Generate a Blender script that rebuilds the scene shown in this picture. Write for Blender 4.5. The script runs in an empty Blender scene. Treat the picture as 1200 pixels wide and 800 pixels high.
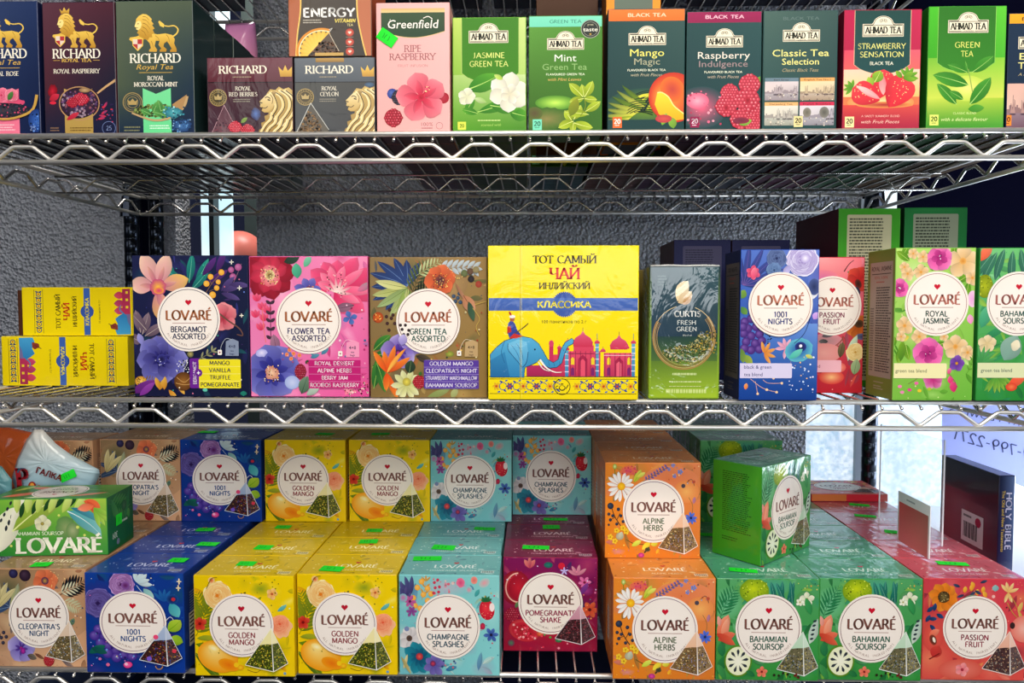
import bpy, bmesh, math, random
from mathutils import Vector, Matrix
from mathutils.geometry import tessellate_polygon

# ---------------------------------------------------------------- camera, world, lights, exposure
SC = bpy.context.scene
COL = SC.collection
FPX = 850.0
YAW = math.radians(-1.42)
PITCH = math.atan(40 / FPX)
CAM = Vector((0.020, -0.816, 1.30))
FW = Vector((math.sin(YAW) * math.cos(PITCH), math.cos(YAW) * math.cos(PITCH), -math.sin(PITCH)))
RT = Vector((math.cos(YAW), -math.sin(YAW), 0))
UP = RT.cross(FW)
cd = bpy.data.cameras.new('camera')
cam = bpy.data.objects.new('camera', cd)
COL.objects.link(cam)
cd.sensor_width = 36
cd.lens = FPX / 1200 * 36
cd.clip_start = 0.02
m = Matrix((RT, UP, -FW)).transposed().to_4x4()
m.translation = CAM
cam.matrix_world = m
SC.camera = cam

w = bpy.data.worlds.new('world')
SC.world = w
w.use_nodes = True
w.node_tree.nodes['Background'].inputs[0].default_value = (0.30, 0.36, 0.75, 1)
w.node_tree.nodes['Background'].inputs[1].default_value = 0.045


def area(name, loc, target, sx, sy, power, color):
    l = bpy.data.lights.new(name, 'AREA')
    l.shape = 'RECTANGLE'
    l.size, l.size_y, l.energy, l.color = sx, sy, power, color
    o = bpy.data.objects.new(name, l)
    COL.objects.link(o)
    o.location = loc
    o.rotation_euler = (Vector(target) - Vector(loc)).to_track_quat('-Z', 'Y').to_euler()
    return o


# shop ceiling panel over the aisle, fills added behind the camera and at both sides, daylight at the right rear window
area('ceiling_panel_light', (0.20, -0.95, 2.55), (0.20, -0.1, 1.2), 1.5, 0.35, 27, (1.0, 0.93, 0.82))
area('front_fill_light', (0.1, -2.3, 2.35), (0.05, 0, 1.1), 2.8, 0.9, 33, (1.0, 0.96, 0.92))  # fill light added behind the camera to reach under the shelves
area('wall_fill_light', (0.25, -3.0, 1.50), (0.2, 0.3, 1.30), 2.2, 0.30, 17, (0.92, 0.97, 1.0))  # low fill added behind the camera to brighten the back wall
area('side_fill_right', (2.3, -1.3, 1.9), (0.1, 0.1, 1.1), 0.8, 0.9, 14, (0.86, 0.92, 1.0))  # fill added out of frame on the right, not a window
area('side_fill_left', (-2.3, -1.3, 1.9), (-0.1, 0.1, 1.1), 0.8, 0.9, 5, (0.95, 0.95, 1.0))  # weaker fill added out of frame on the left, not a window
area('rear_window_daylight', (1.25, 0.42, 1.02), (0.4, 0.25, 0.95), 0.5, 0.3, 9, (0.78, 0.88, 1.0))
area('balloon_fill_light', (-0.45, 0.85, 2.3), (-0.45, 0.95, 1.3), 0.4, 0.2, 10, (1.0, 0.95, 0.9))  # fill added behind the wall to brighten the balloon

SC.view_settings.view_transform = 'Standard'
SC.view_settings.look = 'None'
SC.view_settings.exposure = -0.14
SC.view_settings.gamma = 1.0
SC.view_settings.use_curve_mapping = False

R = random.Random(7)


def ray(x, y):
    return FW + RT * ((x - 600) / FPX) + UP * ((400 - y) / FPX)


def at_y(x, y, Y):
    d = ray(x, y)
    return CAM + d * ((Y - CAM.y) / d.y)


def at_z(x, y, Z):
    d = ray(x, y)
    return CAM + d * ((Z - CAM.z) / d.z)


# shelf levels
ROD = 0.003
RZ = {0: 1.795, 1: 1.4932, 2: 1.1942, 3: 0.8775}
DECK = {k: v + ROD for k, v in RZ.items()}
X0, X1, YB = -0.6685, 0.597, 0.457


# ---------------------------------------------------------------- colours and materials
def hx(c):
    if isinstance(c, str):
        c = c.lstrip('#')
        return tuple(int(c[i:i + 2], 16) / 255 for i in (0, 2, 4))
    return tuple(c[:3])


def lin(c):
    c = hx(c)
    return tuple((v / 12.92 if v <= 0.04045 else ((v + 0.055) / 1.055) ** 2.4) for v in c)


def mix(a, b, t):
    a, b = hx(a), hx(b)
    return tuple(a[i] + (b[i] - a[i]) * t for i in range(3))


def new_mat(name):
    mt = bpy.data.materials.new(name)
    mt.use_nodes = True
    nt = mt.node_tree
    return mt, nt, nt.nodes['Principled BSDF']


def card_mat(name, rough, coat, wrinkle=0.0, scale=40.0, coatrough=0.08):
    mt, nt, b = new_mat(name)
    a = nt.nodes.new('ShaderNodeAttribute')
    a.attribute_name = 'Col'
    nt.links.new(a.outputs['Color'], b.inputs['Base Color'])
    b.inputs['Roughness'].default_value = rough
    b.inputs['Specular IOR Level'].default_value = 0.15
    b.inputs['Coat Weight'].default_value = coat
    b.inputs['Coat Roughness'].default_value = coatrough
    if wrinkle:
        tc = nt.nodes.new('ShaderNodeTexCoord')
        mp = nt.nodes.new('ShaderNodeMapping')
        mp.inputs['Rotation'].default_value = (0.4, 0.6, 0.5)
        mp.inputs['Scale'].default_value = (1, 0.35, 0.7)
        n = nt.nodes.new('ShaderNodeTexNoise')
        n.inputs['Scale'].default_value = scale
        n.inputs['Detail'].default_value = 4
        n.inputs['Distortion'].default_value = 1.5
        bp = nt.nodes.new('ShaderNodeBump')
        bp.inputs['Strength'].default_value = wrinkle
        bp.inputs['Distance'].default_value = 0.004
        nt.links.new(tc.outputs['Object'], mp.inputs['Vector'])
        nt.links.new(mp.outputs[0], n.inputs['Vector'])
        nt.links.new(n.outputs['Fac'], bp.inputs['Height'])
        nt.links.new(bp.outputs[0], b.inputs['Coat Normal'])
    return mt


M_CARD = card_mat('printed_card', 0.5, 0.06, coatrough=0.25)
M_FILM = card_mat('film_wrapped_card', 0.45, 0.35, 0.35, 26)
M_FILM2 = card_mat('crinkled_film_card', 0.42, 1.0, 0.8, 18)
M_FOIL = card_mat('glossy_card', 0.32, 0.7, 0.12, 14)
M_STICK = card_mat('sticker_paper', 0.6, 0.0)


def plain(name, c, rough=0.5, metal=0.0, **kw):
    mt, nt, b = new_mat(name)
    b.inputs['Base Color'].default_value = (*lin(c), 1)
    b.inputs['Roughness'].default_value = rough
    b.inputs['Metallic'].default_value = metal
    for k, v in kw.items():
        b.inputs[k.replace('_', ' ')].default_value = v
    return mt


M_WIRE = plain('satin_chrome_wire', '#dedad4', 0.27, 1.0)
M_WIRE_LIT = plain('lit_wire_copy', '#ece8e0', 0.40, 0.82)  # brighter copy of the wire metal; light on the rods put into the colour
M_POST = plain('black_chrome_post', '#303640', 0.22, 0.9)
M_DARK = plain('dark_panel_paint', '#04051a', 0.95, Specular_IOR_Level=0.05)
M_FLOOR = plain('shop_floor_tile', '#2a2c33', 0.5)


# ---------------------------------------------------------------- object helpers
def put(name, me, parent=None, mat=None, loc=None, rot=None):
    o = bpy.data.objects.new(name, me)
    COL.objects.link(o)
    if mat and me and not me.materials:
        me.materials.append(mat)
    if parent:
        o.parent = parent
    if loc:
        o.location = loc
    if rot:
        o.rotation_euler = rot
    return o


def thing(name, label, cat, loc=(0, 0, 0), rot=None, group=None):
    o = put(name, None, None, None, loc, rot)
    o['label'] = label
    o['category'] = cat
    if group:
        o['group'] = group
    return o


def tube(bm, pts, r, n=8, closed=False):
    pts = [Vector(p) for p in pts]
    rings = []
    for i, p in enumerate(pts):
        a = pts[i - 1] if i else p
        b = pts[i + 1] if i < len(pts) - 1 else p
        t = (b - a).normalized()
        up = Vector((0, 0, 1)) if abs(t.z) < 0.95 else Vector((0, 1, 0))
        s = t.cross(up).normalized()
        v = s.cross(t).normalized()
        rings.append([bm.verts.new(p + (s * math.cos(k * math.tau / n) + v * math.sin(k * math.tau / n)) * r) for k in range(n)])
    for i in range(len(rings) - 1):
        for k in range(n):
            f = bm.faces.new((rings[i][k], rings[i][(k + 1) % n], rings[i + 1][(k + 1) % n], rings[i + 1][k]))
            f.smooth = True
    bm.faces.new(rings[0])
    bm.faces.new(rings[-1][::-1])


def mesh_of(bm, name):
    bmesh.ops.recalc_face_normals(bm, faces=bm.faces)
    me = bpy.data.meshes.new(name)
    bm.to_mesh(me)
    bm.free()
    return me


def box_bm(w, d, h, bev=0.0, seg=1):
    """base-centred in X, front face at -d/2, bottom at 0"""
    bm = bmesh.new()
    bmesh.ops.create_cube(bm, size=1)
    for v in bm.verts:
        v.co = Vector((v.co.x * w, v.co.y * d, (v.co.z + 0.5) * h))
    if bev:
        bmesh.ops.bevel(bm, geom=list(bm.edges), offset=bev, segments=seg, affect='EDGES', profile=0.6)
    return bm


def paint(me, fn):
    """per-corner colour from face normal / centre"""
    at = me.color_attributes.new('Col', 'FLOAT_COLOR', 'CORNER')
    buf = [0.0] * (len(me.loops) * 4)
    for p in me.polygons:
        for li in p.loop_indices:
            c = lin(fn(p.normal, me.vertices[me.loops[li].vertex_index].co))
            buf[li * 4:li * 4 + 4] = [*c, 1.0]
    at.data.foreach_set('color', buf)


# ---------------------------------------------------------------- printed artwork: layered flat polygons with their own print colours
_tc = {}


def text_tris(s, bold=0.0, res=2):
    k = (s, bold)
    if k in _tc:
        return _tc[k]
    cu = bpy.data.curves.new('t', 'FONT')
    cu.body = s
    cu.size = 1
    cu.offset = bold
    cu.resolution_u = res
    o = bpy.data.objects.new('t', cu)
    me = bpy.data.meshes.new_from_object(o)
    me.calc_loop_triangles()
    vs = [(v.co.x, v.co.y) for v in me.vertices]
    ts = [tuple(t.vertices) for t in me.loop_triangles]
    bpy.data.objects.remove(o)
    bpy.data.curves.remove(cu)
    bpy.data.meshes.remove(me)
    _tc[k] = (vs, ts)
    return _tc[k]


_hv = [v[1] for v in text_tris('H')[0]]
CAPH = max(_hv) - min(_hv)


def _arc(cx, cy, rx, ry, a0, a1, n=7):
    return [(cx + rx * math.cos(math.radians(a0 + (a1 - a0) * i / n)), cy + ry * math.sin(math.radians(a0 + (a1 - a0) * i / n))) for i in range(n + 1)]


def _L(*a):
    return [(a[i], a[i + 1]) for i in range(0, len(a), 2)]


# roman capitals as pen strokes (cap height 1): advance width, strokes
RG = {
    'A': (.86, [_L(.04, 0, .43, 1, .82, 0), _L(.18, .34, .68, .34)]),
    'B': (.66, [_L(.1, 0, .1, 1), _L(.1, 1, .32, 1) + _arc(.34, .77, .2, .23, 90, -90) + [(.1, .54)], _arc(.34, .27, .26, .27, 90, -90) + [(.1, 0)]]),
    'C': (.76, [_arc(.46, .5, .4, .5, 50, 310, 14)]),
    'D': (.82, [_L(.1, 0, .1, 1), _L(.1, 1, .32, 1) + _arc(.34, .5, .42, .5, 90, -90, 10) + [(.1, 0)]]),
    'E': (.62, [_L(.1, 0, .1, 1), _L(.1, 1, .55, 1), _L(.1, .53, .48, .53), _L(.1, 0, .57, 0)]),
    'F': (.58, [_L(.1, 0, .1, 1), _L(.1, 1, .55, 1), _L(.1, .52, .46, .52)]),
    'G': (.82, [_arc(.46, .5, .4, .5, 50, 320, 14), _L(.76, .18, .76, .45), _L(.55, .45, .8, .45)]),
    'H': (.84, [_L(.1, 0, .1, 1), _L(.74, 0, .74, 1), _L(.1, .52, .74, .52)]),
    'I': (.3, [_L(.15, 0, .15, 1)]),
    'J': (.4, [_L(.26, 1, .26, .2) + _arc(.08, .2, .18, .2, 0, -90, 4)]),
    'K': (.76, [_L(.1, 0, .1, 1), _L(.68, 1, .12, .46), _L(.3, .6, .74, 0)]),
    'L': (.58, [_L(.1, 0, .1, 1), _L(.1, 0, .55, 0)]),
    'M': (.98, [_L(.1, 0, .1, 1), _L(.12, 1, .49, .1), _L(.49, .1, .86, 1), _L(.88, 0, .88, 1)]),
    'N': (.86, [_L(.1, 0, .1, 1), _L(.1, 1, .76, .02), _L(.76, 0, .76, 1)]),
    'O': (.9, [_arc(.45, .5, .4, .5, 0, 360, 20)]),
    'P': (.62, [_L(.1, 0, .1, 1), _L(.1, 1, .32, 1) + _arc(.32, .74, .24, .26, 90, -90) + [(.1, .48)]]),
    'R': (.72, [_L(.1, 0, .1, 1), _L(.1, 1, .32, 1) + _arc(.32, .75, .23, .25, 90, -90) + [(.1, .5)], _L(.34, .5, .68, 0)]),
    'S': (.56, [_arc(.29, .75, .2, .25, 35, 200, 8) + _arc(.28, .26, .23, .26, 60, -150, 10)]),
    'T': (.7, [_L(.35, 0, .35, 1), _L(.02, 1, .68, 1), _L(.03, 1, .03, .86), _L(.67, 1, .67, .86)]),
    'U': (.8, [_L(.1, 1, .1, .32) + _arc(.4, .32, .3, .32, 180, 360, 9) + [(.7, 1)]]),
    'V': (.82, [_L(.02, 1, .41, 0, .8, 1)]),
    'W': (1.1, [_L(.02, 1, .3, 0, .55, 1, .8, 0, 1.08, 1)]),
    'Y': (.76, [_L(.02, 1, .38, .48), _L(.74, 1, .38, .48), _L(.38, 0, .38, .48)]),
    'Z': (.68, [_L(.06, 1, .62, 1), _L(.62, 1, .06, 0), _L(.06, 0, .64, 0)]),
    '\u00c9': (.62, [_L(.1, 0, .1, 1), _L(.1, 1, .55, 1), _L(.1, .53, .48, .53), _L(.1, 0, .57, 0), _L(.25, 1.13, .45, 1.33)]),
    '\u042b': (.98, [_L(.1, 0, .1, 1), _L(.1, .54, .3, .54) + _arc(.32, .27, .24, .27, 90, -90) + [(.1, 0)], _L(.85, 0, .85, 1)]),
    '\u0419': (.86, [_L(.1, 0, .1, 1), _L(.1, .05, .74, .95), _L(.76, 0, .76, 1), _arc(.43, 1.28, .17, .14, 180, 360, 6)]),
    '\u0418': (.86, [_L(.1, 0, .1, 1), _L(.1, .05, .74, .95), _L(.76, 0, .76, 1)]),
    '\u0427': (.78, [_L(.1, 1, .1, .62) + _arc(.3, .62, .2, .2, 180, 270, 4) + [(.66, .5)], _L(.68, 0, .68, 1)]),
    '\u0414': (.84, [_L(.2, .05, .36, 1), _L(.36, 1, .68, 1), _L(.68, .05, .68, 1), _L(.03, .05, .82, .05), _L(.04, .05, .04, -.18), _L(.81, .05, .81, -.18)]),
    '\u041b': (.82, [_L(.08, 0, .3, 1), _L(.3, 1, .7, 1), _L(.7, 0, .7, 1)]),
    '\u0413': (.58, [_L(.1, 0, .1, 1), _L(.1, 1, .54, 1), _L(.54, 1, .54, .84)]),
    '0': (.66, [_arc(.33, .5, .26, .5, 0, 360, 16)]), '1': (.5, [_L(.3, 0, .3, 1), _L(.3, .98, .1, .8)]),
    '2': (.62, [_arc(.3, .74, .22, .26, 160, -30, 8) + [(.06, 0)], _L(.06, 0, .58, 0)]), '3': (.6, [_arc(.27, .75, .2, .25, 140, -90, 8), _arc(.27, .26, .24, .26, 90, -140, 8)]),
    '5': (.6, [_L(.5, 1, .14, 1), _L(.14, 1, .12, .56), _arc(.27, .3, .26, .3, 120, -140, 10)]), '9': (.64, [_arc(.32, .7, .24, .3, 0, 360, 14), _L(.56, .7, .3, 0)]),
    '7': (.58, [_L(.05, 1, .55, 1), _L(.55, 1, .2, 0)]), "'": (.2, [_L(.1, 1, .08, .75)]),
    'X': (.74, [_L(.04, 0, .68, 1), _L(.06, 1, .7, 0)]),
    ' ': (.4, []), '-': (.4, [_L(.05, .45, .35, .45)]), '.': (.25, [_L(.1, .06, .16, .06)]),
}
for a_, b_ in (('\u0422', 'T'), ('\u041e', 'O'), ('\u0421', 'C'), ('\u0410', 'A'), ('\u041c', 'M'), ('\u041d', 'H'), ('\u041a', 'K')):
    RG[a_] = RG[b_]


def roman_tris(s, thick=.15, thin=.05, serif=True, gap=.06):
    vs, ts = [], []
    pen = math.radians(12)
    x = 0
    for ch in s:
        adv, st = RG[ch]
        for pl in st:
            for i in range(len(pl) - 1):
                (ax, ay), (bx, by) = pl[i], pl[i + 1]
                dx, dy = bx - ax, by - ay
                L = math.hypot(dx, dy) or 1e-6
                ph = math.atan2(dy, dx)
                wd = math.hypot(thick * math.sin(ph - pen), thin * math.cos(ph - pen)) / 2
                nx, ny = -dy / L * wd, dx / L * wd
                e = wd * .3 if len(pl) > 2 else 0
                ex, ey = dx / L * e, dy / L * e
                b = len(vs)
                vs += [(x + ax - ex + nx, ay - ey + ny), (x + ax - ex - nx, ay - ey - ny), (x + bx + ex - nx, by + ey - ny), (x + bx + ex + nx, by + ey + ny)]
                ts += [(b, b + 1, b + 2), (b, b + 2, b + 3)]
            if serif:
                for (px, py), (qx, qy) in ((pl[0], pl[1]), (pl[-1], pl[-2])):
                    if abs(py - round(py)) < .01 and abs(qy - py) > 1.2 * abs(qx - px) and abs(qy - py) > .3:
                        b = len(vs)
                        q = thin * .55
                        sg = q if py > .5 else -q
                        vs += [(x + px - .16, py - q), (x + px + .16, py - q), (x + px + .16, py + q), (x + px - .16, py + q)]
                        ts += [(b, b + 1, b + 2), (b, b + 2, b + 3)]
        x += adv + gap
    return vs, ts


class Art:
    EPS = 0.00002

    def __init__(s, x0, y0, x1, y1):
        s.x0, s.y0, s.x1, s.y1 = x0, y0, x1, y1
        s.pr = []
        s.rnd = random.Random(int(x0 * 7 + y0 * 13) % 9999)

    def add(s, v, c, t):
        if len(c) == 3 and not hasattr(c[0], '__len__'):
            c = [c] * len(v)
        V, Cc, T = [], [], []
        X0_, Y0_, X1_, Y1_ = s.x0, s.y0, s.x1, s.y1
        allin = all(X0_ <= p[0] <= X1_ and Y0_ <= p[1] <= Y1_ for p in v)
        if allin:
            V, Cc, T = list(v), list(c), list(t)
        else:
            for tr in t:
                P = [(v[i][0], v[i][1], *c[i]) for i in tr]
                for ax, lim, sg in ((0, X0_, 1), (0, X1_, -1), (1, Y0_, 1), (1, Y1_, -1)):
                    Q = []
                    for i in range(len(P)):
                        a, b = P[i], P[(i + 1) % len(P)]
                        da, db = (a[ax] - lim) * sg, (b[ax] - lim) * sg
                        if da >= 0:
                            Q.append(a)
                        if (da > 0 > db) or (da < 0 < db):
                            k = da / (da - db)
                            Q.append(tuple(a[j] + (b[j] - a[j]) * k for j in range(5)))
                    P = Q
                    if len(P) < 3:
                        break
                if len(P) >= 3:
                    b = len(V)
                    V += [p[:2] for p in P]
                    Cc += [p[2:] for p in P]
                    T += [(b, b + i, b + i + 1) for i in range(1, len(P) - 1)]
        if not V:
            return
        bb = (min(p[0] for p in V), min(p[1] for p in V), max(p[0] for p in V), max(p[1] for p in V))
        ly = 0
        for q in s.pr:
            o = q[3]
            if q[4] >= ly and bb[0] < o[2] and bb[2] > o[0] and bb[1] < o[3] and bb[3] > o[1]:
                ly = q[4] + 1
        s.pr.append((V, Cc, T, bb, ly))

    def poly(s, pts, c, c2=None):
        c = hx(c)
        tr = tessellate_polygon([[Vector((p[0], p[1], 0)) for p in pts]])
        if c2:
            ya, yb = min(p[1] for p in pts), max(p[1] for p in pts)
            cs = [mix(c, c2, (p[1] - ya) / (yb - ya + 1e-6)) for p in pts]
            s.add(pts, cs, tr)
        else:
            s.add(pts, [c] * len(pts), tr)

    def rect(s, x0, y0, x1, y1, c, c2=None):
        c = hx(c)
        d = hx(c2) if c2 else c
        s.add([(x0, y0), (x1, y0), (x1, y1), (x0, y1)], [c, c, d, d], [(0, 1, 2), (0, 2, 3)])

    def grad(s, x0, y0, x1, y1, tl, tr, bl, br, n=6):
        vs, cs, ts = [], [], []
        for j in range(n + 1):
            for i in range(n + 1):
                vs.append((x0 + (x1 - x0) * i / n, y0 + (y1 - y0) * j / n))
                cs.append(mix(mix(tl, tr, i / n), mix(bl, br, i / n), j / n))
        for j in range(n):
            for i in range(n):
                a = j * (n + 1) + i
                ts += [(a, a + 1, a + n + 2), (a, a + n + 2, a + n + 1)]
        s.add(vs, cs, ts)

    def bg(s, *c):
        c = list(c)
        while len(c) < 4:
            c.append(c[-1])
        s.bgc = [hx(q) for q in c]
        s.grad(s.x0, s.y0, s.x1, s.y1, *c)

    def bgat(s, x, y):
        u, v = max(0, min(1, (x - s.x0) / (s.x1 - s.x0))), max(0, min(1, (y - s.y0) / (s.y1 - s.y0)))
        return mix(mix(s.bgc[0], s.bgc[1], u), mix(s.bgc[2], s.bgc[3], u), v)

    def rich(s, cols, n=16, leaves=20):
        """watercolour washes and faint foliage printed under the main drawing"""
        for i in range(n):
            x, y = s.rnd.uniform(s.x0, s.x1), s.rnd.uniform(s.y0, s.y1)
            b = s.bgat(x, y)
            s.ell(x, y, s.rnd.uniform(6, 20), s.rnd.uniform(5, 16), c=mix(b, s.rnd.choice(cols), s.rnd.uniform(.25, .6)), c2=b, rings=3, wob=.08, rot=s.rnd.uniform(0, 180))
        for i in range(leaves):
            x, y = s.rnd.uniform(s.x0, s.x1), s.rnd.uniform(s.y0, s.y1)
            b = s.bgat(x, y)
            c = s.rnd.choice(cols)
            s.petal(x, y, s.rnd.uniform(0, 360), s.rnd.uniform(8, 24), s.rnd.uniform(3, 7), mix(b, c, s.rnd.uniform(.5, .9)), mix(b, c, .2), s.rnd.uniform(-30, 30), rib=mix(b, c, .95) if i % 2 else None, n=5)
        s.dots(s.x0, s.y0, s.x1, s.y1, 30, .3, 1.1, [mix(s.bgc[0], c, .7) for c in cols])

    def rrect(s, x0, y0, x1, y1, r, c, c2=None):
        p = []
        for cx, cy, a in ((x1 - r, y0 + r, -90), (x1 - r, y1 - r, 0), (x0 + r, y1 - r, 90), (x0 + r, y0 + r, 180)):
            p += [(cx + r * math.cos(math.radians(a + k * 30)), cy + r * math.sin(math.radians(a + k * 30))) for k in range(4)]
        s.poly(p, c, c2)

    def ell(s, cx, cy, rx, ry=None, c='#fff', c2=None, rot=0, n=0, off=(0, 0), rings=None, wob=0):
        ry = rx if ry is None else ry
        n = n or max(8, min(40, int(8 + max(rx, ry) * 1.2)))
        c = hx(c)
        d = hx(c2) if c2 else c
        k = rings or (1 if not c2 else 3)
        cr, sr = math.cos(math.radians(rot)), -math.sin(math.radians(rot))
        vs, cs, ts = [(cx + off[0] * rx, cy + off[1] * ry)], [c], []
        wb = [1 + wob * s.rnd.uniform(-1, 1) for _ in range(n)]
        for j in range(1, k + 1):
            f = j / k
            for i in range(n):
                a = math.tau * i / n
                ex, ey = rx * f * wb[i] * math.cos(a) + off[0] * rx * (1 - f), ry * f * wb[i] * math.sin(a) + off[1] * ry * (1 - f)
                vs.append((cx + ex * cr - ey * sr, cy + ex * sr + ey * cr))
                cs.append(mix(c, d, f))
        for i in range(n):
            ts.append((0, 1 + i, 1 + (i + 1) % n))
        for j in range(k - 1):
            for i in range(n):
                a, b = 1 + j * n + i, 1 + j * n + (i + 1) % n
                ts += [(a, a + n, b + n), (a, b + n, b)]
        s.add(vs, cs, ts)

    def ring(s, cx, cy, r, w_, c, a0=0, a1=360, ry=None, n=40):
        ry = ry or r
        c = hx(c)
        vs, ts = [], []
        for i in range(n + 1):
            a = math.radians(a0 + (a1 - a0) * i / n)
            for q in (-w_ / 2, w_ / 2):
                vs.append((cx + (r + q) * math.cos(a), cy - (ry + q) * math.sin(a)))
            if i:
                b = 2 * i
                ts += [(b - 2, b - 1, b + 1), (b - 2, b + 1, b)]
        s.add(vs, [c] * len(vs), ts)

    def stroke(s, pts, w_, c, w2=None, smooth=True, c2=None):
        if smooth and len(pts) > 2:
            q = []
            for i in range(len(pts) - 1):
                p0, p1, p2, p3 = pts[max(i - 1, 0)], pts[i], pts[i + 1], pts[min(i + 2, len(pts) - 1)]
                for k in range(5):
                    t = k / 5
                    q.append(tuple(.5 * ((2 * p1[j]) + (-p0[j] + p2[j]) * t + (2 * p0[j] - 5 * p1[j] + 4 * p2[j] - p3[j]) * t * t + (-p0[j] + 3 * p1[j] - 3 * p2[j] + p3[j]) * t ** 3) for j in (0, 1)))
            pts = q + [pts[-1]]
        w2 = w_ if w2 is None else w2
        vs, cs, ts = [], [], []
        n = len(pts)
        for i, p in enumerate(pts):
            a, b = pts[max(i - 1, 0)], pts[min(i + 1, n - 1)]
            dx, dy = b[0] - a[0], b[1] - a[1]
            L = math.hypot(dx, dy) or 1e-6
            t = i / (n - 1)
            h = (w_ + (w2 - w_) * t) / 2
            vs += [(p[0] - dy / L * h, p[1] + dx / L * h), (p[0] + dy / L * h, p[1] - dx / L * h)]
            cc = mix(c, c2 or c, t)
            cs += [cc, cc]
            if i:
                b_ = 2 * i
                ts += [(b_ - 2, b_ - 1, b_ + 1), (b_ - 2, b_ + 1, b_)]
        s.add(vs, cs, ts)

    def petal(s, x, y, ang, L, W, c0, c1=None, bend=0, rib=None, tip=.5, n=7):
        """leaf or petal from base (x, y); ang in degrees, 90 is up"""
        c1 = c1 or c0
        vs, cs, ts, mid = [], [], [], []
        a = math.radians(ang)
        px, py = x, y
        for i in range(n + 1):
            t = i / n
            wd = W / 2 * (math.sin(math.pi * t ** (math.log(.5) / math.log(max(tip, .05)))) ** .75 if 0 < t < 1 else 0.0)
            aa = a + math.radians(bend) * t
            nx, ny = -math.sin(aa), -math.cos(aa)
            mid.append((px, py))
            e = mix(c0, c1, t)
            vs += [(px + nx * wd, py + ny * wd), (px, py), (px - nx * wd, py - ny * wd)]
            cs += [mix(e, c0, .15), mix(e, c0, .45), mix(mix(e, c0, .3), '#181018', .12)]
            if i:
                b = 3 * i
                ts += [(b - 3, b - 2, b + 1), (b - 3, b + 1, b), (b - 2, b - 1, b + 2), (b - 2, b + 2, b + 1)]
            px += math.cos(aa) * L / n
            py -= math.sin(aa) * L / n
        s.add(vs, cs, ts)
        if rib:
            s.stroke(mid, max(W * .07, .3), rib, .15, smooth=False)

    def flower(s, x, y, r, n, c0, c1, cen=None, wid=.9, rot=0, jit=8, tip=.6, cr=.2, sq=1):
        for i in range(n):
            a = rot + 360 * i / n + s.rnd.uniform(-jit, jit)
            s.petal(x, y, a, r * s.rnd.uniform(.88, 1.05) * (1 - (1 - sq) * abs(math.sin(math.radians(a)))), r * wid, c0, mix(c1, c0, s.rnd.uniform(0, .3)), tip=tip)
        if cen:
            s.ell(x, y, r * cr, c=cen, c2=mix(cen, '#201008', .35))

    def rose(s, x, y, r, c0, c1, n=5):
        """c0 deep centre, c1 pale rim"""
        s.ell(x, y, r, c=mix(c0, c1, .5), c2=c1, wob=.07)
        for k in range(n):
            f = 1 - k / n
            m_ = 6 if f > .5 else 4
            for i in range(m_):
                a = math.radians(360 * i / m_ + k * 37)
                s.ell(x + math.cos(a) * r * f * .53, y + math.sin(a) * r * f * .53, r * f * .53, r * f * .45, rot=-math.degrees(a) + 90, c=mix(c0, c1, .5), n=10)
                s.ell(x + math.cos(a) * r * f * .52, y + math.sin(a) * r * f * .52, r * f * .5, r * f * .42, rot=-math.degrees(a) + 90, c=mix(c0, c1, .1 + f * .45), c2=mix(c1, c0, s.rnd.uniform(.05, .4)), n=10, rings=2)
        s.ell(x, y, r * .13, c=c0)

    def berry(s, x, y, r, c, hl='#ffffff'):
        s.ell(x, y, r, c=mix(c, hl, .45), c2=c, off=(-.3, -.3), n=12)

    def rasp(s, x, y, r, c0, c1, ry=None):
        ry = ry or r
        s.ell(x, y, r, ry, c=c0, c2=c1)
        q = []
        for j in range(-3, 4):
            for i in range(-3, 4):
                u, v_ = (i + .5 * (j % 2)) / 3.4, j / 3.4
                if u * u + v_ * v_ < .85:
                    s.ell(x + u * r + s.rnd.uniform(-.04, .04) * r, y + v_ * ry, r * .19, c=mix(c0, '#ffffff', .12), c2=mix(c1, '#300008', .15), n=8, rings=2, off=(-.25, -.3))
                    if s.rnd.random() < .45:
                        s.ell(x + (u - .05) * r, y + (v_ - .06) * ry, r * .05, c=mix(c0, '#ffffff', .5), n=5)

    def fern(s, x, y, ang, L, c, n=9, ll=.45, bend=0, w_=.2, c1=None):
        a = math.radians(ang)
        pts = []
        px, py = x, y
        for i in range(n + 1):
            t = i / n
            aa = a + math.radians(bend) * t
            pts.append((px, py))
            if i:
                l2 = L * ll * math.sin(math.pi * (.25 + .7 * t))
                for sg in (1, -1):
                    s.petal(px, py, math.degrees(aa) + sg * 48, l2, l2 * w_, c, c1 or c, n=4)
            px += math.cos(aa) * L / n
            py -= math.sin(aa) * L / n
        s.stroke(pts, .6, c, .3, smooth=False)

    def sprig(s, x, y, ang, L, c, n=4, lw=.3, bend=20, ll=.35):
        a = math.radians(ang)
        px, py = x, y
        pts = []
        for i in range(n + 1):
            aa = a + math.radians(bend) * i / n
            pts.append((px, py))
            if i:
                s.petal(px, py, math.degrees(aa) + 45, L * ll, L * ll * lw, c, mix(c, '#ffffff', .25), n=5)
                s.petal(px, py, math.degrees(aa) - 45, L * ll, L * ll * lw, c, mix(c, '#ffffff', .15), n=5)
            px += math.cos(aa) * L / n
            py -= math.sin(aa) * L / n
        s.petal(*pts[-1], math.degrees(aa), L * ll, L * ll * lw, c, mix(c, '#ffffff', .2), n=5)
        s.stroke(pts, .6, c, .4, smooth=False)

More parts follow.
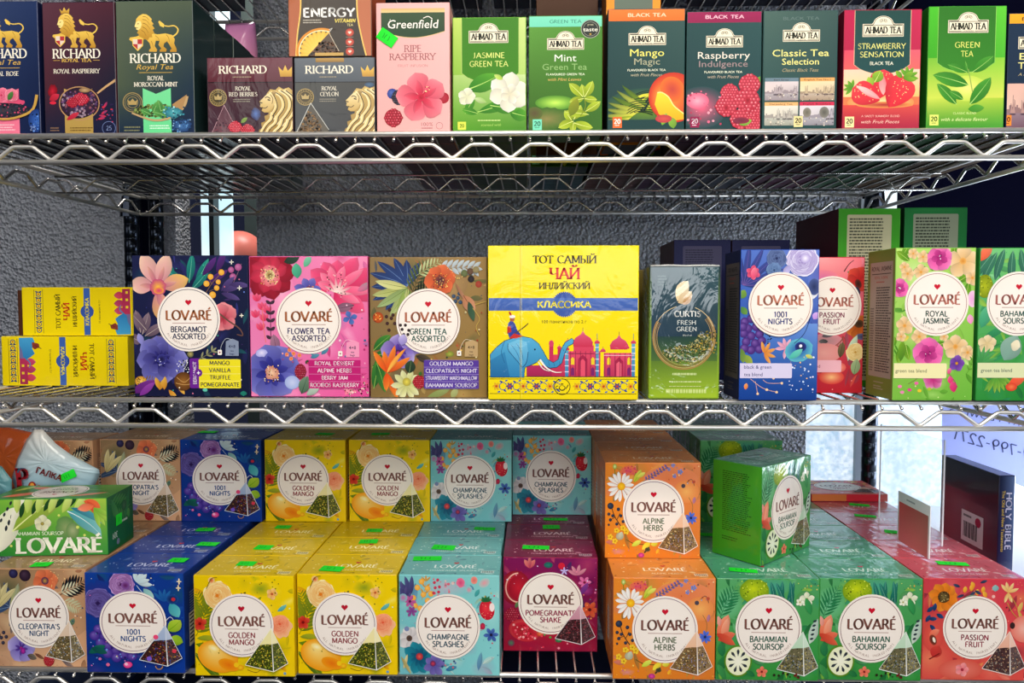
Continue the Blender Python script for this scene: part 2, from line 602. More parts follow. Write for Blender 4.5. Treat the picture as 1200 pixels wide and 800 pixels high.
    def dots(s, x0, y0, x1, y1, n, r0, r1, cols, inside=None):
        vs, cs, ts = [], [], []
        k = 0
        tries = 0
        while k < n and tries < n * 20:
            tries += 1
            x, y = s.rnd.uniform(x0, x1), s.rnd.uniform(y0, y1)
            if inside and not inside(x, y):
                continue
            r = s.rnd.uniform(r0, r1)
            c = hx(s.rnd.choice(cols))
            a0 = s.rnd.uniform(0, 6)
            m_ = 5
            b = len(vs)
            vs += [(x + r * math.cos(a0 + i * math.tau / m_), y + r * math.sin(a0 + i * math.tau / m_)) for i in range(m_)]
            cs += [c] * m_
            ts += [(b, b + i, b + i + 1) for i in range(1, m_ - 1)]
            k += 1
        if vs:
            s.add(vs, cs, ts)

    def put_tris(s, vs, ts, cap, cx, cy, h, c, w_, rot, slant, align, mirror=False):
        if not vs:
            return
        xa, xb = min(v[0] for v in vs), max(v[0] for v in vs)
        k = h / cap
        kx = k if w_ is None else w_ / (xb - xa)
        cr, sr = math.cos(math.radians(rot)), math.sin(math.radians(rot))
        ox = {'c': (xa + xb) / 2, 'l': xa, 'r': xb}[align]
        out = []
        for v in vs:
            X, Y = (v[0] - ox) * kx, (v[1] - cap / 2) * k
            X += Y * slant
            if mirror:
                X = -X
            out.append((cx + X * cr - Y * sr, cy - (X * sr + Y * cr)))
        s.add(out, [hx(c)] * len(out), ts)

    def text(s, t, cx, cy, h, c, w_=None, bold=0.0, rot=0, slant=0, align='c', mirror=False):
        if all(ch in RG for ch in t):
            k = .13 + bold * 1.6
            vs, ts = roman_tris(t, k, k * .86, False, .09)
            s.put_tris(vs, ts, 1.0, cx, cy, h, c, w_, rot, slant, align, mirror)
            return
        vs, ts = text_tris(t, 0.0 if 'M' in t else min(bold, .006))
        s.put_tris(vs, ts, CAPH, cx, cy, h, c, w_, rot, slant, align, mirror)

    def roman(s, t, cx, cy, h, c, w_=None, thick=.16, thin=.06, serif=True, rot=0, slant=0, align='c', gap=.06, mirror=False):
        vs, ts = roman_tris(t, thick, thin, serif, gap)
        s.put_tris(vs, ts, 1.0, cx, cy, h, c, w_, rot, slant, align, mirror)

    def arctext(s, t, cx, cy, r, a0, a1, h, c):
        n = len(t)
        V, T = [], []
        for i, ch in enumerate(t):
            if ch == ' ':
                continue
            a = math.radians(a0 + (a1 - a0) * (i + .5) / n)
            vs, ts = text_tris(ch, 0, 1)
            xa, xb = min(v[0] for v in vs), max(v[0] for v in vs)
            k = h / CAPH
            th = a + math.pi / 2
            b = len(V)
            for v in vs:
                X, Y = (v[0] - (xa + xb) / 2) * k, (v[1] - CAPH / 2) * k
                V.append((cx + r * math.cos(a) + X * math.cos(th) - Y * math.sin(th), cy - (r * math.sin(a) + X * math.sin(th) + Y * math.cos(th))))
            T += [(b + q[0], b + q[1], b + q[2]) for q in ts]
        s.add(V, [hx(c)] * len(V), T)

    def heart(s, cx, cy, w_, c):
        p = []
        for i in range(20):
            t = math.tau * i / 20
            p.append((cx + w_ / 32 * 16 * math.sin(t) ** 3, cy - w_ / 32 * (13 * math.cos(t) - 5 * math.cos(2 * t) - 2 * math.cos(3 * t) - math.cos(4 * t))))
        s.poly(p, c)

    def tlines(s, x0, y0, x1, y1, n, c, h=.45, ragged=.2):
        """rows of print too fine to read"""
        vs, ts = [], []
        for j in range(n):
            y = y0 + (y1 - y0) * (j + .5) / n
            hh = (y1 - y0) / n * h / 2
            x = x0
            xe = x1 - (x1 - x0) * s.rnd.uniform(0, ragged)
            while x < xe:
                e = min(x + s.rnd.uniform(.02, .12) * (x1 - x0), xe)
                b = len(vs)
                vs += [(x, y - hh), (e, y - hh), (e, y + hh), (x, y + hh)]
                ts += [(b, b + 1, b + 2), (b, b + 2, b + 3)]
                x = e + .016 * (x1 - x0)
        s.add(vs, [hx(c)] * len(vs), ts)

    def mesh(s, name, W, H, mirror=False):
        """mesh in the plane facing -Y, centred in X, bottom at Z=0"""
        kx, kz = W / (s.x1 - s.x0), H / (s.y1 - s.y0)
        V, T, Cc = [], [], []
        for v, c, t, bb, ly in s.pr:
            b = len(V)
            y = -(ly + 1) * s.EPS
            V += [((p[0] - s.x0) * kx - W / 2, y, (s.y1 - p[1]) * kz) for p in v]
            Cc += [lin(q) for q in c]
            for q in t:
                (ax, _, az), (bx, _, bz), (cx, _, cz) = V[b + q[0]], V[b + q[1]], V[b + q[2]]
                cr = (bx - ax) * (cz - az) - (bz - az) * (cx - ax)
                if abs(cr) < 1e-13:
                    continue
                T.append((b + q[0], b + q[1], b + q[2]) if cr > 0 else (b + q[0], b + q[2], b + q[1]))
        me = bpy.data.meshes.new(name)
        me.from_pydata(V, [], T)
        at = me.color_attributes.new('Col', 'FLOAT_COLOR', 'POINT')
        buf = []
        for c in Cc:
            buf += [c[0], c[1], c[2], 1.0]
        at.data.foreach_set('color', buf)
        return me

# ---------------------------------------------------------------- setting: floor, walls, rear windows
def slab(name, x0, x1, y0, y1, z0, z1, mat, kind='structure', parent=None):
    bm = bmesh.new()
    bmesh.ops.create_cube(bm, size=1)
    for v in bm.verts:
        v.co = Vector(((x0 + x1) / 2 + v.co.x * (x1 - x0), (y0 + y1) / 2 + v.co.y * (y1 - y0), (z0 + z1) / 2 + v.co.z * (z1 - z0)))
    o = put(name, mesh_of(bm, name), parent, mat)
    if kind:
        o['kind'] = kind
    return o


def stucco_mat():
    mt, nt, b = new_mat('rough_plaster')
    N = nt.nodes
    tc = N.new('ShaderNodeTexCoord')
    n1 = N.new('ShaderNodeTexNoise'); n1.inputs['Scale'].default_value = 150; n1.inputs['Detail'].default_value = 5; n1.inputs['Roughness'].default_value = .55
    n2 = N.new('ShaderNodeTexVoronoi'); n2.inputs['Scale'].default_value = 170
    n3 = N.new('ShaderNodeTexNoise'); n3.inputs['Scale'].default_value = 3
    for n in (n1, n2, n3):
        nt.links.new(tc.outputs['Object'], n.inputs['Vector'])
    mx = N.new('ShaderNodeMath'); mx.operation = 'ADD'
    nt.links.new(n1.outputs['Fac'], mx.inputs[0]); nt.links.new(n2.outputs['Distance'], mx.inputs[1])
    bp = N.new('ShaderNodeBump'); bp.inputs['Strength'].default_value = 1.0; bp.inputs['Distance'].default_value = .011
    nt.links.new(mx.outputs[0], bp.inputs['Height']); nt.links.new(bp.outputs[0], b.inputs['Normal'])
    cr = N.new('ShaderNodeValToRGB')
    cr.color_ramp.elements[0].color = (*lin('#a8aebb'), 1); cr.color_ramp.elements[1].color = (*lin('#d4d8e0'), 1)
    nt.links.new(n3.outputs['Fac'], cr.inputs[0]); nt.links.new(cr.outputs[0], b.inputs['Base Color'])
    b.inputs['Roughness'].default_value = .4
    return mt


M_PLASTER = stucco_mat()


def window_mat(name, c0, c1, strength, scale=60):
    mt, nt, b = new_mat(name)
    N = nt.nodes
    tc = N.new('ShaderNodeTexCoord')
    n1 = N.new('ShaderNodeTexNoise'); n1.inputs['Scale'].default_value = scale; n1.inputs['Detail'].default_value = 4
    nt.links.new(tc.outputs['Object'], n1.inputs['Vector'])
    cr = N.new('ShaderNodeValToRGB')
    cr.color_ramp.elements[0].position = .35; cr.color_ramp.elements[1].position = .65
    cr.color_ramp.elements[0].color = (*lin(c0), 1); cr.color_ramp.elements[1].color = (*lin(c1), 1)
    nt.links.new(n1.outputs['Fac'], cr.inputs[0])
    nt.links.new(cr.outputs[0], b.inputs['Emission Color'])
    b.inputs['Emission Strength'].default_value = strength
    b.inputs['Base Color'].default_value = (.6, .7, .75, 1)
    b.inputs['Roughness'].default_value = .4
    return mt


M_LIT_PLASTER = window_mat('lit_plaster_glow', '#9cbcd4', '#e4eefa', 0.95, 110)  # emission stands in for daylight on the plaster wall
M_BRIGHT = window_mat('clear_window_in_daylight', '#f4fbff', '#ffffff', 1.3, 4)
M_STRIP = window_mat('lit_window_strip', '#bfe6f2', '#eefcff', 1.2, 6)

WY = 0.56
xa = at_y(0, 280, WY).x - 0.5
xw0 = at_y(206, 280, WY).x
xw1 = at_y(301, 280, WY).x
xr = at_y(1004, 520, WY).x
slab('floor', -2.2, 2.4, -3.2, 1.6, -0.05, 0.0, M_FLOOR)
slab('wall_back', xa, xw0, WY, WY + .06, 0, 2.6, M_PLASTER)
xq = at_y(944, 520, WY).x
slab('wall_back', xw1, xr, WY, WY + .06, 1.16, 2.6, M_PLASTER)
slab('wall_back', xw1, xq, WY, WY + .06, 0, 1.16, M_PLASTER)
slab('wall_left', xa - .05, xa, -.1, WY + .06, 0, 2.6, M_DARK)
# slot window on the left: dark reveal, two lit strips with a black bar between them
slab('wall_rear', xw0 - .1, xw1 + .25, 1.15, 1.2, 0, 2.6, plain('grey_green_paint', '#3d4a48', .6))
wz0, wz1 = 1.2, 2.0
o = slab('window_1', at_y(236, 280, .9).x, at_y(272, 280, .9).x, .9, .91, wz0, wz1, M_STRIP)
slab('window_frame', at_y(249.5, 280, .89).x, at_y(255, 280, .89).x, .87, .915, wz0, wz1, plain('black_window_bar', '#0c1a20', .4), None, o)
# right: glowing pane standing in for daylit plaster behind the shelf end, clear window further right, dark panel above them
fx1 = at_y(1300, 520, WY).x
o = slab('lit_wall_pane', xq, at_y(1106, 520, WY).x, WY, WY + .01, .7, 1.16, M_LIT_PLASTER)
slab('window_frame', xr - .006, xr + .006, WY - .01, WY + .02, .7, 1.5, plain('grey_window_frame', '#8a96a0', .4), None, o)
slab('window_frame', at_y(1022, 520, WY).x, at_y(1026, 520, WY).x, WY - .008, WY + .02, .7, 1.16, plain('white_window_frame', '#e8eef4', .4), None, o)
slab('trim_3', X1 + .040, fx1, .05, WY, at_y(1170, 690, .15).z - .02, at_y(1170, 690, .15).z, plain('white_window_ledge', '#e8eef4', .5))
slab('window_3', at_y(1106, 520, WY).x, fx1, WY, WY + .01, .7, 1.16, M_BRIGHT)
slab('wall_right', at_y(1051, 300, WY).x, fx1, WY - .02, WY + .03, 1.16, 2.6, M_DARK)
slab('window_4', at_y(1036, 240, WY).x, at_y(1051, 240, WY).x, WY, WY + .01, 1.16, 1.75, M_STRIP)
slab('trim_1', xr + .006, at_y(1036, 240, WY).x, WY, WY + .03, 1.16, 2.6, M_DARK)


# ---------------------------------------------------------------- wire shelving unit
unit = thing('wire_shelving_unit', 'satin chrome wire shelving rack with zigzag front trusses carrying all the tea boxes', 'shelving', (0, 0, 0))


def wave(x0, x1, y, zt, zb, pitch, r, phase=0.0, axis='x'):
    """zigzag wire with flat crests, hanging between the two rods"""
    bm = bmesh.new()
    pts = []
    prof = ((0, 1), (.18, 1), (.34, 1), (.375, .975), (.405, .90), (.645, .10), (.67, .02), (.70, 0), (.73, .02), (.755, .10), (.995 - .0, .90))
    prof = prof[1:] + ((1.025, .975), (1.06, 1))
    x = x0 - pitch + phase
    while x < x1 + pitch:
        for t, f in prof:
            X = x + t * pitch
            if x0 <= X <= x1:
                z = zb + (zt - zb) * f
                pts.append((X, y, z) if axis == 'x' else (y, X, z))
        x += pitch
    tube(bm, pts, r, 8)
    return mesh_of(bm, 'wave_wire')


def rods(segs, r, name):
    bm = bmesh.new()
    for a, b in segs:
        tube(bm, [a, b], r, 10)
    return mesh_of(bm, name)


# crosswire: level with the rods, its front and rear ends bent down behind the rod and welded there
bm = bmesh.new()
tube(bm, [(0, -.0008, -.0100), (0, .0022, -.0078), (0, .0052, -.0035), (0, .009, -.0012), (0, YB - .009, -.0012), (0, YB - .0052, -.0025), (0, YB - .0005, -.0085)], .0014, 6)
bmesh.ops.create_uvsphere(bm, u_segments=8, v_segments=6, radius=.0021, matrix=Matrix.Translation((0, -.0006, -.0098)))
cross_me = mesh_of(bm, 'cross_wire')
cross_me.materials.append(M_WIRE)
# crosswire positions measured on the top shelf: one every 21.6 mm, three to a wave
PIT = .0217
WP = PIT * 3
for k in range(4):
    z = RZ[k]
    zb = z - .0295
    sh = put('shelf_frame', rods([((X0, 0, z), (X1, 0, z)), ((X0, 0, zb), (X1, 0, zb)), ((X0, YB, z), (X1, YB, z)), ((X0, YB, zb), (X1, YB, zb)),
                                 ((X0, 0, z), (X0, YB, z)), ((X0, 0, zb), (X0, YB, zb)), ((X1, 0, z), (X1, YB, z)), ((X1, 0, zb), (X1, YB, zb))], ROD, 'shelf_frame'), unit, M_WIRE_LIT)
    ph = {0: 0, 1: .0, 2: .0, 3: .0}[k]
    # phase from the photograph: a trough on the top shelf at px 59, on the middle shelf at px 240
    tx = {0: 59, 1: 58.5, 2: 136, 3: 87}[k]
    ty = {0: 185, 1: 186, 2: 493, 3: 800}[k]
    trough = at_y(tx, ty, 0).x
    phase = (trough - .70 * WP - X0) % WP
    put('wave_wire', wave(X0, X1, .0028, z - .0115, zb + .0035, WP, .0023, phase), sh, M_WIRE_LIT)
    put('wave_wire', wave(X0, X1, YB - .003, z - .0115, zb + .0035, WP, .0023, phase), sh, M_WIRE)
    put('wave_wire', wave(0, YB, X0 + .003, z - .0115, zb + .0035, WP, .0023, .01, 'y'), sh, M_WIRE)
    put('wave_wire', wave(0, YB, X1 - .003, z - .0115, zb + .0035, WP, .0023, .01, 'y'), sh, M_WIRE)
    # middle support truss under the crosswires
    ym = YB * .50
    sup = put('middle_truss', rods([((X0, ym, z - .0042), (X1, ym, z - .0042)), ((X0, ym, z - .0275), (X1, ym, z - .0275))], .0017, 'middle_truss'), sh, M_WIRE)
    put('wave_wire', wave(X0, X1, ym + .003, z - .009, z - .0255, WP, .0015, phase + .02), sh, M_WIRE)
    # rear rod seen low behind the front truss
    nx = int((X1 - X0 - .01) / PIT)
    off = (trough - X0) % PIT
    for i in range(nx + 1):
        x = X0 + off + i * PIT - (PIT if X0 + off + nx * PIT > X1 - .004 else 0)
        if X0 + .004 < x < X1 - .004:
            put('cross_wire', cross_me, sh, None, (x, 0, z + ROD - .0001))

# grooved posts
bm = bmesh.new()
prof = []
z = 0.0
while z < 2.0:
    prof += [(z, .0127), (z + .0222, .0127), (z + .0230, .0121), (z + .0246, .0121)]
    z += .0254
ringv = []
for z, r in prof:
    ringv.append([bm.verts.new((r * math.cos(a * math.tau / 20), r * math.sin(a * math.tau / 20), z)) for a in range(20)])
for i in range(len(ringv) - 1):
    for k in range(20):
        bm.faces.new((ringv[i][k], ringv[i][(k + 1) % 20], ringv[i + 1][(k + 1) % 20], ringv[i + 1][k])).smooth = True
bm.faces.new(ringv[0]); bm.faces.new(ringv[-1])
post_me = mesh_of(bm, 'post')
post_me.materials.append(M_POST)
for x, y in ((X0 - .0157, 0), (X1 + .0157, 0), (X0 - .0157, YB), (X1 + .0157, YB)):
    p = put('post', post_me, unit, None, (x, y, 0.0))
    for k in range(4):
        bm = bmesh.new()
        bmesh.ops.create_cone(bm, cap_ends=True, segments=20, radius1=.0185, radius2=.0150, depth=.036)
        put('corner_sleeve', mesh_of(bm, 'corner_sleeve'), p, M_POST, (0, 0, RZ[k] - .0165))
# neighbouring rack: only its near rear post shows
nb = thing('rack_post', 'second grooved black chrome post standing just right of the rack rear left post', 'post', (at_y(183.5, 280, .505).x, .505, 0))
put('post_tube', post_me, nb)
# tall dark box between the two posts, just in front of the wall
slab('trim_2', at_y(163, 280, WY).x, at_y(176, 280, WY).x, WY - .03, WY - .005, .9, 2.4, M_DARK)


# ---------------------------------------------------------------- artwork of the small square boxes (coordinates are photo pixels of one face)
CREAM = '#f6ebe0'
BRN = '#7c5046'


def label(A, cx, cy, r, names, col, brand=BRN, brown_ring='#7a4a50', small=True):
    A.ell(cx, cy, r, c='#fbf1e8', c2=CREAM, n=48, rings=2)
    A.ring(cx, cy, r * .93, max(.5, r * .018), brown_ring, n=48)
    A.heart(cx, cy - .53 * r, .20 * r, '#c8102e')
    A.roman('LOVAR\u00c9', cx, cy - .13 * r, .29 * r, brand, w_=1.46 * r, thick=.23, thin=.12, serif=False, gap=.06)
    A.rect(cx - .52 * r, cy + .105 * r, cx + .52 * r, cy + .125 * r, '#b08a80')
    for i, n in enumerate(names):
        w_ = None
        A.text(n, cx, cy + (.31 + i * .22) * r - (0 if len(names) > 1 else -.04 * r), .165 * r, col, bold=.042)
    A.arctext('ALL NATURAL INGREDIENTS', cx, cy, r * .80, 212, 328, .07 * r, '#a08478')


def teabag(A, ax, ay, s, leaf, tint):
    """printed pyramid bag: apex at (ax, ay), s = height in px"""
    L, B, Rr = (ax - .60 * s, ay + .85 * s), (ax + .04 * s, ay + s), (ax + .37 * s, ay + .80 * s)
    A.poly([(ax, ay), L, B], mix(tint, '#ffffff', .35), tint)
    A.poly([(ax, ay), B, Rr], mix(tint, '#ffffff', .55), mix(tint, '#ffffff', .1))
    m = lambda p, q, t: (p[0] + (q[0] - p[0]) * t, p[1] + (q[1] - p[1]) * t)
    T = (ax, ay)
    pl = [m(T, L, .46), m(m(T, L, .4), m(T, B, .4), .5), m(T, B, .37), B, L]
    pr = [m(T, B, .37), m(T, Rr, .42), Rr, B]
    A.poly(pl, leaf[0])
    A.poly(pr, mix(leaf[0], '#ffffff', .12))

    def tri(p, q, r_):
        d = (q[0] - p[0]) * (r_[1] - p[1]) - (q[1] - p[1]) * (r_[0] - p[0])

        def f(x, y):
            a = ((q[0] - p[0]) * (y - p[1]) - (q[1] - p[1]) * (x - p[0])) / d
            b = ((x - p[0]) * (r_[1] - p[1]) - (y - p[1]) * (r_[0] - p[0])) / d
            return a > .04 and b > .04 and a + b < .97 and y > ay + .38 * s
        return f
    for i in range(3):
        A.dots(L[0], ay + .35 * s, B[0], B[1], 60, .35, 1.0, leaf[1:], tri(T, L, B))
        A.dots(B[0], ay + .35 * s, Rr[0], B[1], 34, .35, 1.0, leaf[1:], tri(T, B, Rr))
    e = mix(tint, '#ffffff', .75)
    A.stroke([T, L], .5, e, smooth=False); A.stroke([L, B], .8, e, smooth=False); A.stroke([B, Rr], .8, e, smooth=False)
    A.stroke([T, Rr], .6, e, smooth=False); A.stroke([T, B], .5, mix(tint, '#ffffff', .6), 1.3, smooth=False, c2='#f4f0ec')


def art_mango():
    A = Art(228, 669, 346, 790)
    A.bg('#e8c400', '#f2d000', '#f0cc00', '#f4cd08')
    A.rich(['#7a8a10', '#e08a18', '#b8a810', '#fbf0a0', '#8aa020'], 18, 26)
    A.ell(308, 684, 13, 9, c='#8f9c1a', c2='#eccb08', rings=3, wob=.1)
    A.ell(300, 776, 26, 10, c='#c9b51a', c2='#f2cd06')
    A.fern(239, 722, 100, 34, '#7e8a12', 9, .5, 10)
    A.fern(229, 742, 62, 44, '#6a7a10', 9, .45, 14, c1='#93991a')
    A.rose(256, 692, 17, '#e07a18', '#fbf0b4', 6)
    A.ell(273, 700, 7, 5, c='#f7e488', c2='#eecb30', rot=30)
    A.ell(249, 674, 4, c='#d9502a', c2='#f4d890'); A.stroke([(243, 684), (249, 672), (256, 670)], .8, '#7b6a10')
    A.flower(321, 690, 7.5, 5, '#f7a850', '#fdf0b0', '#e86a30', .8)
    A.dots(280, 672, 330, 690, 12, .6, 1.2, ['#8b7a10', '#5e5a12'])
    A.dots(312, 700, 342, 740, 5, .5, 1.1, ['#5e5a12', '#e8f4c0'])
    A.petal(327, 711, 28, 14, 5, '#4aa8a8', '#9cd0b0', 20)
    A.flower(234, 727, 9, 5, '#c01c10', '#f4845a', '#8e0c08', .8, 20)
    A.ell(331, 730, 13, c='#f07a50', c2='#f9c090', wob=.12); A.rose(330, 726, 11, '#e85a38', '#fcb488', 4)
    A.petal(228, 752, -12, 50, 13, '#63800c', '#a8ac20', -40)
    A.petal(226, 762, -44, 52, 10, '#3f6a14', '#7c8a10', -10, rib='#a0a830')
    A.petal(230, 745, 8, 26, 7, '#8a9a20', '#c8b820', -30)
    A.ell(255, 767, 25, 19, c='#fbe08a', c2='#f29a10', rot=-22, rings=6, off=(-.38, -.32), n=34)
    A.ell(268, 777, 13, 7, c='#ea7408', c2='#f29a10', rot=-20, rings=3)
    A.ell(250, 757, 7, 4, c='#fff4c8', c2='#fbd870', rot=-20)
    A.ell(282, 780, 4, 3.2, c='#fbd020', c2='#e89a10'); A.ell(277, 777, 3, c='#f8c818')
    A.stroke([(290, 783), (300, 786), (306, 783)], 1, '#8a6a10', .5)
    A.ell(335, 787, 1.8, c='#6f9fc0')
    A.dots(232, 745, 340, 790, 14, .5, 1.0, ['#8b7a10', '#c89a10', '#e07a20'])
    label(A, 284.5, 728, 38.5, ['GOLDEN', 'MANGO'], '#8f3a40', brown_ring='#6a4870')
    A.heart(284.5, 707.6, 8, '#b8142c')
    teabag(A, 320, 731, 53, ['#3c4410', '#20280a', '#8a9a1c', '#c8c050', '#5a6a14', '#e0c030'], '#f0e088')
    return A


def art_nights():
    A = Art(103, 666, 215, 788)
    A.bg('#0e3c96', '#0b3488', '#0a2f80', '#0c3a98')
    A.rich(['#3a2a80', '#14205c', '#2a6ab0', '#1a5a60', '#5a3a90'], 18, 26)
    A.ell(120, 700, 20, 26, c='#3a2a7a', c2='#12358c', wob=.1)
    A.rose(145, 679, 15, '#4a1450', '#c9a0dc', 6); A.ell(150, 680, 5, c='#5a1c58', c2='#8a5aa8')
    A.rose(118, 702, 18, '#2a1a50', '#7468b4', 7)
    for x, y in ((117, 735), (124, 744), (112, 743), (119, 752), (128, 755), (137, 761), (127, 765), (146, 766), (137, 770), (155, 768)):
        A.berry(x, y, 6, '#3c2488', '#c0a8ec')
    A.dots(108, 730, 160, 772, 40, .6, 1.8, ['#5a3aa8', '#241a60', '#b078d8', '#6a9ae0'])
    A.petal(105, 765, 30, 22, 9, '#0c5a50', '#18705a', -10); A.petal(108, 758, -20, 20, 8, '#0a4a48', '#1a6a5a')
    for a, L in ((100, 15), (62, 17), (40, 16), (-12, 18), (12, 15)):
        A.petal(163, 677, a, L, 6, '#b8d0d8', '#eaf4f0', 10)
    A.stroke([(162, 680), (170, 690), (180, 694)], .6, '#c8dce0')
    A.petal(170, 684, -50, 18, 9, '#80b8b8', '#c8e0d0')
    for a in (60, 85, 110, 35, 135):
        A.petal(193, 700, a, 16, 4, '#14509c', '#2a78b4')
    A.petal(200, 702, -60, 20, 13, '#3aa0b0', '#7ad0c8'); A.ell(203, 697, 7, 6, c='#0a1038', c2='#184a90'); A.ell(204, 697, 2.4, c='#c02a3a')
    for x, y in ((211, 675), (210, 683)):
        A.petal(x, y, 90, 4, 1.6, '#ffe9b0'); A.petal(x, y, -90, 4, 1.6, '#ffe9b0'); A.petal(x, y, 0, 3, 1.4, '#ffe9b0'); A.petal(x, y, 180, 3, 1.4, '#ffe9b0')
    A.dots(104, 668, 214, 786, 26, .4, 1.1, ['#ffffff', '#b8d0ff', '#e070b8', '#f4e0a0'])
    A.stroke([(195, 724), (201, 718), (205, 724), (200, 733)], .6, '#f0f4ff')
    A.petal(198, 735, 35, 20, 15, '#8fb820', '#c8dc4c', 15, rib='#6a9a14'); A.petal(200, 744, -20, 16, 13, '#a0c42c', '#7aa81c')
    A.ell(151, 778, 5.2, 4, c='#ff7ab8', c2='#e0307c', rot=10); A.ell(149, 777, 2, c='#ffc0dc')
    A.ell(128, 778, 2.2, c='#e86a98'); A.ell(119, 771, 1.8, c='#d870b0')
    A.ring(187, 779, 4, 1, '#c08a40', 180, 360)
    label(A, 158, 725, 38.5, ['1001', 'NIGHTS'], '#1e4a86', brown_ring='#7a4868')
    teabag(A, 195, 728, 51, ['#3a1e1c', '#1c1018', '#c89a3a', '#5a2a3a', '#3a50a0', '#a04030', '#0c0a10'], '#88a0c8')
    A.ell(184, 743, 3, c='#f04a78'); A.ell(176, 770, 3, c='#7a5ad0'); A.ell(205, 760, 2.6, c='#e03a50')
    return A


def art_cleo():
    A = Art(-12, 668, 103, 781)
    A.bg('#8a7050', '#c09068', '#c89a78', '#eab488')
    A.rich(['#3a4058', '#6a6a40', '#e8d0a0', '#8a5a3a', '#a06848'], 18, 26)
    A.ell(10, 690, 22, 18, c='#5a5a3c', c2='#9a7c58', wob=.1); A.ell(70, 720, 40, 30, c='#b88a60', c2='#c89870', rings=2)
    for a, c in ((150, '#28385c'), (120, '#34486c'), (95, '#20304e'), (190, '#2c4468'), (60, '#a8a868')):
        A.petal(12, 712, a, 30, 8, c, mix(c, '#7890b0', .4), 20, rib='#8a9ab0')
    for a in (70, 50, 88):
        A.petal(-4, 714, a, 34, 8, '#c8b87c', '#e0d4a0', -10, rib='#8a7c50')
    A.ell(17, 673, 5.5, c='#3c3c6a', c2='#1a1434', off=(-.2, -.3)); A.ell(31, 675, 7, c='#4a3448', c2='#241424', off=(-.2, -.3))
    A.flower(55, 681, 16, 6, '#d8603a', '#e89460', None, .95, 10); A.ell(55, 681, 4.5, c='#c8a040', c2='#4a1c50')
    A.dots(60, 670, 82, 690, 18, .4, .9, ['#f8d890', '#f0b870'])
    A.fern(72, 698, 35, 34, '#16181e', 8, .5, -12, .22)
    A.fern(74, 704, -18, 26, '#d4cca0', 7, .45, -20, .25, '#a8b08a'); A.fern(70, 695, 18, 28, '#e0dcb8', 6, .4, 0, .2)
    A.petal(83, 735, -75, 15, 10, '#4a6a5a', '#6a9080', rib='#2a4a3a'); A.petal(84, 733, 60, 10, 6, '#506a50', '#88a880')
    A.dots(85, 690, 101, 735, 8, .5, 1.2, ['#5a4a48', '#f0dcc0', '#2c4a6a'])
    for x, y in ((3, 742), (0, 748), (6, 747), (2, 754), (-3, 745)):
        A.berry(x, y, 2.2, '#201c2c', '#8a90a8')
    A.petal(12, 770, 40, 22, 15, '#a8a0d8', '#ece8fa'); 
    A.flower(24, 760, 19, 5, '#7464bc', '#e4def6', None, 1.0, 18); A.flower(24, 760, 9, 7, '#3a1c78', '#8a78cc', '#c02a98', .35)
    A.ell(26, 763, 3, 4, c='#d030a0', c2='#6a1c80')
    A.petal(31, 768, -20, 12, 7, '#5a5048', '#8a8070', rib='#302820'); A.petal(40, 766, -30, 13, 4, '#6a4030', '#a07050')
    A.rasp(57, 774, 6.5, '#e03a40', '#9c1420', 7)
    label(A, 46.5, 723, 36.5, ["CLEOPATRA'S", 'NIGHT'], '#1f4a76', brown_ring='#5a4a58')
    teabag(A, 83, 727, 49, ['#6a5a3a', '#3c3420', '#c8b880', '#8a9ab0', '#a07838', '#e8dcc0', '#4a4c30'], '#d8b490')
    return A


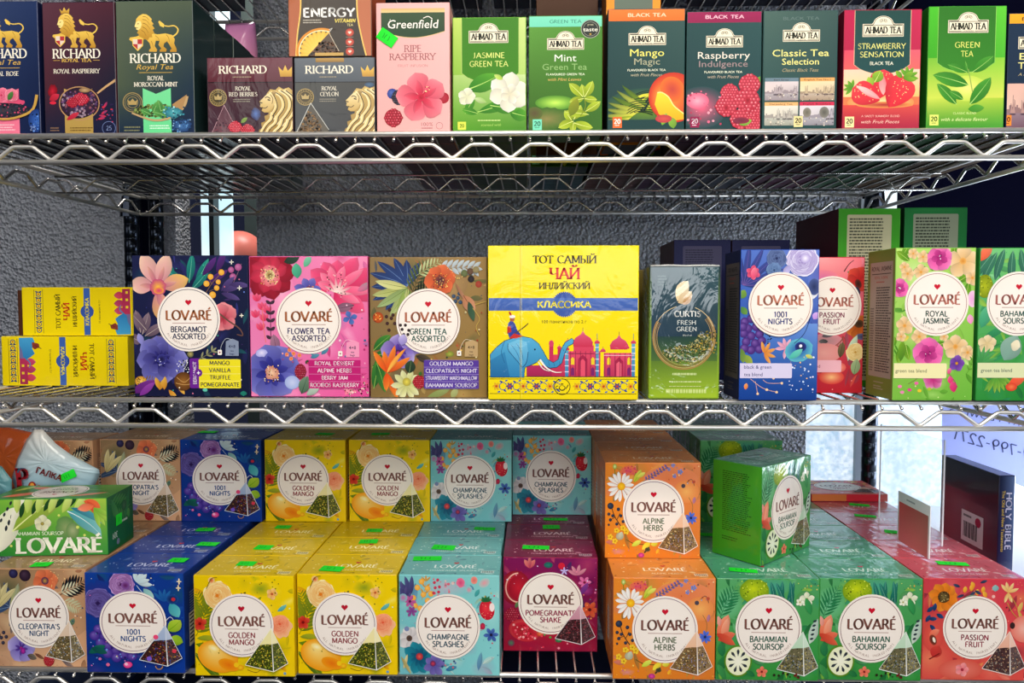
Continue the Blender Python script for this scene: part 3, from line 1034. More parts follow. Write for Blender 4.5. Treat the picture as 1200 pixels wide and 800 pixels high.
def art_champ():
    A = Art(466, 676, 583, 791)
    A.bg('#7cc4c4', '#88d0cc', '#70bcc4', '#86d4d4')
    A.rich(['#3a90a0', '#b090b0', '#e8e0d0', '#4a70a0', '#9cc0a0'], 18, 26)
    A.ell(520, 690, 30, 12, c='#b8b8c4', c2='#80c8c8'); A.ell(575, 720, 14, 22, c='#9cdcd8', c2='#84cccb')
    A.dots(505, 680, 545, 700, 20, .6, 2.2, ['#d890a0', '#a8b0c4', '#e8c0b8', '#e06878'])
    A.ell(538, 684, 5, 5.5, c='#d84878', c2='#e87898', wob=.1); A.ell(554, 681, 4, 4.5, c='#e06a60', c2='#f09a8a'); A.ell(566, 684, 7, 5, c='#e89aa0', c2='#a8ccc8', rot=30); A.ell(548, 692, 4, c='#e88a9c', c2='#8acccc')
    for a in (125, 100, 150, 80):
        A.petal(478, 700, a, 24, 6, '#3c3468', '#5a6a9c', 10)
    A.sprig(480, 712, 118, 30, '#48407a', 4, .3)
    A.sprig(492, 704, 70, 22, '#c89440', 3, .3)
    for x, y in ((492, 683), (487, 690), (499, 691), (482, 702), (494, 698), (503, 697), (484, 711), (499, 705), (490, 714)):
        A.berry(x, y, 3.4, '#eea030', '#fff0b0')
    for x, y in ((507, 684), (511, 681), (508, 690), (513, 689), (506, 696), (512, 695)):
        A.berry(x, y, 1.8, '#c01838', '#ff90a0')
    A.flower(478, 706, 8, 6, '#b04890', '#d878a8', '#602050', .5); A.ell(470, 702, 5, c='#c868a0', c2='#80b8c0')
    A.flower(480, 718, 7, 6, '#7a3a88', '#c06aa8', None, .5)
    A.flower(478, 749, 15, 7, '#cfc8c8', '#f4f0ea', None, .75, 12); A.ell(477, 749, 3.6, c='#3a3030', c2='#6a5040'); A.ell(474, 738, 3, c='#7888b0')
    A.flower(488, 771, 21, 8, '#0a6a84', '#38a8b4', None, .6, 20); A.flower(489, 771, 12, 9, '#0c4868', '#1a86a0', None, .4); A.ell(489, 770, 4.2, c='#f06050', c2='#a02838')
    A.flower(507, 780, 14, 7, '#5a50a0', '#9c90cc', None, .6, 0, 14); A.ell(505, 778, 3.5, c='#d83a50', c2='#5a2a60')
    A.petal(470, 785, 75, 18, 4, '#d0c080', '#e8e0a8'); A.petal(467, 770, -60, 24, 4, '#a89c60', '#d0c080')
    A.petal(520, 786, 20, 14, 6, '#2a7a9c', '#60a8c0'); A.dots(515, 770, 535, 790, 10, .6, 1.6, ['#3a6ab0', '#e0606a', '#2a4a78'])
    A.ell(569, 715, 9, 12, c='#ee3a44', c2='#c0142c', rot=8, off=(-.2, -.2)); A.dots(562, 707, 576, 725, 22, .35, .6, ['#ffe0a0', '#ffb0a0']); A.ell(575, 712, 3, 5, c='#fbe4e0')
    for a in (30, 60, 95, 130, 155):
        A.petal(568, 706, a, 8, 3.2, '#1c5a34', '#3a8a4c')
    A.petal(555, 700, 60, 10, 5, '#389a9a', '#60b8b0'); A.dots(545, 695, 582, 760, 14, .5, 1.3, ['#3a5ab0', '#e04a6a', '#d8b058', '#2a6a88'])
    A.flower(574, 744, 9, 6, '#2c4a9c', '#6c94d0', '#1c1c48', .5); A.ell(564, 734, 3, 4, c='#d83050', c2='#a02040')
    label(A, 523, 735, 38, ['CHAMPAGNE', 'SPLASHES'], '#284f62', brown_ring='#70484c')
    return A


def art_champ2():
    A = art_champ()
    return A


def art_pom():
    A = Art(593, 652, 698, 761)
    A.bg('#7a1250', '#7c1458', '#a81030', '#90123a')
    A.rich(['#4a1050', '#d02040', '#2a3060', '#c04868'], 18, 26)
    A.ell(650, 740, 50, 20, c='#b01430', c2='#9c1038', rings=2)
    A.ell(606, 687, 17, 20, c='#d82c34', c2='#8c1028', off=(-.2, -.3)); A.ring(609, 687, 14, 1.6, '#f4b0a0', 90, 270, 17); A.ell(609, 687, 11, 14, c='#c81c30', c2='#a01028')
    A.petal(622, 664, 120, 12, 5, '#c8485c', '#f0a880'); A.petal(622, 664, 60, 12, 5, '#c8485c', '#e89878'); A.petal(622, 664, 90, 14, 4, '#b03050', '#f0b890')
    A.ell(643, 660, 5, 3.5, c='#2a7a68', c2='#1c5a58'); A.ell(658, 661, 4, c='#d02038')
    for a in (80, 120, 150, 40):
        A.petal(676, 672, a, 13, 4, '#c8708c', '#e8a8b0')
    for a in (0, 72, 144, 216, 288):
        A.petal(661, 667, a + 18, 5, 2, '#c8b8f0')
    A.flower(684, 680, 8, 6, '#e05a9c', '#f0a0c8', '#8a1c48', .5); A.ell(686, 690, 8, 6, c='#9c3a88', c2='#7c1858', wob=.15)
    A.petal(680, 694, 60, 16, 6, '#6a2a80', '#a04a9c'); A.flower(690, 712, 10, 6, '#d8482c', '#f08850', '#701820', .6)
    A.dots(668, 690, 697, 725, 16, .5, 1.4, ['#e878a8', '#f0a060', '#4a90a0', '#c82040'])
    A.rasp(602, 719, 8.5, '#c8203c', '#8c0c28'); A.petal(606, 711, 70, 8, 4, '#4a6a40', '#7a9a60')
    A.ell(616, 737, 18, 13, c='#f4a090', c2='#c01c2c', rot=-14); A.ell(616, 738, 15, 10.5, c='#a80c20', c2='#c82034', rot=-14)
    A.dots(603, 730, 629, 747, 40, .9, 1.7, ['#e0304c', '#f06a78', '#8c0818', '#f8b0b0'])
    A.ell(634, 741, 4, 3, c='#f08050', c2='#c04020'); A.ell(601, 752, 4, c='#4a8a5a', c2='#7a3050'); A.dots(628, 740, 665, 758, 10, .7, 1.7, ['#e83850', '#5a9a48', '#f08aa0'])
    A.ell(655, 748, 4, 3, c='#58a060', c2='#2c6040'); A.dots(595, 655, 697, 690, 18, .4, 1, ['#e8d0f4', '#f08aa8'])
    label(A, 645.7, 705, 36.5, ['POMEGRANATE', 'SHAKE'], '#9c1846', brown_ring='#7a3040')
    teabag(A, 679, 706, 47, ['#3a1c20', '#200e14', '#7a4040', '#5a3038', '#96606a', '#8a2030'], '#c07088')
    return A


def art_alpine():
    A = Art(719, 681, 837, 796)
    A.bg('#e88828', '#e88858', '#e8841c', '#d87828')
    A.rich(['#f4c060', '#d05838', '#c87088', '#b89040', '#7a6a40'], 18, 26)
    A.ell(800, 700, 34, 16, c='#e47c48', c2='#e88858', rings=2); A.ell(820, 715, 16, 14, c='#f4b060', c2='#e88848')
    A.ell(747, 690, 11, 6, c='#e0506a', c2='#e87840', wob=.15); A.dots(738, 684, 758, 694, 24, .4, 1.2, ['#d84068', '#f0788a', '#c83050'])
    A.stroke([(731, 700), (730, 688)], .8, '#5a8020'); A.ell(730, 685, 2.6, 3.4, c='#e8e8b0', c2='#8aa830')
    A.flower(738, 709, 19, 15, '#efe6dc', '#ffffff', None, .24, 4, 4, .7); A.ell(738.5, 709, 5, c='#ffd028', c2='#e8a010')
    A.petal(754, 704, 55, 18, 7, '#b8c830', '#e8e070', 10, rib='#708a10'); A.petal(758, 698, 30, 12, 5, '#d8d848', '#f4f090')
    for i in range(16):
        A.petal(768 + i * 1.8, 702 - i * 1.1, (100 if i % 2 else -20) + i * 2, 4.6, 2.4, '#5a4890', '#9a84c8', n=4)
    A.stroke([(764, 704), (796, 685)], .6, '#5a6a50')
    for x, y, r in ((812, 691, 4), (805, 696, 3), (798, 688, 2.5), (803, 683, 3)):
        A.flower(x, y, r, 5, '#5a78c8', '#98b0e0', '#e8b070', .6)
    A.dots(790, 684, 835, 720, 16, .5, 1.3, ['#7a5a50', '#c85030', '#f4d8a0', '#6a80b8'])
    A.stroke([(820, 704), (826, 700), (830, 708)], .6, '#6a5040'); A.ell(816, 708, 2.6, c='#4a4450'); A.ell(829, 703, 2, c='#c05038')
    A.stroke([(823, 722), (828, 732), (827, 745)], .6, '#8a6a40'); A.petal(829, 730, 80, 9, 4, '#c07888', '#9878a8')
    A.stroke([(726, 734), (731, 747), (740, 760)], 1, '#30241c'); A.stroke([(731, 747), (724, 750)], .7, '#30241c'); A.stroke([(733, 750), (737, 742)], .7, '#30241c')
    for x, y, r in ((725, 733, 4), (735, 737, 2.2), (723, 743, 2), (728, 745, 2), (738, 745, 2), (725, 750, 2), (733, 755, 2), (741, 752, 2), (723, 756, 1.4)):
        A.berry(x, y, r, '#1c2434', '#6878a0')
    for x, y in ((733, 763), (741, 760), (725, 771), (731, 776), (745, 764)):
        A.flower(x, y, 4, 5, '#f0c020', '#fce050', '#c08010', .8)
    A.ell(757 - 20, 770, 5, 4.5, c='#d0c0a0', c2='#a8a888', rings=2); A.petal(737, 772, 70, 8, 6, '#b8c0a0', '#d8d8c0')
    A.stroke([(745, 774), (755, 779), (768, 780)], .8, '#3a4a18'); A.petal(752, 782, 30, 14, 6, '#c8d838', '#f0f080'); A.petal(765, 786, 40, 14, 7, '#f4e040', '#e8c830'); A.petal(776, 780, 10, 9, 6, '#ece050', '#c8b020')
    A.stroke([(768, 790), (774, 783)], 2, '#3a3c20'); A.ell(772, 786, 3.4, 2.6, c='#2c3420', c2='#605030'); A.ell(764, 793, 4, 3, c='#e850a0', c2='#b02878'); A.petal(783, 791, 60, 7, 4, '#f8c030', '#f89020')
    A.ell(735, 789, 9, 4, c='#d88a8a', c2='#e08438', wob=.2); A.dots(722, 780, 760, 795, 10, .5, 1.2, ['#d07090', '#f4d060'])
    A.flower(826, 747, 8, 8, '#3a58c8', '#7a9cf0', '#20306a', .4, 10)
    label(A, 779, 739, 38.5, ['ALPINE', 'HERBS'], '#5a6a48', brown_ring='#7a4a70')
    teabag(A, 816, 740, 51, ['#7a5c38', '#4a3820', '#b89058', '#5a6048', '#8a88a0', '#d8c088', '#38301c'], '#e8a878')
    return A


def art_soursop():
    A = Art(839, 683, 957, 796)
    A.bg('#58a868', '#50a060', '#389038', '#2e9038')
    A.rich(['#0e5a40', '#1c7a48', '#7cc08c', '#a8c840', '#2a8a70', '#145a2c'], 26, 46)
    A.ell(850, 710, 18, 18, c='#78c898', c2='#58a868'); A.ell(905, 690, 20, 10, c='#48a088', c2='#50a468')
    A.fern(842, 728, 72, 40, '#1c6a40', 9, .42, -20, .16, '#3a9a58'); A.fern(842, 716, 40, 26, '#2a8450', 6, .4)
    A.ell(882, 696, 17, 14, c='#c8d818', c2='#7a9c18', rings=4, off=(-.1, -.2), wob=.03); A.dots(867, 684, 897, 705, 60, .5, 1.1, ['#6a8c10', '#a8c020', '#e0ec50'])
    for a, x in ((100, 907), (82, 912), (110, 918), (70, 920), (92, 926)):
        A.petal(x, 712, a, 28, 6, '#0e5a4c', '#3a9c88', 8, rib='#88c8b0')
    A.ell(941, 704, 10, 9, c='#708a80', c2='#48984c', rings=2); A.flower(943, 705, 9, 5, '#d8e0b8', '#fbfbee', '#b8c060', .7, 20); A.flower(935, 708, 5, 5, '#e8ecc8', '#ffffff', '#c0c060', .7)
    A.dots(930, 686, 956, 698, 8, .5, 1.1, ['#e8a840', '#e0e070', '#d06040'])
    A.petal(948, 722, 105, 20, 8, '#2a8a48', '#48a858', 10)
    A.petal(840, 748, 60, 28, 13, '#e86a48', '#f4b090', 10); A.petal(846, 752, 80, 26, 9, '#e87a58', '#f8c8a8', -5); A.petal(840, 752, 25, 22, 10, '#d84a30', '#f09070', -10); A.petal(838, 744, -30, 26, 9, '#c83c28', '#e87850'); A.petal(842, 736, 100, 12, 6, '#e89080', '#f8c0b0')
    A.petal(841, 790, 70, 22, 10, '#1c6a30', '#2c8848'); A.petal(850, 796, 120, 20, 8, '#2c8040', '#50a858'); A.petal(846, 770, 100, 16, 9, '#1c7040', '#38904c')
    A.ell(864, 775, 15, 17, c='#f6f4e0', c2='#e8ecc0', rot=-12); A.ring(864, 775, 15.2, 1.8, '#5c8a18', 0, 360, 17)
    for i in range(9):
        a = i * 40 + 10
        A.petal(864 + 4 * math.cos(math.radians(a)), 775 - 5 * math.sin(math.radians(a)), a, 8.5, 3.4, '#3a4450', '#141820', tip=.7, n=4)
    A.flower(892, 787, 7, 5, '#e8684c', '#f8a088', '#901c20', .7, 14); A.petal(880, 772, -20, 16, 7, '#3a8a4c', '#68b070'); A.petal(884, 792, 150, 12, 6, '#1a6a38', '#38904a')
    A.petal(947, 755, 70, 30, 11, '#c8d8c8', '#9ab8a8', 4)
    for k in range(5):
        A.petal(947 + k * .9, 750 - k * 5, 20, 5, 2.6, '#243038', '#384850', n=4)
    label(A, 899, 738, 38.5, ['BAHAMIAN', 'SOURSOP'], '#23604a', brown_ring='#7a4a54')
    teabag(A, 939, 741, 50, ['#6a6448', '#3c3c28', '#a8a078', '#8090a0', '#505a30', '#b8a860', '#2c2c1c'], '#a8d0a8')
    A.dots(905, 788, 935, 793, 12, .8, 1.8, ['#281c14', '#5a2a20', '#701c20'])
    return A


def art_passion():
    A = Art(1080, 677, 1199, 796)
    A.bg('#c83c48', '#d83c50', '#d8583c', '#e05048')
    A.rich(['#a02030', '#f08870', '#e8a050', '#7a2838', '#f4b0a0'], 18, 26)
    A.ell(1092, 775, 24, 22, c='#e87858', c2='#d84c44', rings=3, off=(-.2, -.2)); A.ell(1125, 784, 26, 12, c='#e88070', c2='#d85848', rings=2); A.ell(1092, 745, 12, 18, c='#e85c48', c2='#d04840')
    A.flower(1103, 698, 18, 9, '#e07010', '#f0a040', None, .7, 10); A.ell(1103, 698, 7, c='#7a6a3c', c2='#4a3418'); A.dots(1097, 692, 1109, 704, 26, .4, .8, ['#1c1410', '#c8b070'])
    for x, y in ((1127, 689), (1135, 687), (1138, 683), (1142, 692), (1148, 689), (1153, 694)):
        A.petal(x, y + 4, 80 + (x % 7) * 8, 8, 5, '#e89020', '#fce060')
    for x, y, a in ((1133, 697, 40), (1145, 681, 20), (1139, 690, -30), (1122, 686, 160), (1127, 695, 200)):
        A.petal(x, y, a, 9, 3.6, '#28304c', '#506078')
    A.petal(1126, 700, 15, 16, 5, '#70786a', '#90a080'); A.petal(1163, 691, 90, 8, 8, '#7ab0b0', '#a8c8c0'); A.ell(1161, 697, 2, c='#f4b8b0')
    for a in (100, 60, 130, 20, -70, -110):
        A.petal(1178, 692, a, 13, 4, '#e8b060', '#fcecb8', 5)
    A.stroke([(1181, 696), (1190, 712), (1194, 735)], .8, '#c8a040'); A.stroke([(1177, 704), (1184, 716), (1190, 722)], .7, '#c8a040'); A.petal(1190, 716, 70, 14, 5, '#d8a850', '#e8c878'); A.petal(1195, 725, 110, 12, 4, '#c89a40', '#e8c070')
    A.dots(1160, 680, 1197, 745, 14, .5, 1.4, ['#fce0b0', '#5a2a30', '#f8a080'])
    for x, y, a in ((1084, 716, 40), (1083, 728, 60), (1086, 724, 0), (1095, 718, -30), (1092, 715, 80), (1088, 731, -50)):
        A.petal(x, y, a, 10, 5, '#14305c', '#3a5a8a')
    A.petal(1087, 744, 30, 14, 8, '#e8684c', '#f4a080'); A.ell(1092, 749, 4, 6.5, c='#3a1c18', c2='#8a3a28', rot=20); A.ell(1093, 749, 1.6, 3.4, c='#f4e4d0', rot=20)
    A.petal(1092, 770, 60, 16, 14, '#c02c2c', '#d84c38', 10); A.stroke([(1100, 765), (1088, 772)], 1.4, '#7a1c18')
    A.ell(1198, 735, 16, 16, c='#f4b8a8', c2='#e87868', rings=2); A.ell(1184, 731, 3, 4, c='#3a2424'); A.flower(1127, 784, 9, 5, '#f07880', '#fcc0b8', '#c83048', .8)
    label(A, 1140.5, 734, 37.5, ['PASSION', 'FRUIT'], '#9a2c46', brown_ring='#7a4a50')
    teabag(A, 1181, 738, 52, ['#4a3030', '#281818', '#8a6a58', '#a89888', '#6a3a30', '#c8a078', '#3a4a50'], '#e89a78')
    return A


def top_art(cols, name):
    """lid print: repeat of the name seen through the film"""
    A = Art(0, 0, 118, 70)
    base, deep, pale = cols
    A.bg(base, mix(base, pale, .12), mix(base, deep, .1), base)
    for i in range(22):
        x, y = A.rnd.uniform(0, 118), A.rnd.uniform(0, 70)
        A.petal(x, y, A.rnd.uniform(0, 360), A.rnd.uniform(6, 20), A.rnd.uniform(3, 8), mix(base, A.rnd.choice([deep, pale]), A.rnd.uniform(.2, .8)), mix(base, pale, .4), 20)
    A.dots(0, 0, 118, 70, 40, .5, 1.6, [deep, pale, mix(base, pale, .5)])
    A.rect(34, 26, 92, 62, mix(base, pale, .05))
    A.heart(64, 30, 7, '#c02838')
    A.roman('LOVAR\u00c9', 64, 42, 11, mix(pale, '#ffffff', .3), w_=52, thick=.18, thin=.09, serif=False)
    A.text(name, 64, 56, 4.2, pale, bold=.02)
    A.rect(96, 56, 112, 64, mix('#e8e4e0', base, .35))
    for i in range(7):
        A.rect(98 + i * 1.9, 57, 98.8 + i * 1.9, 63, mix(base, '#101010', .6))
    return A


def side_art_small(base, deep, pale):
    A = Art(0, 0, 70, 118)
    A.bg(base, mix(base, deep, .3), mix(base, deep, .2), mix(base, deep, .4))
    for i in range(16):
        A.petal(A.rnd.uniform(0, 70), A.rnd.uniform(0, 118), A.rnd.uniform(0, 360), A.rnd.uniform(8, 24), A.rnd.uniform(3, 9), mix(base, A.rnd.choice([deep, pale]), .4), mix(base, pale, .3), 20)
    A.rect(10, 20, 54, 98, mix(base, deep, .25))
    A.tlines(14, 26, 50, 94, 22, mix(base, pale, .75))
    A.rect(12, 52, 26, 92, '#e8e4de')
    for i in range(8):
        A.rect(13.5, 54 + i * 4.6, 24.5, 56 + i * 4.6, '#30303a')
    return A


SMALL = {
    'cleo': (art_cleo, ('#a07c58', '#3a3a44', '#e8cca0'), "CLEOPATRA'S NIGHT", '#d09c74'),
    'nights': (art_nights, ('#143a90', '#0a2060', '#a8b8e8'), '1001 NIGHTS', '#0e3a94'),
    'mango': (art_mango, ('#d8b810', '#8a7a10', '#fbf0a0'), 'GOLDEN MANGO', '#ecc608'),
    'champ': (art_champ, ('#6ab4b4', '#386a80', '#d8f0ec'), 'CHAMPAGNE SPLASHES', '#7cc8c8'),
    'pom': (art_pom, ('#7a1040', '#3a0820', '#e8b0c0'), 'POMEGRANATE SHAKE', '#94123c'),
    'alpine': (art_alpine, ('#e08838', '#a04818', '#fce0b0'), 'ALPINE HERBS', '#e48030'),
    'soursop': (art_soursop, ('#4c9c7c', '#1a5c40', '#c8f0dc'), 'BAHAMIAN SOURSOP', '#3c9440'),
    'passion': (art_passion, ('#d25c6c', '#8a1c30', '#fbe0dc'), 'PASSION FRUIT', '#cc3c40'),
}


# ---------------------------------------------------------------- artwork: middle shelf
def bagicon(A, x, y, c, tc):
    """small tea bag emblem with its tag"""
    A.poly([(x - 6, y - 7), (x + 2, y - 10), (x + 9, y - 7), (x + 9, y + 10), (x - 7, y + 10)], c)
    A.text('4\u00d78', x + 1, y - 1, 3.6, tc, bold=.03)
    A.text('tea', x + 1, y + 4, 2.2, tc, bold=.02); A.text('bags', x + 1, y + 7.6, 2.2, tc, bold=.02)
    A.stroke([(x + 1, y - 9), (x - 6, y - 10), (x - 11, y - 3), (x - 13, y + 4)], .5, mix(c, '#ffffff', .5))
    A.rrect(x - 16, y + 3, x - 11, y + 9, .8, '#f8f2e8'); A.ell(x - 13.5, y + 6, 1, c='#a02030')


def panel4(A, x0, y0, x1, y1, rows, c, tc):
    A.rrect(x0, y0, x1, y1, 2, mix(c, '#ffffff', .35))
    h = (y1 - y0) / 4
    for i, t in enumerate(rows):
        A.rect(x0, y0 + i * h + .4, x1, y0 + (i + 1) * h - .4, c)
        vs, ts = text_tris(t, .03)
        wd = (max(v[0] for v in vs) - min(v[0] for v in vs)) / CAPH * 4.4
        A.text(t, (x0 + x1) / 2, y0 + (i + .5) * h, 4.4, tc, w_=min(wd, (x1 - x0) * .94), bold=.03)


def art_bergamot():
    A = Art(155, 299, 291.5, 462)
    A.bg('#141a44', '#10183c', '#101238', '#0c1434')
    A.rich(['#2a2a6a', '#4a2a6a', '#1a5a60', '#3a3a88'], 18, 26)
    for a, x, y, L in ((110, 205, 330, 30), (80, 222, 330, 34), (60, 230, 332, 34), (135, 215, 332, 26), (45, 225, 338, 30)):
        A.petal(x, y, a, L, 10, '#0c5a5a', '#2aa890', 5, rib='#7ad0b0')
    for a, x, y in ((50, 238, 322), (65, 255, 318), (30, 245, 330)):
        A.petal(x, y, a, 28, 8, '#3a1858', '#6a3890', 5)
    A.stroke([(240, 345), (250, 330), (262, 318)], .9, '#7a5a40'); A.stroke([(246, 340), (258, 335)], .8, '#7a5a40'); A.stroke([(249, 332), (245, 322)], .8, '#7a5a40')
    for x, y, r in ((261, 318, 3.6), (248, 323, 3.4), (243, 331, 3.6), (257, 329, 3), (250, 344, 4), (255, 336, 3.2)):
        A.berry(x, y, r, '#e8a028', '#fff0a0')
    A.stroke([(265, 345), (275, 330), (285, 308)], .7, '#7a5a70')
    for x, y, r in ((281, 312, 4.2), (272.5, 315, 3.6), (274.5, 323, 4)):
        A.berry(x, y, r, '#a04880', '#f0b0d8')
    for a, x, y in ((20, 262, 340), (-15, 260, 342), (50, 260, 340), (0, 270, 332)):
        A.petal(x, y, a, 24, 7, '#3a2a5c', '#6a5a9c', -10)
    for a, L, W in ((112, 40, 20), (68, 38, 19), (12, 36, 20), (-80, 40, 22), (172, 30, 20)):
        x, y = 184 + 3 * math.cos(math.radians(a)), 335 - 3 * math.sin(math.radians(a))
        A.petal(x, y, a, L, W, '#d88a98', '#fbe8b8' if a > 60 else '#f4d840', 6, tip=.55, n=9)
        A.petal(x, y, a, L * .6, W * .3, '#c0607c', '#f4d0a0', 6)
    A.ell(185, 335, 10, 9, c='#f8c040', c2='#c04878', rings=3, wob=.1); A.ell(186, 339, 6, 4, c='#d83878', c2='#f0a040')
    for a, x, y in ((100, 163, 388), (70, 165, 390), (130, 170, 385), (30, 168, 392), (150, 168, 402), (10, 170, 400)):
        A.petal(x, y, a, 27, 11, '#5a4858', '#98808c', 6, rib='#b8a8a0')
    A.ell(164, 412, 8, 12, c='#2a2450', c2='#141a44')
    A.flower(187, 419, 31, 8, '#34348c', '#b0aee8', None, .8, 8, 8, .62); A.flower(187, 419, 22, 7, '#26226c', '#8a8ad4', None, .7, 30); A.flower(187, 419, 12, 9, '#14104c', '#4a48a8', None, .3, 10); A.ell(188, 419, 6, c='#181440', c2='#3a3a90'); A.dots(180, 411, 196, 427, 16, .5, 1, ['#c8c8f0', '#0c0c28'])
    A.petal(165, 402, 110, 14, 8, '#8080c8', '#b0a8e0')
    A.fern(160, 448, 20, 20, '#7a5a20', 5, .4); A.ell(162, 445, 7, 6, c='#f0c860', c2='#c88a28'); A.dots(157, 441, 167, 449, 14, .5, .9, ['#5a3a10'])
    A.petal(150, 458, 20, 34, 12, '#5a1a70', '#8a3a9c', 10); A.petal(160, 462, 40, 24, 8, '#7a2a90', '#a050b0')
    for a, x in ((60, 184), (85, 190), (-50, 195), (110, 185)):
        A.petal(x, 455, a, 16, 6, '#c88020', '#f4d060')
    A.petal(205, 445, -60, 18, 6, '#d89028', '#f4c860')
    A.dots(205, 420, 220, 435, 50, .4, 1, ['#e8e8f0', '#1c1c30', '#ffffff'])
    A.ell(213, 445, 11, c='#9a6428', c2='#5a3414'); A.stroke([(205, 440), (214, 446), (222, 440)], .7, '#c89858'); A.stroke([(204, 447), (214, 449), (222, 448)], .7, '#c89858')
    A.ell(263, 362, 11, 9, c='#f4a8a0', c2='#e88890', wob=.1)
    A.flower(262, 370, 17, 5, '#c8485c', '#f8b8b0', None, 1.0, 30); A.flower(262, 371, 8, 5, '#a82c3c', '#e87888', None, .6)
    A.stroke([(258, 366), (268, 374), (281, 383), (285, 391), (278, 390)], 2.2, '#6a4840', 1)
    A.sprig(228, 420, 20, 22, '#8a8a60', 3, .3); A.ell(222, 413, 4, c='#c0b060', c2='#585840')
    for x, y, r in ((273, 306, 3), (282, 336, 3), (284, 368, 2.6)):
        for a in (0, 90, 180, 270):
            A.petal(x, y, a, r, 1.2, '#f8f4e0')
    A.dots(200, 300, 290, 460, 20, .4, 1.2, ['#e07898', '#3aa890', '#f8f0d0', '#6a8ae0'])
    A.ell(239, 455, 3, 2, c='#60c8b0'); A.petal(285, 462, 90, 6, 8, '#1a7a68')
    label(A, 221, 372.5, 37.5, ['BERGAMOT', 'ASSORTED'], '#1e2450', brand='#a5623c', brown_ring='#30304c')
    bagicon(A, 271, 405, '#8490a8', '#20284c')
    A.rrect(221, 418, 234, 453, 2, '#6a2090'); A.text('BERGAMOT', 227, 435, 3.8, '#f8e8f8', rot=90, bold=.03)
    panel4(A, 232, 419, 282, 453, ['MANGO', 'VANILLA', 'TRUFFLE', 'POMEGRANATE'], '#f0e020', '#20284c')
    A.ell(231.5, 435, 4.6, c='#6a2090'); A.rect(229.5, 434.5, 233.5, 435.6, '#ffffff'); A.rect(231, 433, 232, 437, '#ffffff')
    return A


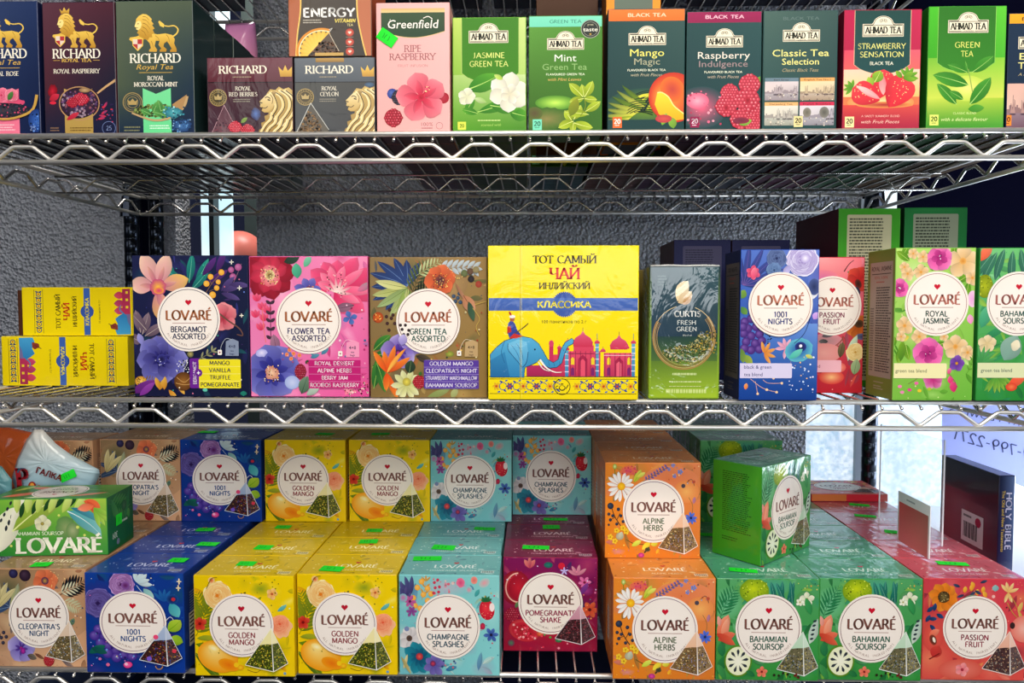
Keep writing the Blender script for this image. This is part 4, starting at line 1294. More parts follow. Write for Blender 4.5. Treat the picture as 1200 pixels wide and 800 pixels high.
def art_flower():
    A = Art(292, 300, 432, 463)
    A.bg('#e070a8', '#f890b8', '#f088b8', '#e04c94')
    A.rich(['#d03078', '#fbc0d8', '#b83060', '#e060a0', '#8a70b0'], 18, 26)
    A.ell(330, 345, 16, 30, c='#f8a8c8', c2='#ee80b0', rings=2)
    for a in (200, 240, 280, 320, 0, 40, 80, 130, 170):
        A.petal(314, 318, a, 33, 24, '#b01c34', '#7c0c24', 4, tip=.6)
    for a in (20, 65, 110, 150, 190, 250, 300):
        A.petal(315, 320, a, 23, 16, '#e0405c', '#a01430', 4, tip=.6)
    A.ell(316, 322, 12, c='#f0b8a8', c2='#e06070', wob=.08); A.ell(316, 321, 6, c='#5a4020', c2='#f4dca0'); A.dots(305, 311, 327, 332, 60, .5, 1, ['#f8e0a0', '#3a2010', '#c8a040'])
    A.petal(333, 306, 15, 20, 10, '#203428', '#3c5a48', 10)
    for a, L in ((-10, 60), (20, 60), (50, 46), (80, 34), (110, 34), (140, 36), (165, 30), (-40, 45), (-65, 34)):
        A.petal(393, 337, a, L, 20, '#d82058', '#fa7ca0', 6, tip=.6)
    for a, L in ((-5, 46), (32, 42), (64, 30), (98, 28), (128, 26), (155, 22), (-30, 34)):
        A.petal(393, 338, a, L, 11, '#f04878', '#ffa8bc', 6)
    for a in (150, 120, 95, 70, 45, 20, -5):
        A.petal(396, 342, a, 19, 3.4, '#fff0e0', '#d02c60', 4)
    A.dots(382, 316, 408, 345, 34, .4, 1.1, ['#50101c', '#fff4e0', '#f8c8b0', '#3a0c14'])
    A.petal(349, 325, 95, 18, 12, '#3a9a78', '#6ac8a0'); A.petal(357, 312, 60, 16, 8, '#58b088', '#a0d8b8'); A.petal(420, 340, 30, 20, 8, '#e06090', '#7ab8a0')
    A.flower(362, 339, 17, 7, '#3c3c98', '#a8a0e0', None, .55, 10); A.ell(362, 338, 4, c='#c04830', c2='#602040'); A.dots(357, 333, 368, 344, 12, .5, .9, ['#f0a040', '#501830'])
    for x, y in ((306, 362), (308, 375), (300, 352), (312, 366), (304, 386), (298, 371)):
        for a in (60, 90, 120):
            A.petal(x, y, a, 10, 5, '#e02c58', '#f88aa8')
    A.stroke([(306, 360), (308, 385), (310, 400)], .8, '#e8786a')
    A.stroke([(316, 352), (316, 400)], .9, '#402838')
    for y in (355, 367, 376, 386, 396):
        A.petal(316, y, 40, 7, 4, '#3a2434', '#54384c'); A.petal(316, y, 140, 7, 4, '#3a2434', '#54384c')
    A.petal(323, 412, 100, 22, 12, '#8a5a78', '#b8889c', rib='#5a3a50')
    A.petal(416, 356, 195, 24, 11, '#98647c', '#705068', -8, rib='#3a2838')
    A.flower(411, 371, 9, 4, '#3c5aa8', '#7a98d0', None, .7, 200)
    A.flower(317, 434, 36, 7, '#3a3c9c', '#b4b4ec', None, .95, 4, 6, .62); A.flower(317, 434, 20, 8, '#1c1c74', '#5454b4', None, .45, 12)
    A.ell(317, 436, 8, c='#f4c8a0', c2='#c88070', wob=.12); A.dots(308, 427, 326, 446, 40, .5, 1.1, ['#3a1c28', '#f8e0c0', '#e0a040'])
    A.ell(305, 412, 7, 5, c='#e8e0fa', c2='#a8a8e4', wob=.15); A.ell(341, 447, 9, 8, c='#c8d0f0', c2='#a0b0e0')
    A.rasp(351, 434, 7, '#c02848', '#801428', 9); A.petal(357, 425, 50, 6, 4, '#3a4830')
    A.petal(352, 460, 70, 22, 14, '#4a6850', '#88a088', rib='#2c4434'); A.petal(358, 462, 35, 20, 9, '#9ab0a0', '#d8e0d0')
    for a, x, y in ((160, 372, 410), (100, 366, 416), (40, 376, 414), (20, 363, 418)):
        A.petal(x, y, a, 12, 5, '#3a7898', '#78b0c0')
    for x, y in ((343, 413), (338, 409), (350, 415), (355, 411), (340, 419), (335, 414)):
        A.ell(x, y, 2.4, c='#e85c3c', c2='#f0a060', n=8)
    A.ell(326, 378, 4, 3, c='#e86840', c2='#f8b080')
    for i in range(12):
        a = 40 + i * 9
        A.petal(404 + i * 1.3, 462 - i * .4, 60 + i * 10, 16, 6, '#f07898', '#fcb8c0')
    A.dots(404, 436, 432, 462, 70, .5, 1.4, ['#f8d0c8', '#801830', '#f06080', '#4a1420', '#fbe8d8'])
    A.dots(388, 345, 430, 420, 22, .5, 1.6, ['#c02870', '#fbd0e0', '#3a6aa0', '#902050']); A.dots(322, 400, 360, 425, 14, .5, 1.3, ['#c84058', '#f8a8a0'])
    label(A, 361.7, 374.5, 38.8, ['FLOWER TEA', 'ASSORTED'], '#3a3064', brand='#a5623c')
    bagicon(A, 412.5, 407, '#f49abc', '#302848')
    panel4(A, 361, 420, 423, 454, ['ROYAL DESSERT', 'ALPINE HERBS', 'BERRY JAM', 'ROOIBOS RASPBERRY'], '#c01c70', '#fce8f0')
    return A


def art_greenass():
    A = Art(433, 301, 572, 465)
    A.bg('#8a7048', '#9c7c48', '#7c6438', '#96763c')
    A.rich(['#5a6030', '#2c4060', '#c8a860', '#a86030', '#3c5030'], 18, 26)
    A.ell(520, 330, 30, 24, c='#b8945c', c2='#947448', rings=2)
    for a, L in ((200, 46), (180, 44), (160, 48), (140, 46), (115, 36), (90, 30), (60, 30), (225, 40)):
        A.petal(478, 333, a, L, 11, '#28427c', '#1a2c58', 6, rib='#6a88b8')
    for a, L, c in ((195, 44, '#a8b058'), (172, 40, '#c8c878'), (240, 40, '#98a858'), (265, 42, '#b8c070'), (215, 44, '#88a058')):
        A.petal(478, 336, a, L, 10, c, mix(c, '#ffffff', .3), -8, rib='#607030')
    A.petal(473, 340, -100, 48, 10, '#88a048', '#d0d890', 8); A.petal(480, 338, -80, 40, 9, '#687c3c', '#b0bc70', 10)
    A.fern(482, 345, 70, 46, '#2c3820', 9, .42, -20, .16, '#8a9858'); A.fern(488, 322, 30, 34, '#a8b478', 7, .4, 0, .2, '#e0e4b0'); A.fern(484, 352, 40, 34, '#12180c', 8, .5, 0, .14)
    A.sprig(512, 314, 8, 44, '#b0bcc0', 7, .38, -16, .28)
    A.flower(517, 327, 19, 6, '#c84820', '#f0905c', None, 1.0, 12); A.flower(517, 328, 11, 7, '#a03c20', '#e8743c', None, .6); A.ell(517, 328, 6, c='#4a1c34', c2='#804030'); A.dots(509, 319, 526, 338, 40, .4, 1, ['#f8d870', '#f8b040', '#3c1430']); A.dots(525, 312, 545, 330, 20, .3, .7, ['#f8e088', '#f8c860'])
    for x, y, c in ((546, 319, '#5a6438'), (553, 317, '#5a3c28'), (554, 326, '#1c1418'), (563, 332, '#9c3420'), (560, 315, '#8a7c50')):
        A.ell(x, y, 4, c=mix(c, '#ffffff', .1), c2=c)
    for x, y in ((533, 346), (538, 348), (535, 352), (540, 343), (541, 353)):
        A.berry(x, y, 2.4, '#243850', '#8098b0')
    A.petal(535, 330, -60, 30, 4, '#9a6848', '#c09070'); A.petal(545, 345, -60, 24, 14, '#b87850', '#d8a080', 10, rib='#7a4430'); A.petal(551, 352, -75, 24, 8, '#2c4a34', '#4a7050')
    A.stroke([(558, 356), (572, 352)], .7, '#c8a850'); A.stroke([(556, 360), (564, 372), (560, 382), (564, 392)], .7, '#c8a850')
    A.ell(442, 371, 6.5, c='#e06c20', c2='#a03c14'); A.dots(437, 366, 447, 376, 10, .5, 1, ['#f8c060', '#701c10'])
    for x, y in ((453, 378), (458, 372), (455, 386), (462, 378), (460, 368), (452, 370), (456, 362)):
        A.berry(x, y, 2.1, '#2c1418', '#8a5848')
    for a, x, y, L in ((30, 434, 430, 44), (60, 434, 440, 44), (80, 436, 455, 40), (10, 436, 416, 36), (-70, 440, 425, 36), (45, 436, 410, 28)):
        A.petal(x, y, a, L, 12, '#1c5c24', '#5a9c34', -10, rib='#90b850')
    A.flower(467, 412, 24, 5, '#5a3ca0', '#ece8fa', None, .95, 20, 6, .6); A.flower(467, 412, 12, 7, '#3a1c80', '#7a58c0', None, .4); A.ell(466, 413, 4, c='#e040a0', c2='#201028'); A.flower(483, 403, 14, 5, '#6a50b0', '#c8bcec', None, .7, 30)
    for a, L in ((95, 26), (70, 34), (30, 34), (120, 30), (-70, 34), (-95, 22), (50, 22)):
        A.petal(452, 436, a, L, 8, '#e04810', '#fbb040', 6)
    A.petal(452, 437, 60, 38, 5, '#f8c050', '#f07020', -20)
    A.flower(476, 451, 19, 10, '#c8c878', '#f8f6d8', None, .4, 0); A.ell(476, 447, 5, c='#e8d850', c2='#b0a040')
    A.rasp(491, 447, 7.5, '#e02438', '#90101c', 8); A.petal(491, 440, 60, 6, 4, '#3a6828')
    A.petal(479, 437, 80, 16, 13, '#1c3020', '#3a5838', rib='#789058'); A.petal(487, 416, -20, 22, 9, '#3a3028', '#6a5840', rib='#1c1810')
    A.petal(500, 466, 20, 30, 8, '#7a8848', '#a8b470'); A.petal(530, 466, 60, 14, 8, '#98a060', '#c8c888')
    A.ell(528, 414, 5, 3.5, c='#a8b040', c2='#788030'); A.dots(505, 400, 545, 425, 12, .6, 1.4, ['#c04838', '#e8c060', '#30402c']); A.dots(545, 350, 570, 420, 10, .5, 1.4, ['#e8d8a0', '#a03c28'])
    label(A, 502.5, 375.5, 38.5, ['GREEN TEA', 'ASSORTED'], '#1c5c50', brand='#b0684c')
    for x, y in ((471, 385), (475, 380), (479, 386), (473, 391), (478, 391), (469, 380)):
        A.berry(x, y, 1.9, '#201418', '#8a6858')
    A.petal(470, 404, 75, 14, 11, '#9080c8', '#e8e0f8')
    bagicon(A, 553, 407, '#c0a070', '#3a3024')
    panel4(A, 497, 421, 563, 455, ['GOLDEN MANGO', "CLEOPATRA'S NIGHT", 'STRAWBERRY MARSHMALLOW', 'BAHAMIAN SOURSOP'], '#56389c', '#f0e8fa')
    return A


def band(A, x0, y0, x1, y1, rows, c, tc, h=5.2):
    A.rrect(x0, y0, x1, y1, 1.8, c)
    for i, t in enumerate(rows):
        A.text(t, x0 + 10, y0 + (y1 - y0) * (i + .5) / len(rows), h * .8, tc, align='l', bold=.004)


def art_tall_nights():
    A = Art(867, 292, 960, 472)
    A.bg('#4a6cc0', '#6a80cc', '#10409c', '#14409c', )
    A.rich(['#2a3a8a', '#7a88d0', '#3a6ac0', '#5a4a9a'], 18, 26)
    A.grad(867, 380, 960, 472, '#4a74c8', '#6c94d8', '#0a3c90', '#0a3888')
    for a in (60, 80, 100, 120, 140, 40, 20, 0):
        A.petal(870, 334, a, 52, 8, '#2c3880', '#3c50a0', 6, rib='#7a58a0')
    A.rose(909, 302, 12, '#1c2858', '#6a80b0', 4); A.rose(906, 316, 9, '#28406c', '#7898c8', 3)
    A.rose(940, 304, 19, '#6a50a8', '#e8e4f8', 7); A.ell(943, 302, 6, c='#f4f0fc', c2='#b0a0d8'); A.petal(925, 310, 240, 14, 8, '#a8a0d8', '#d8d4f0')
    A.flower(881, 319, 9, 6, '#c82858', '#f88aa0', None, .7, 90); A.petal(881, 326, 80, 14, 8, '#e04870', '#f8a0b0')
    A.petal(955, 332, 260, 20, 14, '#c8ccd8', '#f0ecf0'); A.ell(955, 336, 7, 10, c='#24305c', c2='#485890')
    A.petal(866, 350, 60, 12, 10, '#5a8a38', '#90b040'); A.petal(867, 360, -50, 12, 8, '#488040', '#80a838')
    for x, y in ((872, 378), (880, 374), (876, 386), (886, 384), (871, 392), (880, 395), (890, 393), (874, 402), (885, 404), (893, 401), (880, 412), (890, 411), (870, 384), (872, 410)):
        A.berry(x, y, 5.4, '#3c1c70', '#c8a0e8')
    A.petal(870, 418, -40, 16, 9, '#7a9838', '#b0b848'); A.petal(868, 410, -80, 18, 8, '#5a8038', '#90a840')
    for a in (20, 60, -20, -60, 100):
        A.petal(896, 416, a, 15, 4.5, '#d88030', '#f8c070', 6)
    A.dots(893, 392, 905, 404, 12, .6, 1.2, ['#14203c'])
    for a in (60, 100, 140, 180, -100, -60, 20):
        A.petal(922, 410, a, 13, 4.5, '#d890b0', '#f4c8d0', 6)
    A.ell(938, 412, 17, 14, c='#1c4aa0', c2='#60b8c8', rot=20, rings=4, wob=.05); A.ell(940, 408, 7, 6, c='#0c1030', c2='#28388c'); A.ell(940, 407, 2, c='#e8e8ff'); A.petal(926, 422, 30, 20, 8, '#48b8a8', '#88d8c0', 10); A.petal(946, 418, -20, 10, 5, '#e8d050', '#78c8b0')
    A.stroke([(932, 404), (944, 392), (951, 372), (950, 362)], .7, '#1c2c60')
    A.petal(955, 375, 60, 10, 8, '#c090e0', '#e0c0f0')
    A.dots(925, 420, 958, 465, 34, .4, 1.4, ['#e8e4ff', '#f8c080', '#f0f0ff', '#c8e0ff'])
    A.stroke([(880, 447), (895, 458), (912, 463)], .6, '#e8b090'); A.stroke([(886, 450), (888, 460), (889, 465)], .6, '#e8b090'); A.stroke([(895, 448), (902, 452), (918, 452)], .6, '#e8b090')
    for x, y in ((889, 465), (912, 463), (918, 452), (874, 455), (908, 446), (900, 460)):
        A.ell(x, y, 1.6, c='#f8d0a0')
    A.petal(874, 460, 80, 8, 5, '#e87838', '#f8c080')
    label(A, 914.5, 357, 38.7, ['1001', 'NIGHTS'], '#2c3a80', brand='#c07860', brown_ring='#b07060')
    band(A, 862, 428, 930, 446, ['black & green', 'tea blend'], '#d8d0ec', '#3a4078')
    return A


def art_tall_passion():
    A = Art(926, 301, 1013, 467)
    A.bg('#f07888', '#e88090', '#c01c30', '#b81c28')
    A.rich(['#a01828', '#f8a898', '#e06048', '#88485a'], 18, 26)
    A.ell(970, 308, 40, 22, c='#f8a0a0', c2='#ee7480', off=(-.3, -.3), rings=4); A.ell(962, 326, 20, 10, c='#d870a0', c2='#f08090', rings=2)
    A.stroke([(988, 318), (994, 309), (1000, 304)], 1.4, '#5a2028', .6); A.petal(992, 318, -20, 18, 8, '#5a8048', '#98b070', 10)
    A.flower(1007, 328, 17, 6, '#b81c20', '#f07048', None, 1, 10); A.ell(1006, 333, 4, 6, c='#281410', c2='#702820', rot=20)
    A.petal(1006, 350, 100, 14, 8, '#182038', '#384868')
    A.flower(1007, 385, 16, 7, '#a84810', '#f09040', None, .9); A.ell(1008, 382, 6, 5, c='#2c1c14', c2='#5a3c20'); A.ell(1012, 398, 8, 4, c='#383c58', c2='#606080')
    A.ell(968, 403, 20, 9, c='#a88080', c2='#d88890', rings=2); A.petal(962, 398, 20, 20, 8, '#504850', '#a89898'); A.petal(970, 404, 180, 12, 6, '#3a3838', '#888080')
    for i in range(6):
        A.stroke([(960 + i * 5, 428 - i), (972 + i * 4, 415 - i * 2), (988, 402 - i)], .8, '#904838')
    A.ell(965, 418, 22, 12, c='#e8a098', c2='#e08c88', rings=2)
    A.petal(995, 428, 75, 34, 10, '#a8c8a8', '#e0ecd0', -10); A.petal(985, 424, 80, 20, 9, '#5a4a30', '#8a7850', rib='#302418')
    A.rose(1004, 417, 11, '#d0983c', '#f8e8b0', 4); A.petal(1003, 445, 80, 20, 12, '#88a070', '#b8c898', rib='#607848')
    A.ell(975, 448, 16, 9, c='#f8c080', c2='#d83c38', rings=3); A.ell(985, 436, 8, 6, c='#f8a080', c2='#e06058')
    label(A, 974, 360, 36.5, ['PASSION', 'FRUIT'], '#8c2c4c', brand='#b87060', brown_ring='#b07068')
    band(A, 920, 427, 987, 442, ['fruit tea blend'], '#f4b8c4', '#a04058', 4.6)
    return A


def art_tall_jasmine():
    A = Art(1048, 290, 1143, 471)
    A.bg('#b8dc70', '#a8d860', '#78b840', '#6cb43c')
    A.rich(['#4a9020', '#d8f0a0', '#8ac048', '#f0d8b0', '#388020'], 18, 26)
    A.ell(1070, 320, 20, 20, c='#c8e498', c2='#b0d868')

    def jas(x, y, r, rot=0):
        A.flower(x, y, r, 5, '#e0b070', '#fbf2d8', None, .85, rot, 6, .62); A.ell(x, y, r * .2, c='#d88a30', c2='#e8b060')

    def pink(x, y, r):
        A.flower(x, y, r, 5, '#e8409c', '#f4b0d0', None, 1.1, 18, 6, .62); A.flower(x, y, r * .6, 5, '#a81c70', '#ee6cb0', None, .8, 50); A.dots(x - r * .2, y - r * .2, x + r * .2, y + r * .2, 8, .4, .8, ['#ffffff', '#40103c'])
    for x, y, a in ((1055, 300, 60), (1064, 305, 140), (1085, 312, 200), (1140, 320, 100), (1118, 300, 90), (1056, 408, 260), (1062, 404, 280), (1120, 412, 40), (1110, 402, 200), (1136, 330, 260), (1050, 345, 80), (1122, 330, 30), (1075, 300, 0)):
        A.petal(x, y, a, 20, 9, '#4a8a18', '#a8c838', 10, rib='#c8d870')
    A.petal(1066, 395, 200, 12, 7, '#d8c040', '#e8e088'); A.petal(1056, 425, 85, 26, 9, '#48801c', '#98c030'); A.petal(1050, 405, 120, 14, 8, '#5a9820', '#c0d040')
    jas(1062, 320, 9); jas(1058, 312, 7, 30); jas(1078, 318, 10, 20); jas(1080, 300, 8, 10); jas(1068, 296, 7)
    jas(1128, 305, 21, 18); jas(1140, 325, 10); jas(1116, 335, 8, 20); jas(1060, 382, 12, 20); jas(1078, 395, 11, 40); jas(1056, 395, 7)
    pink(1100, 301, 17); pink(1053, 337, 12); A.ell(1141, 350, 6, 10, c='#e8a0d8', c2='#f0c8e0'); A.petal(1140, 380, 100, 12, 8, '#f08cc0', '#f8c8e0')
    jas(1122, 407, 16, 20); jas(1137, 414, 10, 0); jas(1108, 395, 6); pink(1089, 416, 20)
    A.flower(1124, 427, 10, 5, '#5c2c90', '#b07ad8', '#e8a030', .9, 10)
    A.fern(1050, 400, 250, 18, '#4a8a20', 4, .6)
    A.stroke([(1114, 438), (1122, 448), (1126, 456)], .8, '#a03060'); A.petal(1118, 452, 100, 10, 7, '#e0286c', '#f880a8'); A.petal(1122, 462, 100, 14, 9, '#d02464', '#f06898'); A.petal(1114, 440, 70, 8, 5, '#e04880', '#f8a0c0')
    A.flower(1096, 447, 13, 5, '#c02878', '#fbe8f0', None, .9, 240); A.stroke([(1066, 452), (1076, 446), (1082, 438)], .7, '#7a5040')
    for x, y, c in ((1076, 451, '#e868a0'), (1068, 459, '#e04890'), (1056, 455, '#f080b0'), (1080, 460, '#e8c830'), (1059, 462, '#e888b0'), (1092, 458, '#a8c830')):
        A.ell(x, y, 2.6, 2, c=c)
    A.sprig(1136, 440, 60, 18, '#5a9828', 3)
    label(A, 1098, 355.7, 38.5, ['ROYAL', 'JASMINE'], '#2c5044', brand='#b86f60', brown_ring='#b07878')
    band(A, 1040, 427, 1112, 445, ['green tea blend'], '#f0e8b0', '#6a7048')
    return A


def art_tall_soursop():
    A = Art(1146, 290, 1240, 472)
    A.bg('#78c880', '#60b860', '#2c8c38', '#1c8030')
    A.rich(['#1c6a38', '#98d8a0', '#2a8a60', '#a0c040'], 26, 46)
    for a, x, y in ((250, 1175, 290), (265, 1185, 292), (280, 1194, 290), (240, 1166, 294), (290, 1202, 292), (230, 1160, 296), (300, 1212, 294)):
        A.petal(x, y, a, 40, 10, '#3a7c5c', '#285c54', 10, rib='#78b090')
    A.petal(1146, 305, 60, 26, 12, '#e85c38', '#f8a080'); A.ell(1152, 335, 10, 14, c='#b0b818', c2='#788c10', rings=3); A.dots(1146, 322, 1162, 348, 24, .5, 1, ['#d0d840', '#5c7010'])
    A.petal(1210, 310, 60, 28, 14, '#e8a070', '#f8d0a8'); A.petal(1149, 385, 70, 30, 14, '#38986c', '#70c898'); A.petal(1150, 400, 30, 36, 9, '#1c7c48', '#58b078')
    A.petal(1178, 424, 60, 34, 26, '#78a090', '#98b8a8', 10); A.petal(1150, 428, 70, 24, 10, '#40806c', '#78a898'); A.flower(1157, 404, 12, 5, '#d8c088', '#f8ecd0', None, .9, 20); A.petal(1186, 404, -20, 12, 14, '#e8dcb8', '#f4ecd0')
    for a in (60, 40, 80, 20, 100):
        A.petal(1150, 428, a, 22, 4, '#3a9048', '#68b868')
    for a in (-60, -75, -90, -110, -45, -30):
        A.petal(1168, 440, a, 24, 5, '#3a9030', '#c8d048')
    A.petal(1184, 455, 30, 26, 12, '#e84830', '#f89058', 10); A.ell(1188, 456, 7, 5, c='#f08048', c2='#d83c28')
    label(A, 1193.5, 356, 38.5, ['BAHAMIAN', 'SOURSOP'], '#2c5c50', brand='#a8645c')
    band(A, 1140, 427, 1216, 445, ['green tea blend'], '#dce0b0', '#3c6054')
    return A


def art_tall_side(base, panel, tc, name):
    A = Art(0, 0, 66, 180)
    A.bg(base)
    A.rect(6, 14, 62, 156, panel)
    A.text(name, 34, 22, 5, tc, bold=.03)
    A.rect(10, 28, 58, 29, tc)
    A.text(name, 34, 33, 3.4, '#b04838'); A.tlines(22, 37, 46, 40, 1, '#b04838')
    A.tlines(22, 44, 60, 150, 34, tc, h=.5)
    A.tlines(8, 70, 18, 150, 26, mix(tc, panel, .35), h=.5)
    A.rect(20, 162, 44, 163, panel); A.tlines(20, 166, 44, 172, 2, panel)
    return A


ELE = [(573, 415), (580, 407), (590, 399), (600, 396), (612, 394), (622, 396), (630, 402), (636, 412), (641, 421), (648, 425), (654, 421), (657, 410), (662, 401), (670, 396), (672, 398), (671, 402), (665, 405), (661, 414), (658, 425), (652, 430), (644, 431), (638, 428), (632, 420), (628, 424), (620, 428), (614, 430), (613, 442), (573, 442)]


def art_yellow():
    A = Art(571, 287, 748, 468)
    A.bg('#f8e000', '#f8e200', '#f6dc00', '#f4da00')
    A.roman('\u0422\u041e\u0422 \u0421\u0410\u041c\u042b\u0419', 661, 302.5, 8.6, '#3a2c10', w_=76, thick=.2, thin=.07)
    A.roman('\u0427\u0410\u0419', 661, 319, 12.5, '#e02818', w_=37, thick=.22, thin=.08)
    A.roman('\u0418\u041d\u0414\u0418\u0419\u0421\u041a\u0418\u0419', 661, 333.5, 7, '#3a2c10', w_=61, thick=.2, thin=.08)
    A.poly([(661 + (15.6 if k % 2 else 14) * math.cos(k * math.pi / 36), 355.6 + (15.6 if k % 2 else 14) * math.sin(k * math.pi / 36)) for k in range(72)], '#3c58a4')
    A.rect(571, 348, 748, 363, '#4468b4', '#3c5ca8')
    A.text('\u041a\u041b\u0410\u0421\u0421\u0418\u041a\u0410', 661, 355.6, 7.4, '#f8e840', w_=64, bold=.05)
    A.text('100 \u043f\u0430\u043a\u0435\u0442\u0438\u043a\u043e\u0432 \u043f\u043e 2 \u0433', 661, 376, 3.6, '#2c2810', w_=53, bold=.03)
    rd, ol = '#cc3050', '#7a1840'

    def dome(x, y, r):
        A.poly([(x - r, y), (x - r * 1.1, y - r * .5), (x - r * .8, y - r * 1.0), (x - r * .25, y - r * 1.35), (x, y - r * 1.75), (x + r * .25, y - r * 1.35), (x + r * .8, y - r * 1.0), (x + r * 1.1, y - r * .5), (x + r, y)], '#e06080', rd)
        A.stroke([(x, y - r * 1.7), (x, y - r * 2.1)], .6, ol)

    def arch(x, y0, y1, w_, c):
        A.poly([(x - w_, y1), (x - w_, y0 + w_), (x, y0), (x + w_, y0 + w_), (x + w_, y1)], c)
    A.rect(616, 428, 660, 442, '#b82860', '#a0204c'); A.rect(646, 415, 672, 442, '#d84060', '#b82850')
    for x in (640, 656, 662):
        pass
    A.rect(643, 404, 648, 425, '#c82c58'); A.ell(645.5, 402, 3, 4, c='#d84068'); A.rect(653, 408, 657, 430, '#c82c50'); dome(655, 408, 2.4)
    A.rect(664, 411, 704, 442, '#e04868', '#c03050'); A.rect(672, 404, 696, 414, '#d84060'); dome(683, 406, 11)
    A.rect(708, 413, 744, 442, '#e04868', '#b83058'); dome(726, 409, 10)
    for x in (671, 695, 714, 738):
        arch(x, 418, 427, 2, '#f0d028'); arch(x, 430, 440, 2, '#7a2068')
    arch(683, 415, 442, 5.5, '#a82048'); arch(683, 420, 442, 3.2, '#e8506c'); arch(726, 418, 442, 5, '#a82048'); arch(726, 423, 442, 3, '#e86078')
    for x, h in ((700, 398), (743, 398), (664, 406)):
        A.rect(x - 2, h + 3, x + 2, 442, '#60a8c8', '#3c7cb0'); dome(x, h + 4, 3); A.stroke([(x, h - 2), (x, h - 8)], .6, '#3c6c90')
        for y in range(h + 8, 440, 7):
            A.rect(x - 2.4, y, x + 2.4, y + .9, '#f0e8f8')
    for x, h in ((665, 402), (707, 412), (735, 408)):
        dome(x, h, 3)
    for x in range(668, 704, 6):
        A.rect(x, 411, x + .6, 442, ol)
    for x in range(709, 744, 6):
        A.rect(x, 413, x + .6, 442, ol)
    A.rect(664, 413.5, 704, 414.3, ol); A.rect(708, 415.5, 744, 416.3, '#f4c0c8')
    A.rect(571, 441, 748, 441.8, '#302c20')
    A.stroke(ELE + [ELE[0]], 1.4, '#12304c', smooth=False)
    A.poly(ELE, '#58b0d8', '#2c80b4')
    A.poly([(573, 422), (590, 412), (596, 442), (573, 442)], '#3488b8', '#2068a0')
    A.poly([(594, 402), (606, 397), (616, 400), (618, 412), (616, 424), (611, 430), (606, 424), (599, 416), (594, 409)], '#78c4e4', '#4498c8')
    A.stroke([(594, 402), (594, 409), (599, 416), (606, 424), (611, 430), (616, 424), (618, 412)], .7, '#1c4c74')
    A.stroke([(598, 404), (604, 412), (609, 424)], .5, '#2c6c98'); A.stroke([(604, 402), (610, 412), (612, 422)], .5, '#2c6c98')
    A.stroke([(632, 421), (640, 431), (650, 436), (658, 436)], 2.2, '#fbf8ec', .6); A.stroke([(630, 424), (636, 432), (644, 435)], 1.8, '#e8e4d8', .5)
    A.ell(626, 409, 1.1, c='#101820'); A.stroke([(590, 399), (586, 412), (590, 425)], .6, '#1c5c8c')
    for x in (642, 648, 655, 659):
        A.stroke([(x, 423 if x < 656 else 408), (x + 1.5, 429 if x < 656 else 411)], .4, '#1c5c8c')
    A.poly([(594, 378), (598, 374), (602, 378), (605, 386), (610, 392), (604, 396), (596, 396), (593, 388)], '#3c4ca0', '#2c3c90')
    A.poly([(593, 382), (597, 381), (598, 388), (593, 390)], '#c03028'); A.poly([(601, 390), (612, 393), (604, 396), (595, 396)], '#c83028')
    A.ell(599, 373, 3, c='#a85c34'); A.ell(599, 370, 3.6, 2, c='#f4f0e8'); A.petal(598, 369, 120, 6, 2.4, '#c03020')
    A.stroke([(602, 390), (611, 384), (618, 378)], 1.1, '#5a3c24')
    # frieze
    A.rect(572, 444, 747, 444.7, '#3a3010'); A.rect(572, 461.5, 747, 462.2, '#3a3010')
    for i in range(11):
        x = 580 + i * 16
        if abs(x - 659) < 11:
            continue
        c = '#c84838' if i % 2 else '#e8b020'
        for a in range(0, 360, 60):
            A.petal(x, 453, a, 5, 2.6, '#2c4c9c' if i % 2 else c, c)
        A.ell(x, 453, 1.5, c='#c84020')
        A.ring(x + 8, 453, 4.4, .9, '#2c4c9c', 20, 330, n=14); A.petal(x + 8, 449, 150, 5, 2.2, '#2c4c9c'); A.petal(x + 8, 457, -30, 5, 2.2, '#2c4c9c'); A.petal(x + 5, 459, 200, 4, 2, '#3c6cb0'); A.petal(x + 10, 447, 20, 4, 2, '#3c6cb0')
    A.ring(658.6, 453.5, 9.4, .9, '#302810', n=30); A.ell(658.6, 455, 4, 3.4, c='#302810'); A.ell(658.6, 454.6, 3, 2.5, c='#f4da00'); A.stroke([(663, 456), (666, 451)], 1, '#302810'); A.ring(653, 454.5, 2, .8, '#302810', 60, 300, n=8); A.rect(657, 449.6, 660, 450.8, '#302810')
    A.rect(608.4, 287, 608.9, 468, '#c8b400'); A.rect(610.2, 287, 610.4, 468, '#fff88c')  # fold shadow line and a pale edge drawn into the print
    return A


